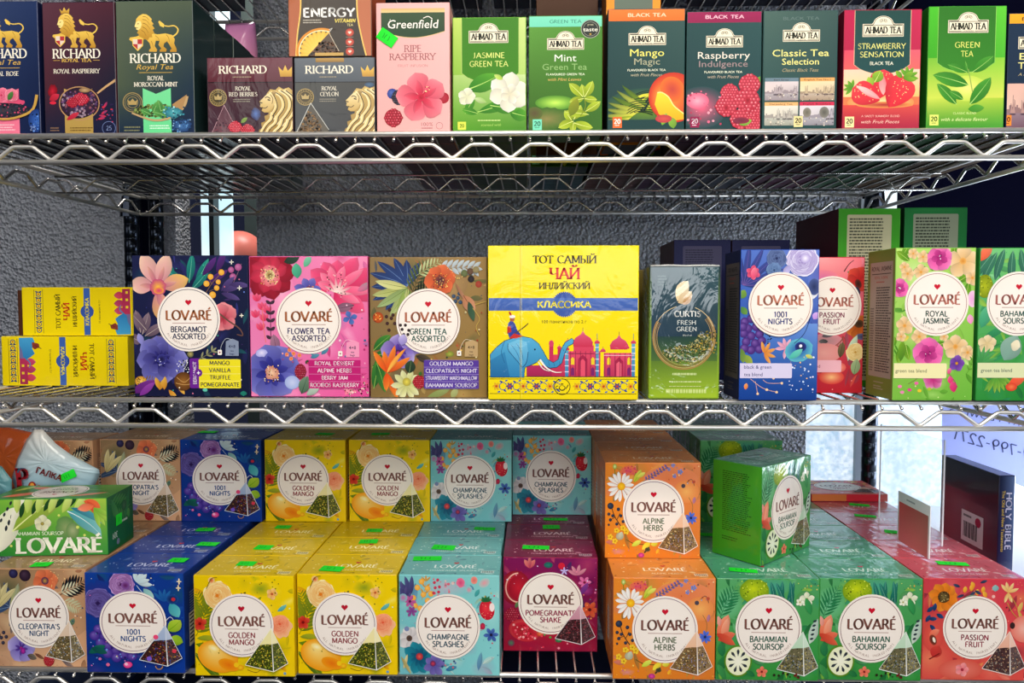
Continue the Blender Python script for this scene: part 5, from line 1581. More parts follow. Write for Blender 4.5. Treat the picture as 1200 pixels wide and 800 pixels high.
def art_yellow_small():
    """front of the small carton as it lies in the photo: cap line to the right"""
    A = Art(3, 394, 152, 452)
    A.bg('#f4d800', '#f6dc00', '#ecd000', '#f0d400')
    for x0, x1 in ((12, 20), (129, 137)):
        A.rect(x0 - 1.4, 396, x0 - .9, 450, '#302c20'); A.rect(x1 + .9, 396, x1 + 1.4, 450, '#302c20')
        for i in range(7):
            y = 400 + i * 7.4
            A.ring((x0 + x1) / 2, y, 2.7, 1, '#2c3c70', n=12); A.ell((x0 + x1) / 2, y, 1, c='#c84830'); A.petal(x0, y + 3.6, 20, 4, 1.8, '#2c3c70'); A.petal(x1, y + 3.6, 160, 4, 1.8, '#2c3c70')
    A.roman('\u0422\u041e\u0422 \u0421\u0410\u041c\u042b\u0419', 110, 423, 5.2, '#4a3c10', w_=43, thick=.2, thin=.08, rot=-90)
    A.roman('\u0427\u0410\u0419', 100, 423, 7, '#d03018', w_=22, thick=.22, thin=.1, rot=-90)
    A.roman('\u0418\u041d\u0414\u0418\u0419\u0421\u041a\u0418\u0419', 90, 423, 4.4, '#4a3c10', w_=38, thick=.2, thin=.09, rot=-90)
    A.rect(71.5, 394, 79, 452, '#3c62b0'); A.ell(75.2, 423, 8, c='#3c5cac', c2='#3454a4', rings=1)
    A.text('\u041a\u041b\u0410\u0421\u0421\u0418\u041a\u0410', 75.2, 423, 4.2, '#f4e040', w_=34, bold=.05, rot=-90)
    A.text('25 \u043f\u0430\u043a\u0435\u0442\u0438\u043a\u043e\u0432 \u043f\u043e 2 \u0433', 60.5, 423, 2.2, '#4a4020', w_=29, bold=.02, rot=-90)
    A.rect(23.5, 395, 33, 451, '#3a80b0', '#a83058')
    for y, c in ((424, '#c03058'), (433, '#b02850'), (443, '#c83048')):
        A.petal(30, y, 0, 13, 9, c, mix(c, '#ffffff', .25))
    A.rect(23.5, 420, 33, 451, '#b83058', '#a02848')
    A.poly([(24, 395), (40, 394.5), (42, 400), (39, 408), (42, 414), (37, 418), (32, 421), (28, 418), (27, 410), (24, 404)], '#48a4d4', '#2c7cb4')
    A.poly([(39, 400), (47, 402), (48, 406), (42, 409), (39, 406)], '#8a3828'); A.stroke([(42, 404), (50, 408)], .8, '#5a3020')
    A.stroke([(31, 420), (36, 425), (35, 431)], 1.6, '#3488b8', .8)
    for y in (427, 436, 445):
        A.rect(26, y, 29, y + 3, '#e8c830')
    return A


def art_curtis():
    A = Art(761, 311, 844, 470)
    A.grad(761, 311, 844, 395, '#2c4850', '#34545c', '#223c50', '#1c3440')
    A.grad(761, 395, 844, 470, '#22403c', '#1c3c34', '#8cb020', '#9cc028')
    A.grad(761, 425, 844, 470, '#5c7c28', '#68882c', '#a0c028', '#a8c82c')
    A.ring(775, 327, 6.5, .5, '#50686c', n=4); A.tlines(768, 320, 781, 334, 4, '#50686c')
    A.petal(793, 352, 70, 28, 16, '#e8d0a0', '#f8ecd0', -20, tip=.55); A.petal(794, 354, 30, 22, 14, '#d8b888', '#f4e4c8', 20); A.petal(800, 356, 40, 14, 8, '#b88858', '#e0c090')
    for r, c, w_ in ((39, '#a88048', 1.6), (37.5, '#d8b878', .6), (36, '#8a6838', 1.2), (34, '#c8a468', .5)):
        A.ring(802, 396, r, w_, c, 150, 400, n=50)
    A.ring(802, 396, 38.5, .8, '#d8c090', 20, 70, n=20); A.ring(802, 396, 38.5, .8, '#d8c090', 105, 150, n=20)

    def low(x, y):
        d = math.hypot(x - 802, y - 396)
        return d < 33 and (y > 404 + (802 - x) * .3 or (x > 818 and y > 392)) and d > 10
    for i in range(4):
        A.dots(770, 385, 842, 430, 130, .4, 1.4, ['#4a5020', '#8a8a50', '#b8b078', '#2c3014', '#687030', '#c8a850'], low)
    A.dots(822, 388, 843, 415, 60, .5, 1.3, ['#6a6a20', '#c8a030', '#3c4414', '#a08828'])
    A.text('CURTIS', 806, 367.5, 6.6, '#f4f4ee', w_=33, bold=.03)
    A.text('FRESH', 805, 378, 5.2, '#e8eee8', w_=23); A.text('GREEN', 805, 386, 5.2, '#e8eee8', w_=25)
    A.text('blend oil', 806, 393.5, 2.2, '#c8d0c8')
    A.tlines(788, 438, 824, 444, 1, '#c8d890'); A.tlines(784, 449, 826, 452, 1, '#d8e4a0'); A.tlines(784, 455, 826, 458, 1, '#d8e4a0')
    A.rect(761, 456.5, 844, 457.2, '#7a9820')
    A.tlines(780, 458, 835, 466, 1, '#d0e088', h=.6)
    return A


def art_text_back(base, panel, tc, W=100, H=120):
    A = Art(0, 0, W, H)
    A.bg(base)
    A.rrect(10, 6, W - 10, H - 6, 1.5, panel)
    A.tlines(13, 9, W - 20, H - 10, 52, tc, h=.5, ragged=.04)
    return A


# ---------------------------------------------------------------- artwork: top shelf
GOLD, GOLD2 = '#f0c858', '#b8862c'


def lion(A, x, y, s, crown=False):
    """walking lion holding a quartered shield; (x, y) top-left, s = px per drawing unit"""
    def q(*a):
        return [(x + (a[i] - 615) * s, y + (a[i + 1] - 62) * s) for i in range(0, len(a), 2)]
    D = '#8a5c1c'
    A.poly(q(720, 150, 752, 158, 792, 154, 824, 162, 836, 182, 832, 202, 844, 232, 842, 243, 812, 243, 812, 234, 820, 228, 808, 206, 798, 192, 784, 202, 780, 216, 796, 230, 792, 242, 762, 241, 762, 232, 770, 226, 756, 208, 762, 190, 738, 188), GOLD, GOLD2)
    A.poly(q(712, 150, 742, 160, 744, 190, 738, 214, 750, 232, 746, 242, 710, 240, 712, 230, 720, 224, 714, 200, 700, 184, 684, 176, 654, 186, 626, 190, 616, 182, 620, 172, 650, 168, 672, 160), GOLD, '#d0a040')
    A.poly(q(648, 104, 652, 84, 664, 70, 684, 60, 702, 62, 716, 72, 728, 86, 724, 94, 736, 108, 728, 114, 740, 130, 730, 136, 738, 152, 726, 158, 728, 172, 714, 172, 706, 186, 694, 180, 682, 184, 676, 172, 664, 168, 662, 156, 654, 150, 662, 138, 650, 134, 652, 126, 643, 120), '#f4cc60', GOLD2)
    A.poly(q(650, 100, 662, 92, 674, 96, 678, 110, 672, 128, 660, 138, 650, 132, 652, 126, 643, 119), '#fbe08c')
    A.stroke(q(828, 168, 846, 154, 852, 134, 834, 118, 806, 120, 782, 116), 7 * s, GOLD, 5 * s)
    A.poly(q(786, 110, 764, 92, 758, 98, 766, 118, 784, 126), GOLD)
    for a in ((684, 72, 702, 76, 714, 92), (682, 86, 702, 92, 716, 112), (684, 104, 702, 112, 718, 134), (682, 122, 698, 132, 710, 152), (676, 138, 690, 148, 698, 166)):
        A.stroke(q(*a), 3 * s, D, 1 * s)
    A.stroke(q(656, 108, 664, 106), 3.5 * s, '#5a3810', smooth=False); A.stroke(q(648, 126, 660, 127), 2.5 * s, '#5a3810', smooth=False)
    for a in ((742, 164, 756, 176, 760, 190), (796, 160, 806, 176, 810, 194), (722, 190, 728, 206, 732, 222), (784, 202, 796, 194, 800, 190)):
        A.stroke(q(*a), 2.6 * s, '#9a6c24', 1.2 * s)
    A.poly(q(628, 176, 684, 176, 682, 212, 656, 238, 632, 212), GOLD)
    A.poly(q(633, 181, 679, 181, 677, 210, 656, 231, 636, 210), '#e8d4c0')
    A.poly(q(656, 181, 679, 181, 678, 204, 656, 204), '#b8383c'); A.poly(q(634, 204, 656, 204, 656, 231, 636, 210), '#b8383c')
    if crown:
        A.poly(q(666, 64, 658, 38, 672, 50, 682, 30, 694, 48, 710, 34, 708, 62, 686, 57), GOLD, GOLD2)


def richard_tall(A, ox, name, base, base2, script, accent, tray, crown):
    """ox shifts the layout of the mint carton"""
    s = .25 if not crown else .228
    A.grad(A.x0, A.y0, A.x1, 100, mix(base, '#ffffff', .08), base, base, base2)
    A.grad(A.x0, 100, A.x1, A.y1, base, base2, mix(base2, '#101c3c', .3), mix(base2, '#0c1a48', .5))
    lion(A, ox - 31 * (1 if not crown else .92), 15.5 if not crown else 14, s, crown)
    yb = 68 if not crown else 62
    A.roman('RICHARD', ox, yb, 10.5, '#f4ecd8', w_=62 if not crown else 58, thick=.18, thin=.07)
    if script:
        A.text('Royal Tea', ox, yb + 10.5, 6, '#d8b050', w_=44, slant=.35)
        A.rect(ox - 20, yb + 17, ox + 20, yb + 17.6, '#d8b050')
    else:
        A.roman('ROYAL TEA', ox, yb + 8, 3.8, '#d8b050', w_=36, thick=.2, thin=.1)
        A.rect(ox - 28, yb + 7.8, ox - 20, yb + 8.3, '#d8b050'); A.rect(ox + 20, yb + 7.8, ox + 28, yb + 8.3, '#d8b050')
    for i, n in enumerate(name):
        A.roman(n, ox, yb + (24 if script else 21) + i * 7.5, 4.9, '#e8e0cc', thick=.18, thin=.09)
    # ribbon behind the spoon
    A.poly([(ox - 16, 104), (ox, 111), (ox + 18, 104), (ox + 18, 158), (ox - 16, 158)], accent[0], accent[1])


def art_rose():
    A = Art(-37, 1, 48, 160)
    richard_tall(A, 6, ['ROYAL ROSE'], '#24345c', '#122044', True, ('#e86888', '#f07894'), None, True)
    A.ell(10, 122, 20, 8, c='#f06080', c2='#d84870', wob=.1); A.rose(4, 112, 9, '#c82850', '#f890a8', 3); A.rose(16, 112, 8, '#c82850', '#f8a0b0', 3)
    A.petal(12, 118, 60, 12, 6, '#3a6a30', '#68984c')
    A.ell(6, 130, 32, 9, c='#3c3c48', c2='#181c2c'); A.dots(-20, 122, 34, 138, 90, .6, 1.5, ['#101420', '#383c4c', '#503840', '#c84868'])
    A.stroke([(-26, 131), (6, 141), (38, 132), (46, 112)], 2, '#c89c48', 3.5)
    A.ell(45, 143, 10, 14, c='#3a6ac0', c2='#1a3470'); A.dots(38, 135, 48, 156, 20, .6, 1.4, ['#6090e0', '#102040'])
    A.text('25', 40, 152, 5, '#8a9ac0')
    A.tlines(-4, 146, 20, 155, 3, '#f8c8d0')
    return A


def art_raspberry():
    A = Art(55, 1, 140, 160)
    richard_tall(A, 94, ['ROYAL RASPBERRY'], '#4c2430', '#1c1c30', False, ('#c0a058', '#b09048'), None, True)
    A.ell(64, 107, 5, 9, c='#c81c34', c2='#78101c', wob=.2); A.petal(60, 118, 30, 14, 8, '#b01c30', '#e04058'); A.ell(64, 121, 4, 2, c='#d82840')
    A.ell(96, 121, 25, 19, c='#50384c', c2='#281828', rot=12); A.ring(96, 122, 24, 1.3, '#b88c60', 0, 360, 20)
    for i in range(3):
        A.dots(74, 106, 118, 140, 60, .8, 2.0, ['#6a4a78', '#301c38', '#8a5060', '#48305c', '#a08898'], lambda x, y: ((x - 96) / 22) ** 2 + ((y - 121) / 17) ** 2 < 1)
    A.rasp(98, 117, 10, '#e83850', '#a01428', 7); A.rasp(88, 121, 7, '#d82c44', '#901020', 6)
    A.petal(80, 142, 30, 18, 6, '#b81c34', '#d84858'); A.ell(103, 106, 7, 3, c='#c8a878', c2='#8a6848')
    A.stroke([(118, 110), (130, 101), (141, 94)], 2, '#c8a070', 3)
    for x, y, a in ((122, 135, 30), (128, 138, 170), (118, 141, 10), (125, 128, 60)):
        A.petal(x, y, a, 9, 3, '#d82c48', '#6a3c78')
    A.dots(115, 122, 138, 145, 24, .5, 1.4, ['#5a4880', '#2c2048', '#c83048'])
    A.ring(131, 152, 8, .6, '#7080b0', n=24); A.text('25', 131, 152, 5, '#8c9cc8'); A.tlines(84, 150, 112, 156, 2, '#6a5020')
    A.tlines(60, 150, 72, 156, 2, '#8a6a50')
    return A


def art_mint():
    A = Art(139, 0, 230, 160)
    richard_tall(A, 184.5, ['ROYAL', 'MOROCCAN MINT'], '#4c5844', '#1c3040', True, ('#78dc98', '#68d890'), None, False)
    A.ring(156, 121, 11.5, 1, '#a89058', n=30); A.ring(156, 121, 9.4, .5, '#a89058', n=30); A.ring(156, 121, 6.6, .6, '#a89058', n=24)
    A.poly([(151, 124), (150, 118), (153, 120), (156, 116.5), (159, 120), (162, 118), (161, 124)], '#b89c60')
    for i in range(3):
        A.dots(158, 124, 208, 139, 60, .8, 2, ['#6a7a38', '#404c20', '#90a058', '#2c3818'], lambda x, y: ((x - 182) / 25) ** 2 + ((y - 131) / 7.5) ** 2 < 1)
    for x, y, a, L in ((180, 134, 60, 16), (184, 134, 20, 20), (190, 132, 100, 14), (178, 136, 150, 14), (196, 134, 10, 18), (186, 136, -10, 16), (192, 136, 160, 12)):
        A.petal(x, y, a, L, 8, '#3a7838', '#78c060', 10, rib='#a8dc88')
    A.stroke([(155, 134), (182, 143), (206, 138), (218, 126), (222, 114)], 2, '#c0a070', 4); A.poly([(204, 124), (222, 112), (216, 130), (208, 136)], '#b08858')
    A.ell(206, 134, 10, 8, c='#58b8c0', c2='#2c6c78', wob=.25); A.dots(192, 126, 218, 146, 34, .5, 1.5, ['#a8e4e8', '#3c90a8', '#184058'])
    A.ell(215, 150, 12, 8, c='#4878b0', c2='#203c68', wob=.2); A.dots(204, 142, 226, 157, 30, .5, 1.4, ['#90b8e0', '#183050', '#5a90c8'])
    A.tlines(176, 148, 200, 154, 2, '#d8f8e0'); A.tlines(145, 149, 168, 157, 2, '#7a7a58')
    return A


def lionhead(A, x, y, s):
    """big engraved lion profile facing left; box about 36 x 56 units"""
    def q(*a):
        return [(x + a[i] * s, y + a[i + 1] * s) for i in range(0, len(a), 2)]
    A.poly(q(8, 8, 12, 3, 18, 4, 22, 0, 27, 3, 33, 1, 38, 5, 38, 57, -4, 57, -1, 50, 2, 48, 1, 42, 6, 40, 5, 34, 10, 32, 9, 27), '#c8a860', '#9a7838')
    for i, (a, b, c_, d) in enumerate((((16, 6), (24, 12), (26, 24), (16, 38)), ((22, 4), (32, 12), (33, 26), (20, 44)), ((28, 4), (38, 14), (38, 30), (26, 46)), ((14, 30), (12, 38), (6, 44), (0, 54)), ((19, 34), (17, 42), (10, 48), (5, 57)), ((25, 38), (22, 46), (16, 52), (12, 57)), ((32, 38), (29, 46), (24, 52), (20, 57)), ((38, 40), (36, 48), (32, 53), (29, 57)), ((12, 6), (16, 14), (18, 24), (12, 34)))):
        P = q(*a, *b, *c_, *d)
        A.stroke(P, 4.2 * s, '#e8cc88', 2 * s); A.stroke([(p[0] + 2 * s, p[1] + .6 * s) for p in P], 1.1 * s, '#33281a', .8 * s); A.stroke([(p[0] - .9 * s, p[1]) for p in P], .8 * s, '#fbecc0', .4 * s)
    A.poly(q(9, 8, 14, 8, 17, 13, 17, 20, 14, 26, 9, 30, 5, 30, 2, 28, 3, 25, 0, 23, 1, 20, -1, 18, 2, 15, 6, 11), '#f0dca4', '#c4a058')
    A.stroke(q(6, 13, 9, 12, 12, 14), 1 * s, '#33281a'); A.stroke(q(9, 15, 12, 16), 1.4 * s, '#33281a', smooth=False)
    A.stroke(q(-1, 18, 3, 19), 1.2 * s, '#33281a', smooth=False); A.stroke(q(2, 24, 6, 25, 9, 23), .9 * s, '#33281a'); A.stroke(q(12, 9, 15, 14, 14, 20), .8 * s, '#7a5c2c')
    A.petal(x + 15 * s, y + 10 * s, 60, 6 * s, 4 * s, '#8a6830', '#f0dca4')


def seal(A, x, y, r):
    A.ell(x, y, r, c='#4a4028'); A.ring(x, y, r, 1, '#a89058', n=26); A.ring(x, y, r * .68, .6, '#a89058', n=22)
    A.poly([(x - 4, y + 2.5), (x - 5, y - 3), (x - 2, y - 1), (x, y - 4.5), (x + 2, y - 1), (x + 5, y - 3), (x + 4, y + 2.5)], '#b8a068')
    for k in range(24):
        a = k * math.tau / 24
        A.ell(x + r * .84 * math.cos(a), y + r * .84 * math.sin(a), .5, c='#c0a870', n=6)


def hexbox(A, base, lid, cx, names):
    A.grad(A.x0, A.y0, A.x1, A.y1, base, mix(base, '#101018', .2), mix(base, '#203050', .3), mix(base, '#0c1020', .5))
    A.rect(A.x0, A.y0, A.x1, 96, mix(lid, '#ffffff', .12), lid)
    A.rect(A.x0, 96, A.x1, 97, '#0c0c10')
    A.roman('RICHARD', cx, 81, 9, '#efe6d0', w_=58, thick=.18, thin=.07)
    A.tlines(cx - 12, 89, cx + 12, 91, 1, '#a89878')
    A.poly([(A.x1 - 14, 90), (A.x1 - 16, 78), (A.x1 - 11, 83), (A.x1 - 8, 76), (A.x1 - 5, 83), (A.x1, 78), (A.x1, 90)], GOLD, GOLD2)
    for i, n in enumerate(names):
        A.roman(n, cx, 104 + i * 7, 4.6, '#d8d0bc', thick=.18, thin=.09)
    A.tlines(cx - 12, 116, cx + 12, 121, 2, '#8a8474')


def art_berries():
    A = Art(245, 67, 346, 160)
    hexbox(A, '#4c2028', '#58202c', 287, ['ROYAL', 'RED BERRIES'])
    seal(A, 257, 115, 10)
    A.poly([(264, 124), (248, 160), (282, 160)], '#5a3844', '#6a4850'); A.stroke([(264, 124), (248, 160)], .6, '#b89098', smooth=False); A.stroke([(264, 124), (282, 160)], .6, '#b89098', smooth=False)
    A.dots(252, 142, 278, 160, 50, .6, 1.5, ['#2c1820', '#7a3c48', '#48303c'])
    A.rasp(277, 151, 8, '#e84858', '#b01c30', 7); A.rasp(292, 155, 8, '#e04050', '#a81828', 7); A.petal(284, 146, 40, 10, 5, '#6a8a38', '#98b058'); A.ell(302, 135, 6, 8, c='#5878b8', c2='#383c60', wob=.1)
    lionhead(A, 307, 102, 1.05)
    return A


def art_ceylon():
    A = Art(346, 67, 441, 160)
    hexbox(A, '#4c4c44', '#485058', 387, ['ROYAL', 'CEYLON'])
    A.rect(371, 67, 405, 72, '#b89048', '#8a682c')
    seal(A, 358, 114.5, 10)
    A.poly([(364.5, 122), (346, 160), (388, 160)], '#504c44', '#5a5448'); A.stroke([(364.5, 122), (346, 160)], .8, '#c8c8c0', smooth=False); A.stroke([(364.5, 122), (386, 155)], .8, '#c8c8c0', smooth=False)
    for i in range(2):
        A.dots(350, 132, 380, 158, 90, .7, 1.6, ['#2c2418', '#6a4c28', '#483420', '#8a6838'], lambda x, y: abs(x - 364.5) < (y - 126) * .5)
    lionhead(A, 407, 101, 1.05)
    A.ell(435, 100, 6, 3, c='#486888', c2='#304860')
    return A


def art_energy():
    A = Art(340, -68, 438, 67)
    A.bg('#4c4034', '#382c24', '#3c3428', '#2c241c')
    A.poly([(340, -68), (349, -68), (354, -20), (354, 10), (350, 40), (348, 67), (340, 67)], '#a05430', '#b06038')
    A.stroke([(349, -68), (354, -20), (354, 10), (350, 40), (348, 67)], 1.6, '#f0c060')
    A.poly([(438, -68), (426, -68), (422, -20), (422, 15), (427, 45), (432, 67), (438, 67)], '#a85c38', '#b86840')
    A.stroke([(426, -68), (422, -20), (422, 15), (427, 45), (432, 67)], 1.6, '#f0c060')
    A.text('ENERGY', 388.5, 12, 10.5, '#f4f0ea', w_=62, bold=.05)
    A.text('VITAMIN', 407, 22.5, 4.6, '#f0d860', w_=25, bold=.04, slant=.15); A.text('TEA', 413, 28, 3, '#e8d890'); A.tlines(357, 20, 382, 26, 2, '#b0a898')
    for i in range(11):
        a = 200 - i * 13
        A.petal(379, 62, a, 29, 9, '#f8d868', '#e8a020', 4)
    A.ring(379, 62, 29, 3, '#d88818', 70, 200, n=24); A.ring(379, 62, 27, 1.2, '#f8e8b0', 70, 200, n=24)
    A.poly([(388, 38), (362, 67), (402, 67)], '#5a4838', '#48382c'); A.stroke([(388, 38), (400, 62)], .7, '#c8b8a0', smooth=False)
    for i in range(2):
        A.dots(364, 46, 400, 67, 80, .7, 1.7, ['#2c1c10', '#5a3820', '#1c120c', '#7a5030'], lambda x, y: (y > 48) and abs(x - 384) < (y - 40) * .75)
    for y in (37.5, 49.5, 61.5):
        A.ell(412.5, y, 5, c='#e87858', c2='#a83020', n=18); A.heart(412.5, y, 4, '#f8d8c8'); A.rect(408, y + 5.6, 417, y + 6.1, '#a89080')
    A.stroke([(388, 37), (392, 32), (388, 34)], .7, '#c8c8c0')
    A.rect(371, 63, 405, 67, '#c09a50')
    return A


def art_greenfield():
    A = Art(441, 3, 528, 160)
    A.bg('#f0b0ac', '#f4b8b4', '#eeaaa6', '#f0b0ac')
    A.rect(446, 9, 523, 14.5, '#d8b070', '#e8c890')
    p = [(446, 14), (523, 14), (523, 37)] + [(523 - i * 7.7, 37 + 7.5 * math.sin(math.pi * i / 10)) for i in range(1, 10)] + [(446, 37)]
    A.poly(p, '#3a5038', '#2c4430')
    A.stroke([(523, 37)] + [(523 - i * 7.7, 37 + 7.5 * math.sin(math.pi * i / 10)) for i in range(1, 10)] + [(446, 37)], .8, '#e0c080')
    A.text('Greenfield', 484.5, 28, 10, '#f4ece0', w_=61, bold=.02, slant=.12)
    A.ell(457, 22.5, 0.6, c='#f4ece0'); A.stroke([(497, 21), (503, 19), (508, 22)], 1, '#f4ece0')
    A.roman('RIPE', 484, 57.5, 7.5, '#8a4c50', w_=21, thick=.13, thin=.08); A.roman('RASPBERRY', 484, 67.5, 7.5, '#8a4c50', w_=57, thick=.13, thin=.08)
    A.text('FRUIT INFUSION', 484, 78.5, 3, '#c08080', w_=36)
    A.berry(459, 112.5, 6.5, '#283c88', '#8aa0d8'); A.rasp(466, 117, 8, '#303048', '#181420', 9)
    A.berry(521, 118, 7, '#a01428', '#e06070')
    for a in (100, 172, 244, 316, 28):
        x, y = 494, 117
        A.petal(x, y, a, 31, 27, '#e0405c', '#f8a8a8', 8, tip=.66, n=9); A.petal(x, y, a, 22, 9, '#c81c3c', '#f49098', 8)
    A.ell(494, 117, 5, c='#a01028', c2='#d83050'); A.stroke([(494, 117), (498, 112), (503, 109)], 1.6, '#c02038', .8); A.dots(499, 104, 505, 111, 12, .5, .9, ['#f8e0a0', '#a02028'])
    A.rasp(460, 142, 11, '#d83048', '#901020')
    A.text('100%', 501, 150, 4.4, '#9a5c60', w_=14); A.ring(516, 152, 4, .5, '#9a5c60', n=16); A.tlines(494, 153.5, 508, 156, 1, '#9a5c60')
    return A


def ahmad(A, cx, cy, w_):
    """cream name plate with arched top; cy is the middle of the lettering"""
    s = w_ / 46
    def pl(e, dy=0):
        r = 11 * s + e
        p = [(cx - w_ / 2 - e, cy + 7 * s + e), (cx - w_ / 2 - e, cy - 6.5 * s - e), (cx - 12.5 * s - e, cy - 6.5 * s - e)]
        p += [(cx + r * math.cos(math.radians(a)), cy - 7 * s - r * .85 * math.sin(math.radians(a))) for a in range(170, 0, -16)]
        p += [(cx + 12.5 * s + e, cy - 6.5 * s - e), (cx + w_ / 2 + e, cy - 6.5 * s - e), (cx + w_ / 2 + e, cy + 7 * s + e)]
        return p
    A.poly(pl(1 * s), '#f0e4c8'); A.poly(pl(.2 * s), '#2c2c20'); A.poly(pl(-.5 * s), '#f4e8cc')
    A.rect(cx - w_ / 2 + 1, cy - 6 * s, cx + w_ / 2 - 1, cy - 5.3 * s, '#2c2c20')
    A.roman('AHMAD TEA', cx, cy, 7.4 * s, '#182014', w_=w_ * .93, thick=.26, thin=.11)
    A.text('LONDON', cx, cy + 5.7 * s, 1.6 * s, '#20281c', w_=12 * s)
    A.rect(cx - w_ / 2 + 1, cy + 5.4 * s, cx - 8 * s, cy + 6 * s, '#2c2c20'); A.rect(cx + 8 * s, cy + 5.4 * s, cx + w_ / 2 - 1, cy + 6 * s, '#2c2c20')
    for a in (90, 45, 135, 10, 170):
        A.ring(cx + 3 * s * math.cos(math.radians(a)), cy - 10.5 * s - 1.6 * s * math.sin(math.radians(a)), 1.5 * s, .35, '#4a4834', n=10)


def shield(A, x0, y0, x1, y1, c, c2, edge):
    p = [(x0, y0), (x1, y0), (x1, y1 - 14)] + [(x1 + (x0 - x1) * i / 10, y1 - 14 + 12 * math.sin(math.pi * i / 10) ** .7) for i in range(1, 10)] + [(x0, y1 - 14)]
    A.poly(p, c, c2)
    A.stroke([(x0, y0), (x0, y1 - 14)] + [(x0 + (x1 - x0) * i / 10, y1 - 14 + 12 * math.sin(math.pi * i / 10) ** .7) for i in range(1, 10)] + [(x1, y1 - 14), (x1, y0)], .6, edge, smooth=False)


def n20(A, x, y, c, tc):
    A.rect(x - 5.5, y - 5.5, x + 5.5, y + 8, c); A.text('20', x, y, 5.4, tc, w_=8, bold=.05); A.tlines(x - 3, y + 4, x + 3, y + 6, 1, tc)


def art_a_jasmine():
    A = Art(531, 20, 617, 162)
    A.grad(531, 20, 617, 162, '#b8d060', '#c8d888', '#58a020', '#98c850')
    A.grad(531, 90, 617, 162, '#a8c870', '#c8dc98', '#4c9418', '#3c8018')
    shield(A, 541, 20, 609, 102, '#3c7c1c', '#3c8014', '#b8d070')
    ahmad(A, 573, 43, 45)
    A.text('JASMINE', 573.5, 66, 6.6, '#e8f088', w_=37); A.text('GREEN TEA', 573.5, 76.5, 6.6, '#e8f088', w_=46)
    for x, y, a, L, W in ((548, 108, 20, 42, 22), (560, 136, 15, 50, 14), (545, 138, 60, 24, 10), (598, 136, -20, 24, 16), (560, 138, 160, 20, 9), (575, 128, -10, 36, 16)):
        A.petal(x, y, a, L, W, '#2c7818', '#6cb830', 12, rib='#b8e070')
    A.flower(597, 112, 26, 6, '#e0dcc0', '#fbfaf0', None, .8, 20, 10, .6); A.flower(598, 114, 13, 5, '#d8d0b0', '#ffffff', None, .8); A.petal(590, 96, 150, 12, 6, '#a8c848', '#d8e890')
    A.flower(547, 117, 11, 5, '#d8d8b0', '#fbfbf4', None, 1, 10); A.petal(556, 119, -20, 16, 7, '#c8d8a0', '#7ab040')
    A.tlines(560, 145, 592, 148, 1, '#c8e088'); A.text('scented with', 576, 152, 3.2, '#a8d060', slant=.3); A.rect(536, 148, 546, 158, '#d8e050'); A.text('20', 541, 153, 3.8, '#3c7c1c', bold=.04)
    return A


def art_a_mint():
    A = Art(619, 18, 705, 162)
    A.grad(619, 18, 705, 162, '#5c9838', '#488428', '#2c5810', '#34641c')
    A.ell(650, 125, 24, 9, c='#c8f060', c2='#508c28', rings=4); A.ell(640, 145, 30, 14, c='#8a8048', c2='#3c6820', rings=3, wob=.1); A.ell(625, 138, 10, 8, c='#5a4c30', c2='#58682c')
    A.rect(619, 18, 705, 31, '#7cd8b8', '#70d0b0'); A.text('GREEN TEA', 662, 24.5, 4, '#3c8a70', w_=38, bold=.02)
    ahmad(A, 662, 52, 42)
    A.text('Mint', 662, 69.5, 8.4, '#e8f0dc', w_=26); A.text('Green Tea', 661, 80.5, 7.6, '#90b870', w_=53)
    A.text('FLAVOURED GREEN TEA', 662, 89.7, 2.4, '#e8f0d0', w_=46, bold=.03); A.text('with Mint Leaves', 661, 96, 3.6, '#d8b060', w_=40, slant=.3)
    A.ell(691.5, 34, 11.4, c='#28302c', n=30); A.ring(691.5, 34, 11, .5, '#c8c8b8', n=30); A.ring(691.5, 34, 8.6, .4, '#a8a898', n=30); A.text('great', 691.5, 28.5, 2.4, '#c8c0a0'); A.text('taste', 691.5, 34.5, 4.6, '#f4f0e0', w_=17, bold=.04); A.text('\u2605', 691.5, 40.5, 2.8, '#c8a040')
    for x, y, a, L, W in ((685, 118, 60, 22, 11), (683, 118, 130, 24, 11), (684, 120, 190, 18, 9), (684, 120, -10, 16, 9), (684, 118, 95, 16, 8), (672, 146, 60, 20, 11), (670, 148, 120, 16, 10), (672, 148, 200, 20, 11), (672, 150, -20, 24, 11), (690, 140, 170, 30, 10), (672, 150, 260, 12, 8), (686, 136, 30, 22, 10)):
        A.petal(x, y, a, L, W, '#88a018', '#d0e048', 10, rib='#f0f898')
    A.petal(668, 142, 70, 24, 12, '#6a7c18', '#a8a828'); A.stroke([(684, 118), (686, 130), (680, 142)], 1, '#7a8a20')
    n20(A, 628.5, 151, '#78dcb8', '#3c7c60')
    return A


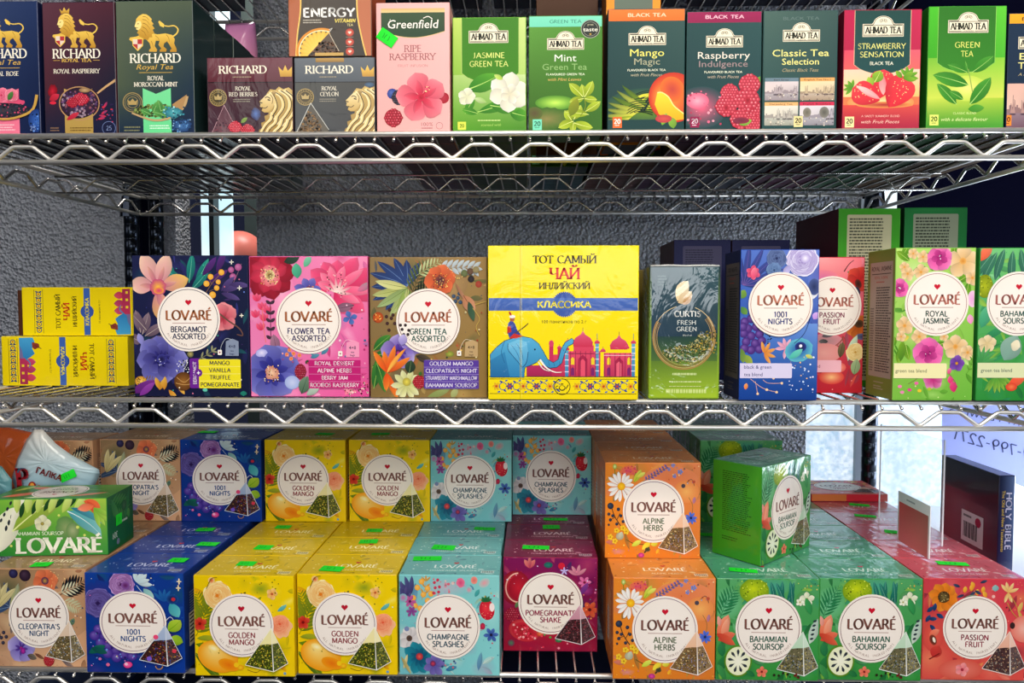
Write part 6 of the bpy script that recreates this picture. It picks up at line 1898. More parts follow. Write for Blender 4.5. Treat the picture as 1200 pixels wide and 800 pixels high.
def art_a_mango():
    A = Art(711, 10, 802, 160)
    A.grad(711, 10, 802, 160, '#1c4444', '#30504c', '#143838', '#183c3c')
    A.ell(757, 130, 50, 24, c='#7a9c20', c2='#204840', rings=3)
    A.rect(711, 10, 802, 24, '#f07830', '#ec6c24'); A.text('BLACK TEA', 757, 16.8, 4, '#f8d0a8', w_=46, bold=.04)
    ahmad(A, 757.5, 46, 43)
    A.text('Mango', 757.5, 62.7, 8.6, '#f0e870', w_=41, bold=.015); A.text('Magic', 757.5, 73.5, 7.8, '#a8a888', w_=31)
    A.text('FLAVOURED BLACK TEA', 757, 84, 2.4, '#e8ecd0', w_=46, bold=.03); A.text('with Fruit Pieces', 757, 89.8, 3.6, '#b8b090', w_=38, slant=.3)
    for i in range(14):
        A.stroke([(714 + i * 4, 146 - i * 1.2), (726 + i * 4, 126 - i), (748 + i * 3, 112 + i), (770, 108 + i * 3)], 2.4, A.rnd.choice(['#b8c820', '#88a818', '#d8d838', '#183820', '#e0d840', '#0c2c24']), .8)
    for i in range(8):
        A.petal(760 - i * 3, 128 + i * 2, 150 + i * 8, 42, 6, A.rnd.choice(['#a8b81c', '#e0dc48', '#7c9818']), '#1c3c20', -20)
        A.stroke([(712 + i * 5, 142 - i), (735 + i * 3, 122 + i * 2), (765, 118 + i * 3)], 1, '#102818')
    A.rect(711, 145, 802, 160, '#143c3c')
    A.ell(790, 118, 30, 31, c='#f8b040', c2='#c83020', rot=40, off=(-.4, -.35), rings=5, n=36); A.ell(788, 108, 14, 16, c='#c04038', c2='#e87028', rot=30, rings=3)
    A.poly([(770, 112), (767, 126), (772, 138), (784, 147), (802, 145), (802, 138), (790, 128), (784, 118), (776, 112)], '#fcd838', '#f0a818')
    A.stroke([(770, 112), (776, 112), (784, 118), (790, 128), (802, 138)], 1.4, '#fbe888')
    A.petal(776, 152, 70, 16, 8, '#78a830', '#a8d058'); A.petal(790, 156, 100, 14, 10, '#68982c', '#a0c850')
    A.ell(778, 144, 10, 5, c='#d05048', c2='#b83c40')
    n20(A, 722, 147, '#f06828', '#fff4e8')
    return A


def art_a_rasp():
    A = Art(802, 13, 891, 160)
    A.grad(802, 13, 891, 160, '#1c4444', '#244c4c', '#14383c', '#183c40')
    A.ell(820, 130, 32, 26, c='#f06080', c2='#204448', rings=4); A.ell(815, 122, 14, 10, c='#f8a8b8', c2='#e86080', rings=3); A.dots(803, 108, 845, 152, 30, .6, 2, ['#e86888', '#f0a0b0', '#b83858'])
    A.rect(802, 13, 891, 26, '#981850', '#8c1448'); A.text('BLACK TEA', 847, 19, 4, '#f0b8c8', w_=47, bold=.04)
    ahmad(A, 847, 49, 42.5)
    A.text('Raspberry', 846.5, 66, 8.4, '#e8e0d0', w_=63); A.text('Indulgence', 846, 76.5, 7.4, '#a08888', w_=59)
    A.text('FLAVOURED BLACK TEA', 846, 86.6, 2.4, '#e8ecd0', w_=46, bold=.03); A.text('with Fruit Pieces', 846, 92.4, 3.6, '#b8a890', w_=38, slant=.3)
    A.petal(885, 112, 120, 20, 10, '#5a9028', '#a0c848'); A.petal(888, 106, 80, 14, 8, '#4c8424', '#88b838')
    for x, y, r in ((878, 102, 13), (854, 112, 11), (886, 135, 12), (875, 121, 15), (850, 129, 13), (868, 145, 13), (882, 150, 11)):
        A.rasp(x, y, r, '#ee5868', '#b82038', r * .95)
    A.ell(876, 122, 3.4, 4.4, c='#8a1828', c2='#c02c40'); A.ell(850, 131, 3, 4, c='#8a1828', c2='#c02c40'); A.petal(866, 152, 20, 16, 8, '#6aa030', '#b0d050'); A.ell(868, 147, 10, 4, c='#6a2038', c2='#8a2840')
    n20(A, 812, 147, '#901848', '#fbe8f0')
    return A


def scene_pic(A, x0, y0, x1, y1, sky, sea, ships):
    A.grad(x0, y0, x1, y1, sky, mix(sky, '#ffffff', .2), mix(sky, '#f8e8d0', .5), sea)
    yb = y0 + (y1 - y0) * .64
    A.rect(x0, yb, x1, y1, mix(sea, '#ffffff', .25), sea)
    ink = mix(sea, '#403440', .55)
    p = [(x0, yb)]
    x = x0
    while x < x1:
        h = A.rnd.uniform(.06, .22) * (y1 - y0)
        w_ = A.rnd.uniform(1.2, 3.4)
        p += [(x, yb - h), (min(x + w_, x1), yb - h)]
        x += w_
    p += [(x1, yb)]
    A.poly(p, mix(ink, sky, .45))
    for i in range(ships):
        x = A.rnd.uniform(x0 + 2, x1 - 2)
        h = A.rnd.uniform(.25, .5) * (y1 - y0)
        A.petal(x - 3, yb + 1.5, 0, 6, 2, ink, ink, n=4)
        for dx in (-1.3, 0, 1.3):
            A.rect(x + dx - .2, yb - h * A.rnd.uniform(.7, 1), x + dx + .2, yb + 1, ink)
        A.poly([(x - 1.8, yb), (x - .2, yb - h * .8), (x + 1.8, yb)], mix(sky, ink, .3))
    A.dots(x0, yb, x1, y1, 26, .4, 1.2, [ink, '#e8dcc8', mix(sea, '#8a7068', .5)])


def art_a_classic():
    A = Art(890, 12, 979, 160)
    A.grad(890, 12, 979, 160, '#446058', '#34504c', '#1c4444', '#1c4040')
    A.text('BLACK TEA', 935, 21, 3.6, '#5a706c', w_=44, bold=.02)
    ahmad(A, 935.5, 42, 43)
    A.text('Classic Tea', 935, 63.4, 8.2, '#ece488', w_=69, bold=.01); A.text('Selection', 935, 74, 7.6, '#ece488', w_=45, bold=.01)
    A.text('Classic Black Teas', 935, 84.5, 4, '#b0a078', w_=44, slant=.35)
    scene_pic(A, 892, 98, 933, 122, '#d8c8c8', '#988c90', 9); scene_pic(A, 935, 98, 977, 122, '#e8d0a0', '#a89078', 6)
    scene_pic(A, 892, 127, 933, 153, '#e0d8c8', '#a0a090', 5); scene_pic(A, 935, 127, 977, 153, '#d8d0d8', '#8c8890', 3)
    A.ell(944, 137, 5, 6, c='#6a6458', c2='#8a8478'); A.ell(965, 137, 6, 7, c='#5a5850', c2='#848078')
    A.rect(892, 94, 933, 98.5, '#68808c'); A.rect(935, 94, 977, 98.5, '#e8a860'); A.rect(892, 124, 933, 128.5, '#e8b070'); A.rect(935, 124, 977, 128.5, '#d02c50')
    for x, y, t in ((912, 96.4, 'Earl Grey'), (956, 96.4, 'English Tea No.1'), (912, 126.4, 'Darjeeling Tea'), (956, 126.4, 'English Breakfast')):
        A.text(t, x, y, 2, '#40282c', w_=len(t) * 2)
    n20(A, 933.5, 147, '#e8d898', '#302820')
    return A


def strawberry(A, x, y, r, ang, leaf=True):
    a = math.radians(ang)
    tipx, tipy = math.cos(a), -math.sin(a)
    A.petal(x - tipx * r, y - tipy * r, ang, 2.3 * r, 1.9 * r, '#f04048', '#c81c30', 0, tip=.36, n=9)
    vs = []
    for i in range(26):
        u, v_ = A.rnd.uniform(-.8, .9), A.rnd.uniform(-.6, .6)
        if abs(v_) < .75 - .4 * max(u, 0):
            A.ell(x + (tipx * u - tipy * v_ * .9) * r, y + (tipy * u + tipx * v_ * .9) * r, .6, c='#fbd890', n=6)
    if leaf:
        for k in (-70, -35, 0, 35, 70):
            A.petal(x - tipx * r, y - tipy * r, ang + 180 + k, r * .7, r * .25, '#4c8c20', '#98c840')


def art_a_straw():
    A = Art(985, 11, 1076, 160)
    A.grad(985, 11, 1076, 160, '#b81848', '#c02850', '#a81c3c', '#a82040')
    A.grad(985, 60, 1076, 130, '#d84860', '#e06070', '#e88048', '#e87848')
    A.grad(985, 84, 1076, 118, '#f0c8b0', '#f4d0b8', '#f8d890', '#f4c070'); A.ell(1030, 125, 40, 12, c='#f8e0a0', c2='#e89050', rings=3)
    A.grad(985, 128, 1076, 160, '#d84840', '#d85048', '#981838', '#a02040')
    shield(A, 997, 11, 1064, 92, '#1c4440', '#1c4848', '#e8c8a0')
    ahmad(A, 1031, 35.5, 47)
    A.text('STRAWBERRY', 1030, 55.3, 6.6, '#f0ec88', w_=57); A.text('SENSATION', 1030, 65.5, 6.6, '#f0ec88', w_=52); A.text('BLACK TEA', 1030, 76.5, 3.8, '#f0f0d8', w_=28, bold=.04)
    A.ell(1035, 128, 34, 4, c='#a83030', c2='#e89850')
    strawberry(A, 1031, 100, 16, 262, False); A.petal(1033, 116, 95, 26, 9, '#f8b0a8', '#f06070')
    A.petal(1022, 100, 60, 16, 14, '#6c9c24', '#b0d048', 10, rib='#d8e880'); A.petal(1020, 104, 120, 12, 10, '#88b030', '#c0d858')
    strawberry(A, 1010, 114, 16, 335); A.petal(1000, 104, -30, 34, 8, '#fbd0c8', '#f07078')
    strawberry(A, 1052, 110, 19, 240)
    A.petal(1056, 95, 30, 14, 7, '#5c9020', '#a0c840'); A.petal(1056, 95, -10, 16, 6, '#5c9020', '#a0c840'); A.petal(1055, 95, 130, 12, 6, '#5c9020', '#a0c840')
    A.text('A SWEET SUMMERY BLEND', 1030, 142, 2.4, '#f4c8b8', w_=46); A.text('with Fruit Pieces', 1030, 149, 4, '#f4c8b8', w_=46, slant=.35)
    n20(A, 993, 148, '#f0e0a0', '#302420')
    return A


def art_a_green():
    A = Art(1082, 7, 1175, 160)
    A.grad(1082, 7, 1175, 160, '#48b828', '#5cc434', '#2c8018', '#3c9428')
    A.grad(1082, 70, 1175, 120, '#78b838', '#88c83c', '#c8d850', '#d0d858'); A.grad(1082, 120, 1175, 160, '#c8d850', '#a8c83c', '#2c8020', '#3c9430')
    shield(A, 1093, 7, 1163, 90, '#2c7020', '#348024', '#90d060')
    ahmad(A, 1129.5, 31, 47)
    A.text('GREEN', 1129, 54, 6.8, '#e8ec78', w_=30); A.text('TEA', 1129, 65, 6.8, '#e8ec78', w_=15)
    A.ell(1130, 108, 24, 16, c='#e8e880', c2='#c0d850', rings=3)
    for x, y, a, L, W in ((1132, 104, 160, 46, 17), (1130, 88, 155, 26, 10), (1136, 88, 35, 32, 13), (1134, 128, 50, 42, 17), (1118, 128, 130, 36, 13), (1126, 122, 145, 20, 9), (1131, 90, 100, 16, 4)):
        A.petal(x, y, a, L, W, '#2c7c20', '#58a838', 8, rib='#a8d870')
    A.petal(1132, 134, 5, 20, 10, '#3c8c24', '#68b040'); A.stroke([(1131, 84), (1134, 98), (1137, 113)], 1, '#88a850')
    A.text('CLASSIC BLEND', 1128, 139, 2.4, '#e0f0a0', w_=28); A.text('with a delicate flavour', 1128, 146.5, 4.2, '#e0f0a0', w_=57, slant=.3)
    n20(A, 1091, 146, '#e0e870', '#285c18')
    return A


def art_a_english():
    A = Art(1175, 15, 1264, 160)
    A.grad(1175, 15, 1264, 160, '#182c44', '#1c3450', '#142840', '#182c44')
    A.rect(1175, 15, 1264, 27, '#f4a828', '#f0a020'); A.text('BLACK TEA', 1213, 21.4, 4, '#4a3018', w_=46, bold=.04)
    ahmad(A, 1210, 51, 45)
    A.text('English', 1212, 68, 8.2, '#ece490', w_=47, bold=.01); A.text('Tea No.1', 1212, 79.5, 8, '#ece490', w_=50, bold=.01)
    A.text('A balanced blend', 1211, 90.5, 3.6, '#b8a878', w_=46, slant=.3)
    scene_pic(A, 1175, 102, 1264, 160, '#e0b0a0', '#684858', 16)
    n20(A, 1175.5, 147, '#f08830', '#302010')
    return A


# big carton lying on its side, pouch, magazine box
def art_lying():
    A = Art(-14, 583, 127, 652)
    A.bg('#78b83c', '#a8cc48', '#2c8430', '#38903c')
    A.petal(-6, 650, 72, 66, 30, '#f4f0d8', '#e8ecc8', -18, tip=.5); A.ring(4, 610, 20, 3, '#5a9028', 100, 200, 34, n=20)
    for i in range(5):
        A.petal(6 + i * 3.5, 622 - i * 7, 80, 8, 3.4, '#20282c', '#384048', n=4); A.petal(-4 + i * 4, 618 - i * 7, 70, 6, 3, '#20282c', '#384048', n=4)
    A.poly([(10, 620), (18, 600), (28, 588), (30, 583), (22, 583), (14, 598)], '#f0eed8')
    A.petal(14, 622, 42, 90, 26, '#88a830', '#c8dc70', -14, rib='#e8f0a0')
    for x, y, a in ((24, 600, 78), (38, 596, 70), (52, 592, 60), (66, 588, 52), (80, 588, 50)):
        A.petal(x, y + 6, a, 20, 6, '#18401c', '#2c5c28')
    for x, a in ((20, 86), (32, 80), (44, 74), (58, 66), (74, 60), (88, 56)):
        A.petal(x, 600, a, 26, 9, '#b8d058', '#e8f4a8', 5)
    A.petal(80, 598, -25, 52, 18, '#48a0a8', '#a8d8d0', -30, rib='#e8f4f0'); A.petal(84, 594, -15, 44, 8, '#2c7c90', '#78c0c8', -30)
    A.petal(100, 586, -10, 22, 10, '#e85c38', '#f08048', -30); A.petal(104, 586, -50, 30, 9, '#d84828', '#f8a078', 10); A.petal(112, 592, 190, 20, 10, '#f07048', '#f8a888')
    for a in (-60, -75, -45, -30):
        A.petal(112, 594, a, 26, 6, '#78b838', '#d8e468')
    A.ell(78, 618, 12, 14, c='#90a068', c2='#5a8c48', rings=3, wob=.08); A.ell(86, 622, 8, 10, c='#a8b080', c2='#688c50')
    A.flower(50, 613, 11, 5, '#d8d8a8', '#f8f6e0', '#c0b050', .95, 10)
    for x, y, r in ((92, 618, 2), (100, 628, 1.6), (70, 603, 1.6), (12, 640, 1.6), (60, 626, 1.4)):
        A.ell(x, y, r, c='#d8e070', n=8)
    A.text('BAHAMIAN SOURSOP', 45, 625, 4.2, '#e0eccc', w_=60, bold=.03)
    A.roman('LOVAR\u00c9', 69, 640, 17, '#f6f4e2', w_=104, thick=.24, thin=.13, serif=True)
    return A


def art_lying_top():
    A = Art(0, 0, 141, 70)
    A.bg('#4a9038', '#58a040', '#3c7c34', '#388038')
    for x, y, a, L, W, c in ((110, 10, 190, 50, 10, '#2c7434'), (120, 30, 170, 60, 9, '#58983c'), (136, 50, 160, 50, 12, '#3c8c3c'), (20, 10, -20, 40, 14, '#e06840'), (10, 60, 30, 44, 16, '#e8704c'), (40, 66, 10, 40, 10, '#d8e8b0'), (90, 60, 20, 44, 10, '#e07850'), (8, 30, 60, 30, 10, '#b8d048')):
        A.petal(x, y, a, L, W, c, mix(c, '#ffffff', .3), 10, rib=mix(c, '#ffffff', .5))
    A.ell(68, 34, 32, 32, c='#f4e8de'); A.ring(68, 34, 29.5, .7, '#7a4a50')
    A.roman('LOVAR\u00c9', 68, 38, 8.5, BRN, w_=44, thick=.19, thin=.09, serif=False, rot=180)
    A.text('BAHAMIAN', 68, 24, 4.6, '#23604a', rot=180, bold=.02); A.text('SOURSOP', 68, 17, 4.6, '#23604a', rot=180, bold=.02)
    A.heart(68, 50, 6, '#c8102e')
    return A


def art_lying_side():
    A = Art(0, 0, 70, 70)
    A.bg('#1c6c34', '#146028', '#187038', '#0c5828')
    A.fern(4, 8, -20, 60, '#3c8c38', 9, .4); A.petal(10, 4, -60, 40, 10, '#2c8040', '#68a848'); A.petal(60, 0, 250, 40, 10, '#1c7034', '#3c9048')
    A.ell(44, 20, 7, c='#48704c', c2='#1c5c30', rings=2); A.tlines(28, 36, 58, 42, 1, '#c8dcc0')
    A.text('309', 18, 52, 7, '#d8e8d0', w_=14, rot=180, bold=.03); A.ell(26, 62, 4, c='#7a8090'); A.petal(58, 40, 100, 14, 8, '#2c8c38', '#70b048')
    return A


# ---------------------------------------------------------------- carton builder
_mc = {}


def carton_mesh(w_, d_, h_, cf, cs, ct, bev=.0009):
    k = (round(w_, 4), round(d_, 4), round(h_, 4), cf, cs, ct, bev)
    if k not in _mc:
        me = mesh_of(box_bm(w_, d_, h_, bev, 2), 'carton')
        paint(me, lambda n, co: mix(ct, '#0c1028', .72) if n.z < -.7 else ct if n.z > .7 else (cf if n.y < -.7 else cs))  # downward faces mixed towards navy: underside shade put into the colour
        # slight flap seams on the lid are part of the card edge
        _mc[k] = me
    return _mc[k]


def art_mesh(key, fn, w_, h_, name='front_print'):
    k = (key, round(w_, 4), round(h_, 4))
    if k not in _mc:
        _mc[k] = fn().mesh(name, w_, h_)
    return _mc[k]


TOPS = []   # (root, top z) for the price stickers


def tea_box(label_, group, X, Y, Z, w_, h_, d_, key, fn, cols, mat, rot=0.0, side_l=None, side_r=None, top=None, back=None, seam=False, name='tea_box', cat='tea box', tilt=0.0):
    """X = centre of the front face, Y = front face"""
    cx, cy = X - math.sin(rot) * d_ / 2 * 1.0, Y + math.cos(rot) * d_ / 2
    if rot == 0:
        cx = X
    root = thing(name, label_, cat, (cx, cy, Z), (tilt, 0, rot), group)
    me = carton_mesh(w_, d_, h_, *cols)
    c = put('carton', me, root)
    mt = mat
    if not me.materials:
        me.materials.append(mt)
    e = .0009

    def deco(nm, k2, f2, ww, hh, loc, rt):
        pm = art_mesh(k2, f2, ww, hh, nm)
        if not pm.materials:
            pm.materials.append(mt)
        return put(nm, pm, root, None, loc, rt)
    if fn:
        deco('front_print', key, fn, w_ - 2 * e, h_ - 2 * e, (0, -d_ / 2, e), (0, 0, 0))
    if side_l:
        deco('side_print', side_l[0], side_l[1], d_ - 2 * e, h_ - 2 * e, (-w_ / 2, 0, e), (0, 0, -math.pi / 2))
    if side_r:
        deco('side_print', side_r[0], side_r[1], d_ - 2 * e, h_ - 2 * e, (w_ / 2, 0, e), (0, 0, math.pi / 2))
    if top:
        deco('top_print', top[0], top[1], w_ - 2 * e, d_ - 2 * e, (0, -d_ / 2 + e, h_), (-math.pi / 2, 0, 0))
    if seam:
        s_ = box_bm(.0006, d_ * .96, .0005)
        put('film_seam', mesh_of(s_, 'film_seam'), root, M_SEAM, (w_ * .5 * .0, 0, h_ + .0008))
    TOPS.append((root, w_, d_, h_))
    return root


M_SEAM = plain('clear_film_seam', '#c8c8c4', .25)

_st = {}


def sticker_mesh(seed):
    if seed in _st:
        return _st[seed]
    rr = random.Random(seed)
    A = Art(0, 0, 26, 14)
    A.bg('#22dc30', '#2ae838', '#1cd42c', '#24e034')
    for i in range(3):
        x = 7 + i * 4.2
        A.stroke([(x, 4), (x + rr.uniform(-1, 1), 7), (x + rr.uniform(-1, 1), 10)], .9, '#128a20')
    bm = box_bm(.026, .0004, .0135)
    for v in bm.verts:
        v.co.z += 0
    me = mesh_of(bm, 'price_sticker')
    paint(me, lambda n, co: '#22dc30')
    me2 = A.mesh('p', .026, .0135)
    bm = bmesh.new()
    bm.from_mesh(me)
    vs = [bm.verts.new((v.co.x, v.co.y - .0002, v.co.z)) for v in me2.vertices]
    lay = bm.loops.layers.float_color.get('Col')
    cd_ = me2.color_attributes['Col'].data
    for p in me2.polygons:
        try:
            f = bm.faces.new([vs[i] for i in p.vertices])
        except ValueError:
            continue
        for l, i in zip(f.loops, p.vertices):
            l[lay] = cd_[i].color
    for v in bm.verts:
        v.co.z -= .00675
    me3 = bpy.data.meshes.new('price_sticker')
    bm.to_mesh(me3)
    bm.free()
    me3.materials.append(M_STICK)
    _st[seed] = me3
    return me3


def stick_top(px, py, z, ang=0, w_=1.0, h_=1.0):
    p = at_z(px, py, z)
    best = None
    for root, bw, bd, bh in TOPS:
        if abs(root.location.z + bh - z) > .004:
            continue
        q = root.matrix_basis.inverted() @ p
        ov = max(abs(q.x) - bw / 2, abs(q.y) - bd / 2)
        if best is None or ov < best[0]:
            best = (ov, root, q, bw, bd, bh)
    if best is None or best[0] > .02:
        print('sticker miss', px, py, best and best[0])
        return
    ov, root, q, bw, bd, bh = best
    q.x = max(-bw / 2 + .014, min(bw / 2 - .014, q.x))
    q.y = max(-bd / 2 + .008, min(bd / 2 - .008, q.y))
    s = put('price_sticker', sticker_mesh(int(px) % 3), root, None, (q.x, q.y, bh + .0011), (-math.pi / 2, 0, 0))
    s.rotation_euler = (-math.pi / 2, 0, math.radians(ang))
    s.scale = (w_, 1, h_)
    s['label'] = 'neon green price sticker'


# ---------------------------------------------------------------- bottom shelf: square boxes in columns, two tiers
W, H, D = .1145, .1165, .066
GAP = .0006
T0 = DECK[3]
T1 = T0 + H + .0004


def small(kind, label_, group, X, Y, Z, rot=0.0, stickers=(), jitter=True, side=True):
    fn, tc, nm, front = SMALL[kind]
    base, deep, pale = tc
    x = X + (R.uniform(-.0006, .0006) if jitter else 0)
    sd = ('side_' + kind, lambda: side_art_small(front, deep, pale))
    vis_l = side and X > .02
    vis_r = side and X < .0
    return tea_box(label_, group, x, Y, Z, W, H, D, 'f_' + kind, fn, (front, front, base), M_FILM2 if kind in ('soursop', 'passion') else M_FILM,
                   rot, sd if (vis_l or rot) else None, sd if (vis_r and not rot) else None, ('t_' + kind, lambda: top_art(tc, nm)))


ORD = ['front', 'second', 'third', 'fourth', 'fifth', 'sixth']
LOOK = {'cleo': 'beige floral tea box with orange flower and violet orchid', 'nights': 'deep blue tea box with purple roses', 'mango': 'yellow tea box with mango and cream rose',
        'champ': 'pale turquoise tea box with strawberry and teal flower', 'pom': 'dark magenta tea box with cut pomegranate', 'alpine': 'orange tea box with white daisy',
        'soursop': 'green tea box with soursop fruit', 'passion': 'coral red tea box with orange poppy'}
FRONTS = ['beige floral tea box with violet orchid, front of the leftmost column', 'deep blue tea box with purple roses, front of the blue column', 'yellow mango tea box, front of the left yellow column',
          'yellow mango tea box, front of the right yellow column', 'turquoise tea box with strawberry and teal flower, front of the turquoise column', 'dark magenta tea box with cut pomegranate, front of the short magenta column',
          'orange daisy tea box, front of the orange column, with another stacked on it', 'green soursop tea box on the bottom shelf, right beside the front orange box', 'green soursop tea box on the bottom shelf, left beside the coral red box',
          'coral red tea box with orange poppy, front of the rightmost column']
# kind, left px, right px, bottom px, rows, which column it is
COLS = [('cleo', -12, 103, 781, 5, 'leftmost column'), ('nights', 102, 215, 788, 5, 'blue column second from the left'), ('mango', 228, 346, 792, 5, 'left one of the two yellow columns'),
        ('mango', 349, 466, 790, 5, 'right one of the two yellow columns'), ('champ', 466, 583, 791, 5, 'turquoise column'), ('pom', 592, 699, 763, 5, 'short dark magenta column'),
        ('alpine', 719, 837, 796, 6, 'orange column'), ('soursop', 839, 958, 797, 5, 'green column beside the orange one'), ('soursop', 960, 1079, 797, 6, 'green column beside the coral one'),
        ('passion', 1081, 1199, 797, 6, 'rightmost coral column')]
colx = {}
lastx = -9
for ci, (kind, l, r, b, rows, where) in enumerate(COLS):
    Yf = at_z((l + r) / 2, b, T0).y
    X = (at_y(l, b - 50, Yf).x + at_y(r, b - 50, Yf).x) / 2
    X = max(X, lastx + W + .0012)
    lastx = X
    colx[ci] = (X, Yf)
    for k in range(rows):
        Y = Yf + k * (D + GAP)
        if Y + D > YB + .02:
            break
        if k == 0:
            lb = FRONTS[ci]
        else:
            lb = f'{LOOK[kind].split(" with")[0]}, {ORD[k]} from the front in the {where}'
        lb = ' '.join(lb.split()[:16])
        small(kind, lb, 'floor tier of square tea boxes on the bottom shelf', X, Y, T0)
X_of = lambda c: colx[c][0]
# upper tier: kind, left, right, bottom px, rows, label
UP_ = [('cleo', 116, 213, 610, 2, 'beige floral box standing above the blue column edge, left of the blue upper box'),
       ('cleo', 14, 111, 612, 1, 'beige floral box mostly hidden behind the white pouch, upper tier far left'),
       ('nights', 213, 306, 611, 2, 'deep blue box with purple roses in the upper tier'),
       ('mango', 309, 406, 611, 2, 'yellow mango box in the upper tier, beside the blue one'),
       ('mango', 409, 503, 611, 2, 'yellow mango box in the upper tier, beside the turquoise one'),
       ('champ', 503, 599, 611, 2, 'turquoise strawberry box in the upper tier, beside the yellow ones'),
       ('champ', 601, 691, 603, 2, 'turquoise strawberry box in shade above the dark magenta column'),
       ('alpine', 708, 817, 654, 5, 'orange daisy box stacked on the front orange box'),
       ('soursop', 821, 915, 612, 3, 'green soursop box hidden behind the turned green box')]
ulast = {}
for kind, l, r, b, rows, lb in UP_:
    Yf = at_z((l + r) / 2, b, T1).y
    X = (at_y(l, b - 50, Yf).x + at_y(r, b - 50, Yf).x) / 2
    for q, (xx, yy) in ulast.items():
        if abs(X - xx) < W + .0008 and abs(yy - Yf) < .2:
            X = xx + math.copysign(W + .0008, X - xx)
    ulast[(kind, l)] = (X, Yf)
    for k in range(rows):
        if Yf + (k + 1) * (D + GAP) > .475:
            break
        t = lb if k == 0 else f'{LOOK[kind].split(" with")[0]}, {ORD[k]} from the front, behind the ' + {'cleo': 'upper beige box', 'nights': 'upper blue box', 'alpine': 'upper orange box', 'soursop': 'hidden upper green box'}.get(kind, 'upper ' + ('yellow box beside the ' + ('blue' if l < 350 else 'turquoise') + ' one' if kind == 'mango' else 'turquoise box ' + ('beside the yellow' if l < 550 else 'in shade')))
        small(kind, ' '.join(t.split()[:16]), 'upper tier of square tea boxes on the bottom shelf', X, Yf + k * (D + GAP), T1)

# green box turned on its stack
p0, p1, p2 = at_z(838, 648, T1), at_z(891, 664, T1), at_z(948, 640, T1)
ang = math.atan2(p2.y - p1.y, p2.x - p1.x)
fc = p1 + (p2 - p1).normalized() * (W / 2)
s_art = ('side_turn', lambda: art_text_side())


def art_text_side():
    A = Art(0, 0, 70, 118)
    A.bg('#3c9420', '#48a028', '#2c8418', '#3c9420')
    A.tlines(14, 10, 58, 86, 30, '#184c10', h=.45)
    A.tlines(14, 92, 40, 98, 2, '#184c10')
    return A


tea_box('green soursop box turned at an angle on top of the front green boxes', None, fc.x, fc.y, T1 + .0003, W, H, D, 'f_soursop', SMALL['soursop'][0], ('#3c9440', '#3c9420', '#489040'),
        M_FILM2, ang, s_art, None, ('t_soursop', lambda: top_art(SMALL['soursop'][1], 'BAHAMIAN SOURSOP')))

# large green carton lying on the left
pc = at_z(127, 650, T1)
pd_ = at_z(0, 653, T1)
ang = math.radians(4.5)
LW, LH, LD = .141, .0705, .067
fc = Vector((pc.x, pc.y, 0)) - Vector((math.cos(ang), math.sin(ang), 0)) * LW / 2
tea_box('large green soursop carton lying on its long side across the leftmost boxes', None, fc.x, fc.y, T1 + .0003, LW, LH, LD, 'lying', art_lying, ('#38903c', '#146028', '#48903c'), M_FILM, ang,
        None, ('lying_side', art_lying_side), ('lying_top', art_lying_top), name='tea_carton', cat='tea carton')
stl = put('price_sticker', sticker_mesh(1), TOPS[-1][0], None, (LW / 2 + .0006, -.006, .036), (0, 0, math.pi / 2))
stl.scale = (.55, 1, 1.0)
stl['label'] = 'neon green price sticker'


def pouch(label_, outline, Y, thick, c_top, c_bot, cat, deco=None, yaw=0.0, lean=0.0, group=None):
    """pillow pouch: outline in photo pixels read at depth Y, inflated"""
    pts = [at_y(x, y, Y) for x, y in outline]
    cx = sum(p.x for p in pts) / len(pts)
    z0 = min(p.z for p in pts)
    root = thing('foil_pouch', label_, cat, (cx, Y, z0), (lean, 0, yaw), group)
    P = [(p.x - cx, p.z - z0) for p in pts]
    # resample the outline
    Q = []
    for i in range(len(P)):
        a, b = P[i], P[(i + 1) % len(P)]
        n = 5
        for k in range(n):
            Q.append((a[0] + (b[0] - a[0]) * k / n, a[1] + (b[1] - a[1]) * k / n))
    mx_, mz_ = sum(q[0] for q in Q) / len(Q), sum(q[1] for q in Q) / len(Q)
    hz = max(q[1] for q in Q)
    bm_ = bmesh.new()
    rr = random.Random(len(label_))
    K = 8
    for sg in (-1, 1):
        rings = []
        for j in range(K + 1):
            f = 1 - j / K
            ring_ = []
            for i, q in enumerate(Q):
                x, z = mx_ + (q[0] - mx_) * f, mz_ + (q[1] - mz_) * f
                wv = math.sin(i * 1.9) * .0007 * f * (1 - f) * 4 + rr.uniform(-.0004, .0004) * (f < 1)
                ring_.append(bm_.verts.new((x, sg * (thick / 2 * (1 - f ** 3) + wv), z)) if f > 0 or i == 0 else ring_[0])
            rings.append(ring_)
        for j in range(K):
            for i in range(len(Q)):
                k = (i + 1) % len(Q)
                vs = [rings[j][i], rings[j][k], rings[j + 1][k], rings[j + 1][i]]
                vs = list(dict.fromkeys(vs))
                if len(vs) > 2:
                    bm_.faces.new(vs).smooth = True
    bmesh.ops.remove_doubles(bm_, verts=bm_.verts, dist=.00002)
    me = mesh_of(bm_, 'pouch_body')
    paint(me, lambda n, co: mix(c_bot, c_top, max(0, min(1, co.z / hz))))
    put('pouch_body', me, root, M_FOIL)
    if deco:
        A, w_, h_, loc, rt = deco
        dm = A.mesh('front_print', w_, h_)
        dm.materials.append(M_FOIL)
        put('front_print', dm, root, None, loc, rt)
    return root


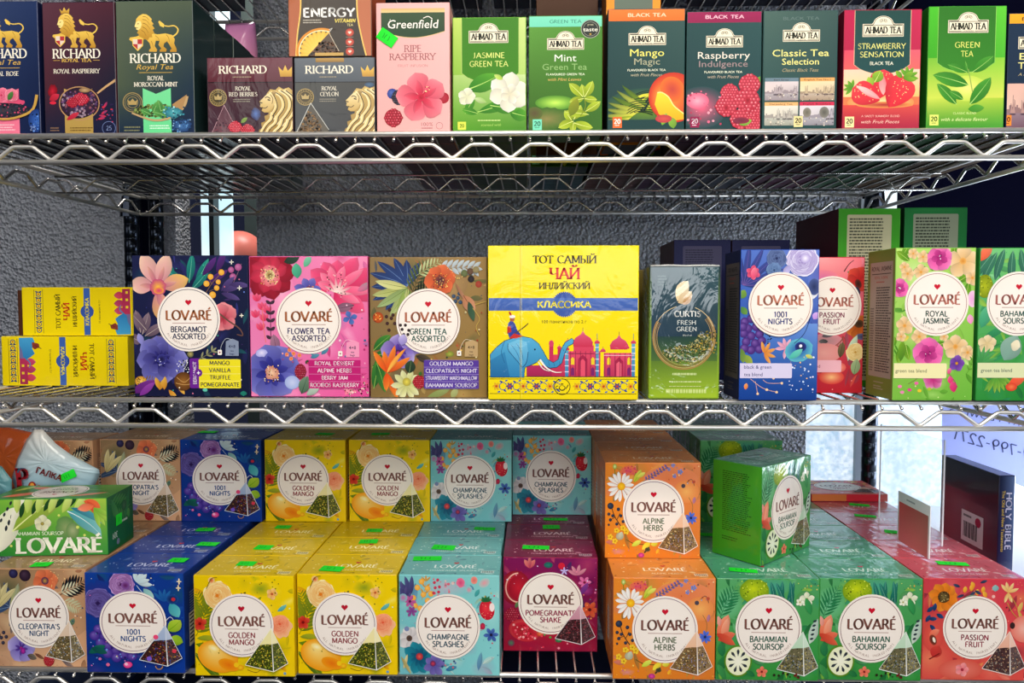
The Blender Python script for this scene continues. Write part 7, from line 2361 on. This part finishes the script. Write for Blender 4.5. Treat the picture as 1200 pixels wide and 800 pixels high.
# white and pale blue pouch with red lettering
Aq = Art(0, 0, 80, 40)
Aq.roman('P', 12, 22, 26, '#a01c28', thick=.3, thin=.12, slant=-.1)
Aq.ell(26, 34, 6, 7, c='#c83020', c2='#902018'); Aq.ell(26, 32, 3, c='#e8a040'); Aq.ell(36, 36, 4, c='#c85030')
Aq.text('\u0413\u0410\u041b\u041a\u0410', 52, 16, 9, '#701820', w_=40, bold=.05, rot=-18)
Aq.stroke([(5, 14), (9, 8), (18, 8)], 3, '#2c5c78', .6)
r_ = pouch('crumpled white and pale blue pouch with red lettering behind the lying green carton', [(40, 503), (50, 503), (66, 520), (84, 533), (116, 550), (117, 556), (108, 575), (20, 580), (14, 560), (20, 538), (31, 515)], .128, .022, '#d8d4cc', '#98c4d8', 'pouch',
           (Aq, .072, .036, (-.006, -.0128, .010), (0, 0, 0)))
s_ = put('price_sticker', sticker_mesh(0), r_, None, (.028, -.0105, .029), (0, math.radians(-24), 0))
s_.scale = (.85, 1, .8)
s_['label'] = 'neon green price sticker'
pouch('copper orange foil pouch standing at the far left behind the white pouch', [(-34, 500), (8, 500), (44, 508), (44, 540), (42, 575), (-30, 575)], .158, .024, '#a8481c', '#c0602c', 'pouch')
pouch('small teal pouch tip at the left edge beside the white pouch', [(-20, 540), (2, 546), (14, 562), (14, 580), (-20, 580)], .10, .012, '#487878', '#78b0b8', 'pouch')

# shallow red carton lying on the back of the coral column, the leaning leaflet and its clear stand
pA = at_z(1041, 588, T1)
tea_box('thin red carton lying flat at the back of the rightmost coral column', None, at_z(996, 588, T1).x, pA.y, T1 + .0002, .118, .012, .09, 'redthin', lambda: (lambda A: (A.bg('#d82838'), A.rect(0, 0, 54, 12, '#d8783c'), A)[-1])(Art(0, 0, 118, 12)),
        ('#d02434', '#b81c2c', '#e0b0a0'), M_FILM, 0, None, None, ('passion_flat', art_passion))


def leaning(name, label_, cat, q, mat_or_art, thick, parts, mat):
    """thin sheet through four world corners (tl, tr, br, bl)"""
    tl, tr, br, bl = q
    ux = (br - bl)
    wd = ux.length
    ux.normalize()
    uz = (tl - bl)
    hh = uz.length
    uz.normalize()
    uy = uz.cross(ux).normalized()
    uz = ux.cross(uy).normalized()
    root = thing(name, label_, cat)
    m_ = Matrix((ux, uy, uz)).transposed().to_4x4()
    m_.translation = (bl + br) / 2
    root.matrix_basis = m_
    put(parts, mesh_of(box_bm(wd, thick, hh, 0), parts), root, mat)
    return root, wd, hh


M_PAPER = plain('white_paper', '#eceef4', .6)
bl, br = at_z(1052, 632, T1 + .002), at_z(1089, 655, T1 + .002)
hl = .064
rt_, wd, hh = leaning('price_leaflet', 'small pink red card propped against the clear stand above the coral boxes', 'card', (bl + Vector((0, 0, hl)), br + Vector((0, 0, hl)), br, bl), None, .0012, 'card', M_PAPER)
A_ = Art(0, 0, 50, 60)
A_.bg('#f0f2f8'); A_.grad(2, 12, 48, 60, '#e05c60', '#b06c64', '#e8888c', '#d07c78'); A_.tlines(14, 4, 30, 8, 1, '#9098a8')
pm = A_.mesh('card_print', wd, hh); pm.materials.append(M_CARD)
put('card_print', pm, rt_, None, (0, -.0007, 0))

# clear acrylic sheet standing along the end of the shelf
mt, nt, b_ = new_mat('clear_acrylic')
b_.inputs['Base Color'].default_value = (.93, .97, 1, 1)
b_.inputs['Roughness'].default_value = .05
b_.inputs['Alpha'].default_value = .13
M_ACR = mt
sl, sr = at_z(1027, 640, T1), at_z(1098, 650, T1)
bl = at_z(1030, 606, T1 + .001); br = at_z(1104, 640, T1 + .001)
rt_, wd, hh = leaning('acrylic_divider', 'clear acrylic sheet standing on the coral boxes in front of the glowing wall pane', 'divider', (bl + Vector((0, 0, .135)), br + Vector((0, 0, .135)), br, bl), None, .0016, 'clear_sheet', M_ACR)
for sx in (-1, 1):
    put('sheet_edge', mesh_of(box_bm(.0009, .0018, hh), 'sheet_edge'), rt_, M_PAPER, (sx * wd / 2, 0, 0))

# dark plum book at the right end, seen from its cover side, spine towards the aisle
Ys, Ye = .150, .285
zb_ = at_y(1170, 690, .15).z + .0002
xs = at_y(1170, 600, Ys).x
zt = at_y(1170, 557, Ys).z
bw, bd, bh = .021, Ye - Ys, zt - zb_
root = thing('hardback_book', 'dark plum and navy hardback book with gold and white spine lettering at the far right', 'book', (xs + bw / 2, (Ys + Ye) / 2, zb_))
me = mesh_of(box_bm(bw, bd, bh, .0008, 1), 'cover')
paint(me, lambda n, co: mix('#541438', '#101c2c', max(0, min(1, (co.z / bh - .3) * 1.8))) if n.y > -.7 else '#1c2040')
put('cover', me, root, M_FOIL)
A = Art(0, 0, 16, 110)
A.grad(0, 0, 16, 110, '#1c2440', '#6078a8', '#281c48', '#40507c')
A.text('HOLY BIBLE', 10.5, 44, 6, '#d4d4f0', rot=-90, w_=56, bold=.03); A.text('The Old and New Testaments', 4.5, 44, 3.2, '#d8b840', rot=-90, w_=60, bold=.03)
pm = A.mesh('spine_print', bw - .002, bh - .002); pm.materials.append(M_FOIL)
put('spine_print', pm, root, None, (0, -bd / 2, .001))
A = Art(0, 0, 30, 26)
A.bg('#e4dce4'); A.tlines(3, 2, 16, 6, 1, '#302838'); A.ell(23, 6, 4, c='#b01c48')
for i in range(12):
    A.rect(3 + i * 1.6, 9, 3.8 + i * 1.6 + (i % 3) * .3, 22, '#302030')
pm = A.mesh('price_label', .050, .044); pm.materials.append(M_STICK)
lb_ = put('price_label', pm, root, None, (-bw / 2 - .0003, -.012, T1 - .030 - zb_), (0, 0, -math.pi / 2))
lb_['label'] = 'white barcode label with red dot'

# sheet of paper with the shop's number, its printing seen in reverse, hung by the window behind the end of the rack
yq = .40
P = [at_y(1104, 440, yq), at_y(1330, 440, yq), at_y(1330, 620, yq), at_y(1104, 534, yq)]
root = thing('paper_notice', 'white paper notice with reversed lettering hanging by the window at the right', 'notice', (0, 0, 0))
bm = bmesh.new()
f_ = bm.faces.new([bm.verts.new(p) for p in P])
r2 = bmesh.ops.extrude_face_region(bm, geom=[f_])
for v in r2['geom']:
    if isinstance(v, bmesh.types.BMVert):
        v.co.y += .0006
mt, nt, b_ = new_mat('backlit_paper')
b_.inputs['Base Color'].default_value = (*lin('#c8d0f4'), 1)
b_.inputs['Roughness'].default_value = .7
b_.inputs['Transmission Weight'].default_value = .0
b_.inputs['Subsurface Weight'].default_value = .0
tr_ = nt.nodes.new('ShaderNodeBsdfTranslucent'); tr_.inputs['Color'].default_value = (*lin('#ccd4fa'), 1)
mx_ = nt.nodes.new('ShaderNodeMixShader'); mx_.inputs[0].default_value = .6
nt.links.new(b_.outputs[0], mx_.inputs[1]); nt.links.new(tr_.outputs[0], mx_.inputs[2])
nt.links.new(mx_.outputs[0], nt.nodes['Material Output'].inputs['Surface'])
put('paper_sheet', mesh_of(bm, 'paper_sheet'), root, mt)
e0, e1 = at_y(1104, 530, yq), at_y(1330, 530, yq)
z0, z1 = at_y(1200, 620, yq).z, at_y(1200, 440, yq).z
for k in range(2):
    A = Art(1104, 440, 1330, 620)
    if k:
        A.text('SUPPORT FLOWERS', 1174, 491, 7, '#4c5480', w_=128, rot=-11, mirror=True)
    else:
        A.text('9-799-2271', 1163, 520, 12, '#4c5480', w_=92, rot=-15, mirror=True)
    pm = A.mesh('printed_line', e1.x - e0.x, z1 - z0); pm.materials.append(M_STICK)
    put('printed_line', pm, root, None, ((e0.x + e1.x) / 2, yq - .001, z0))

# ---------------------------------------------------------------- middle shelf
D2 = DECK[2]


def by_px(l, r, t, Y, deck):
    """centre x, width, height of a box front standing on a deck"""
    a, c = at_y(l, (t + 400) / 2, Y), at_y(r, (t + 400) / 2, Y)
    return (a.x + c.x) / 2, c.x - a.x, at_y((l + r) / 2, t, Y).z - deck


def placed(label_, grp, l, r, t, Y, deck, d_, key, fn, cols, mat, **kw):
    x, w_, h_ = by_px(l, r, t, Y, deck)
    return tea_box(label_, grp, x, Y, deck, w_ - .0006, h_, d_, key, fn, cols, mat, **kw)


AS = 'assorted tea gift boxes on the middle shelf'
placed('navy tea box with yellow orchid and violet anemone on the middle shelf', AS, 155, 291.5, 299, .008, D2, .085, 'bergamot', art_bergamot, ('#10183c', '#141a44', '#141a44'), M_CARD)
placed('pink tea box with red poppy and blue anemone on the middle shelf', AS, 292, 432, 300, .009, D2, .085, 'flower', art_flower, ('#e060a0', '#b02c50', '#e070a8'), M_CARD)
placed('brown gold tea box with palm leaves and orange flower on the middle shelf', AS, 433, 571, 301, .003, D2, .085, 'greenass', art_greenass, ('#8a7048', '#8a7048', '#8a7048'), M_CARD)
placed('large bright yellow tea box with blue elephant and red palace', None, 571.5, 749, 287.5, -.010, D2, .10, 'yellow', art_yellow, ('#f4dc00', '#d8c000', '#ecd400'), M_FILM)
placed('dark olive tea box in the gap right of the large yellow box', None, 742, 772, 316, .07, D2, .10, None, None, ('#5a4c18', '#4c3c14', '#4c4018'), M_FILM)
TB = 'tall narrow tea boxes on the middle shelf'


def tall(label_, l, r, t, Y, key, fn, base, side=None):
    return placed(label_, TB, l, r, t, Y, D2, .064, key, fn, (base, side[1] if side else base, base), M_CARD, side_l=(side[0], side[2]) if side else None)


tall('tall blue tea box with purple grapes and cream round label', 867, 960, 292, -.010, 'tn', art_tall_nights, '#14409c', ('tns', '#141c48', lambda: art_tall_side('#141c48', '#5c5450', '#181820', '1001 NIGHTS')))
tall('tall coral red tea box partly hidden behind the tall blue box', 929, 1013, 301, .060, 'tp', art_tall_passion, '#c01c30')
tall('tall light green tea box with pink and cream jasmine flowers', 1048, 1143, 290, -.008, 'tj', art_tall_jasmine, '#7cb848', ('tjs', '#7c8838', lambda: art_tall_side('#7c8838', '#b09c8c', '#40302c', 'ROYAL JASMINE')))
tall('tall green tea box with tropical leaves at the right edge', 1146.5, 1240, 290, -.008, 'ts', art_tall_soursop, '#2c8c38')

# small yellow cartons lying on their sides
SY = 'small yellow tea boxes lying on their sides'
Yy = at_z(80, 452, D2).y
xl, xr_ = at_y(2, 420, Yy).x, at_y(150, 420, Yy).x
hy = at_y(76, 394, Yy).z - D2
wy = xr_ - xl
ycol = ('#f0d400', '#e4cc00', '#ecd400')
tea_box('small yellow tea box lying on its side on the shelf, lower of the two', SY, (xl + xr_) / 2, Yy, D2, wy, hy, .062, 'ysmall', art_yellow_small, ycol, M_FILM)
Yu = Yy + .004
xl2 = at_y(26, 365, Yu).x
hy2 = at_y(76, 336.5, Yu).z - D2 - hy - .0006
t_ = tea_box('small yellow tea box lying on top of the other, elephant picture to the right', SY, xl2 + wy / 2, Yu, D2 + hy + .0006, wy, hy2, .062, None, None, ycol, M_FILM)
def art_ys_flip():
    A = art_yellow_small()
    for i, (V, Cc, T, bb, ly) in enumerate(A.pr):
        A.pr[i] = ([(155 - p[0], 846 - p[1]) for p in V], Cc, T, bb, ly)
    return A
pm = art_ys_flip().mesh('front_print', wy - .002, hy2 - .002); pm.materials.append(M_FILM)
put('front_print', pm, t_, None, (0, -.031, .001))
tea_box('dark brown box in shade at the left edge, standing on the lower small yellow box', None, -.6425, Yy + .012, D2 + hy + .0006, .030, .060, .045, None, None, ('#4c2814', '#40200f', '#3c2410'), M_CARD)

# glossy pouch-like carton with pinched film top
x, w_, h_ = by_px(761, 844, 311, -.004, D2)
root = thing('film_wrapped_tea_box', 'dark teal to lime green tea box in shiny film with white lettering', 'tea box', (x, -.004 + .026, D2), None, None)
bm = box_bm(w_, .052, h_, .0025, 3)
for v in bm.verts:
    f = v.co.z / h_
    v.co.x *= 1 - .035 * (1 - abs(f - .5) * 2) * 0 + .02 * (abs(f - .5) * 2) ** 3 - .012
me = mesh_of(bm, 'carton')
paint(me, lambda n, co: mix('#98bc28', '#223c44', max(0, min(1, (co.z / h_ - .12) * 3.2))))
put('carton', me, root, M_FILM2)
pm = art_curtis().mesh('front_print', w_ - .005, h_ - .004)
pm.materials.append(M_FILM2)
put('front_print', pm, root, None, (0, -.0262, .002))
bm = bmesh.new()
tube(bm, [(-w_ / 2 * .97, 0, 0), (-w_ / 4, .0004, .0006), (0, -.0003, 0), (w_ / 4, .0004, .0005), (w_ / 2 * .97, 0, 0)], .0011, 6)
put('film_seam', mesh_of(bm, 'film_seam'), root, M_SEAM, (0, -.025, h_ - .0003))

# back row of the middle shelf
NB = 'dark navy tea boxes standing at the back of the middle shelf'
for l, r, lb in ((789, 856, 'dark navy tea box at the back, behind the teal film-wrapped box'), (857, 925, 'dark navy tea box at the back, behind the tall blue box')):
    placed(lb, NB, l, r, 281, .215, D2, .11, 'navyback', lambda: art_text_back('#14184c', '#4c4868', '#242440', 66, 150), ('#14184c', '#4a3038', '#10143c'), M_CARD)
GB = 'green cartons showing text panels at the back of the middle shelf'
placed('bright green carton with pale text panel at the back, behind the coral box', GB, 981, 1054, 244, .135, D2, .15, 'greenback', lambda: art_text_back('#3c9c20', '#c0bc98', '#4a4c3c', 75, 190), ('#3c9c20', '#4a1c28', '#2c7818'), M_CARD)
placed('darker green carton with grey text panel at the back, behind the light green box', GB, 1058, 1132, 243, .137, D2, .15, 'greenback2', lambda: art_text_back('#147434', '#8c947c', '#30382c', 75, 190), ('#147434', '#0c4420', '#0c4420'), M_CARD)

# ---------------------------------------------------------------- top shelf
D1 = DECK[1]
RC = 'tall dark tea boxes with a golden lion'
placed('dark blue tea box with golden lion and pink rose, cut by the left edge', RC, -37, 50, 1.5, .012, D1, .055, 'rose', art_rose, ('#1c2c58', '#141c40', '#24345c'), M_FOIL)
placed('dark maroon tea box with golden lion and spoon of raspberries', RC, 54.5, 139, 2, .012, D1, .055, 'rasp', art_raspberry, ('#2c1c2c', '#501c28', '#4c2430'), M_FOIL)
placed('dark grey green tea box with golden lion and mint leaves', RC, 139.8, 230, .5, .012, D1, .055, 'mint', art_mint, ('#34443c', '#1c3030', '#4c5844'), M_FOIL)
HC = 'low dark tea boxes with an engraved lion head'
placed('low dark red tea box with engraved golden lion head', HC, 245, 345.5, 67, .014, D1, .085, 'hexb', art_berries, ('#3c1820', '#2c1018', '#48202c'), M_FILM)
hx_ = placed('low grey blue tea box with engraved golden lion head', HC, 346.5, 441, 67, .014, D1, .085, 'hexc', art_ceylon, ('#3c4048', '#2c3038', '#384048'), M_FILM)
x, w_, _ = by_px(340.5, 437.5, 67, .014, D1)
tea_box('dark brown vitamin tea box with copper sides standing on the low grey blue box', None, x, .014, D1 + by_px(346.5, 441, 67, .014, D1)[2] + .0006, w_, .120, .08, 'energy', art_energy, ('#3c2c20', '#a85434', '#4c4034'), M_FILM)
placed('pink tea box with hibiscus flower and dark green header', None, 442, 528, 3, .010, D1, .055, 'gf', art_greenfield, ('#f0b0ac', '#e0a09c', '#f0b0ac'), M_CARD)
st = put('price_sticker', sticker_mesh(2), TOPS[-1][0], None, (by_px(442, 528, 3, .010, D1)[1] * -.35, -.0282, .106), (0, math.radians(35), 0))
st.scale = (.82, 1, 1.0)
st['label'] = 'neon green price sticker'
AC = 'row of tea boxes with a cream arched name plate on the top shelf'
for lb, l, r, t, k, fn, cols, in (
        ('light green tea box with white jasmine blossom', 530.5, 617, 20, 'aj', art_a_jasmine, ('#5ca028', '#a8c868', '#8ab850')),
        ('leaf green tea box with mint leaves and turquoise top band', 619, 705.5, 18, 'am', art_a_mint, ('#3c7820', '#1c3c18', '#7cd8b8')),
        ('dark teal tea box with mango and orange top band', 711, 801.5, 10, 'ag', art_a_mango, ('#1c4444', '#102424', '#f07830')),
        ('dark teal tea box with raspberries and magenta top band', 802.5, 890.5, 13, 'ar', art_a_rasp, ('#1c4444', '#102c2c', '#981850')),
        ('dark teal tea box with four small harbour pictures', 891.5, 979, 12, 'ac', art_a_classic, ('#1c4444', '#34504c', '#586c64')),
        ('red and teal tea box with strawberries', 985, 1076, 11, 'as', art_a_straw, ('#a81c3c', '#681028', '#b81848')),
        ('bright green tea box with green tea leaves', 1083, 1174.5, 7, 'at', art_a_green, ('#3c9428', '#1c6418', '#48b828')),
        ('navy tea box with yellow top band and sailing ships, cut by the right edge', 1176, 1264, 15, 'ae', art_a_english, ('#182c44', '#101c30', '#f4a828'))):
    placed(lb, AC, l, r, t, .014, D1, .048, k, fn, cols, M_CARD)
# second row behind, seen only above the front boxes
bo = lambda: (lambda A: (A.bg('#e08a28', '#e89028'), A.rrect(14, 10, 86, 150, 2, '#5c6c60', '#48584c'), A)[-1])(Art(0, 0, 100, 170))
placed('orange tea box with grey green panel rising behind the mango and mint boxes', None, 709, 773, -24, .075, D1, .055, 'backorange', bo, ('#e08a28', '#7a4418', '#3c2410'), M_CARD)
placed('brown tea box behind the leaf green mint box, only its top showing', None, 628, 700, -2, .13, D1, .055, None, None, ('#4a2c18', '#3c2410', '#342010'), M_CARD)
# pink bag hanging far behind between the racks
pouch('pink and lilac plastic bag behind the low dark red box', [(264, 28), (299, 26), (302, 60), (301, 110), (268, 110), (262, 50)], .30, .03, '#e090c8', '#e08c98', 'bag')

# salmon ball poster behind the left window
sal = thing('salmon_balloon', 'blurred salmon red balloon beyond the lit window strips', 'balloon', (at_y(281, 300, .97).x, .97, at_y(281, 300, .97).z))
bm = bmesh.new()
bmesh.ops.create_uvsphere(bm, u_segments=32, v_segments=20, radius=.062)
for f in bm.faces:
    f.smooth = True
put('balloon_skin', mesh_of(bm, 'balloon_skin'), sal, plain('salmon_rubber', '#f08070', .4))

# rows added behind the top-shelf fronts and unseen cartons above them, to block light
SHORT_ = {'pink rose': 'dark blue lion box with a pink rose', 'spoon of rasp': 'dark maroon lion box', 'mint leaves and turq': 'mint leaf box with turquoise band', 'mint leaves': 'grey green lion box', 'low dark red': 'low dark red lion box',
          'low grey blue': 'low grey blue lion box', 'hibiscus': 'pink hibiscus box', 'jasmine': 'white jasmine box', 'with mango': 'teal mango box', 'magenta top': 'teal raspberry box', 'harbour': 'box with harbour pictures',
          'with strawberries': 'red strawberry box', 'green tea leaves': 'bright green tea leaf box', 'sailing': 'navy sailing ship box'}


def copy_box(src, label_, dx, dy):
    r = src.copy(); COL.objects.link(r)
    r.location = src.location + Vector((dx, dy, 0)); r['label'] = label_
    for ch in src.children:
        if ch.name.startswith('price_sticker'):
            continue
        c = ch.copy(); COL.objects.link(c); c.parent = r
    return r


for i, (root, bw_, bd_, bh_) in enumerate(list(TOPS)):
    if abs(root.location.z - D1) > .001 or root.name.startswith(('package',)) or bh_ > .2:
        continue
    lb = root['label']
    if root.location.y > .06:
        continue
    skip = 2 if ('mango' in lb or 'mint leaves and turq' in lb) else 0
    if 'engraved' in lb:
        n = 2
    else:
        n = int((YB - .02) / (bd_ + .001))
    for k in range(1, n):
        if k <= skip and skip:
            continue
        if bd_ * (k + 1) > YB - .01 or ('mint leaves and turq' in lb and k == 3):
            continue
        copy_box(root, ' '.join((['', 'second', 'third', 'fourth', 'fifth', 'sixth', 'seventh', 'eighth', 'ninth'][k] + ' tea box' + ' in its row behind the ' + SHORT_[[q for q in SHORT_ if q in lb][0]]).split()), R.uniform(-.0008, .0008), k * (bd_ + .001))
for i, (xa_, xb_, c, lb) in enumerate(((X0 + .02, -.46, '#1c1c2c', 'unseen dark carton blocking light on the rack above, over the golden lion boxes'), (-.36, -.06, '#2c2420', 'unseen brown carton blocking light on the rack above, over the pink hibiscus box'), (-.04, .26, '#1c2430', 'unseen slate carton blocking light on the rack above, over the mango box'), (.28, X1 - .02, '#20202c', 'unseen dark carton blocking light on the rack above, over the strawberry box'))):
    tea_box(lb, 'unseen light-blocking cartons on the uppermost rack', (xa_ + xb_) / 2, .02, DECK[0], xb_ - xa_, .22, .40, None, None, (c, c, c), M_CARD, name='light_block_carton', cat='carton')

# items on the rack below: low dark packages under the bottom shelf
for i, (l, r, c, lb) in enumerate(((10, 120, '#1c2c50', 'dark blue package below the bottom shelf at the left'), (140, 420, '#141c38', 'dark package below the bottom shelf, middle left'), (560, 760, '#181c40', 'dark package below the bottom shelf, under the short magenta column'))):
    a, c2 = at_y(l, 800, .08), at_y(r, 800, .08)
    tea_box(lb, None, (a.x + c2.x) / 2, .08, .60, c2.x - a.x, .19, .2, None, None, (c, c, c), M_CARD, name='package', cat='package')

# ---------------------------------------------------------------- neon price stickers
for px, py, z, a, sx, sy in ((49, 662, T0 + H, 6, .8, 1), (209, 657, T0 + H, -3, .8, 1), (244, 638, T0 + H, -2, 1, 1), (241, 621, T0 + H, 4, .9, 1), (289, 661, T0 + H, -2, .8, 1), (309, 642, T0 + H, -4, .8, 1.2), (332, 618, T0 + H, 0, .8, 1),
        (389, 667, T0 + H, -8, 1, 1.1), (432, 635, T0 + H, 4, .9, 1.1), (439, 622, T0 + H, 0, .8, 1), (501, 655, T0 + H, 3, 1.3, 1), (520, 642, T0 + H, -8, 1.1, 1.2), (568, 620, T0 + H, -6, 1.1, .8), (628, 642, T0 + H, -4, 1.3, 1),
        (646, 618, T0 + H, 0, .9, 1.2), (651, 609, T0 + H, -2, 1.3, .8), (871, 669, T0 + H, -12, 1.2, .8), (831, 627, T0 + H, -5, .9, .8), (1007, 592, T0 + H, -16, 1.1, .8), (1014, 605, T0 + H, -16, 1.1, .8), (1049, 624, T0 + H, -20, 1.0, 1),
        (1116, 661, T0 + H, -8, 1.3, .8), (238, 506, T1 + H, -2, 1, 1), (381, 509, T1 + H, -8, 1, 1), (446, 509, T1 + H, 3, 1, 1)):
    stick_top(px, py, z, a, sx, sy)
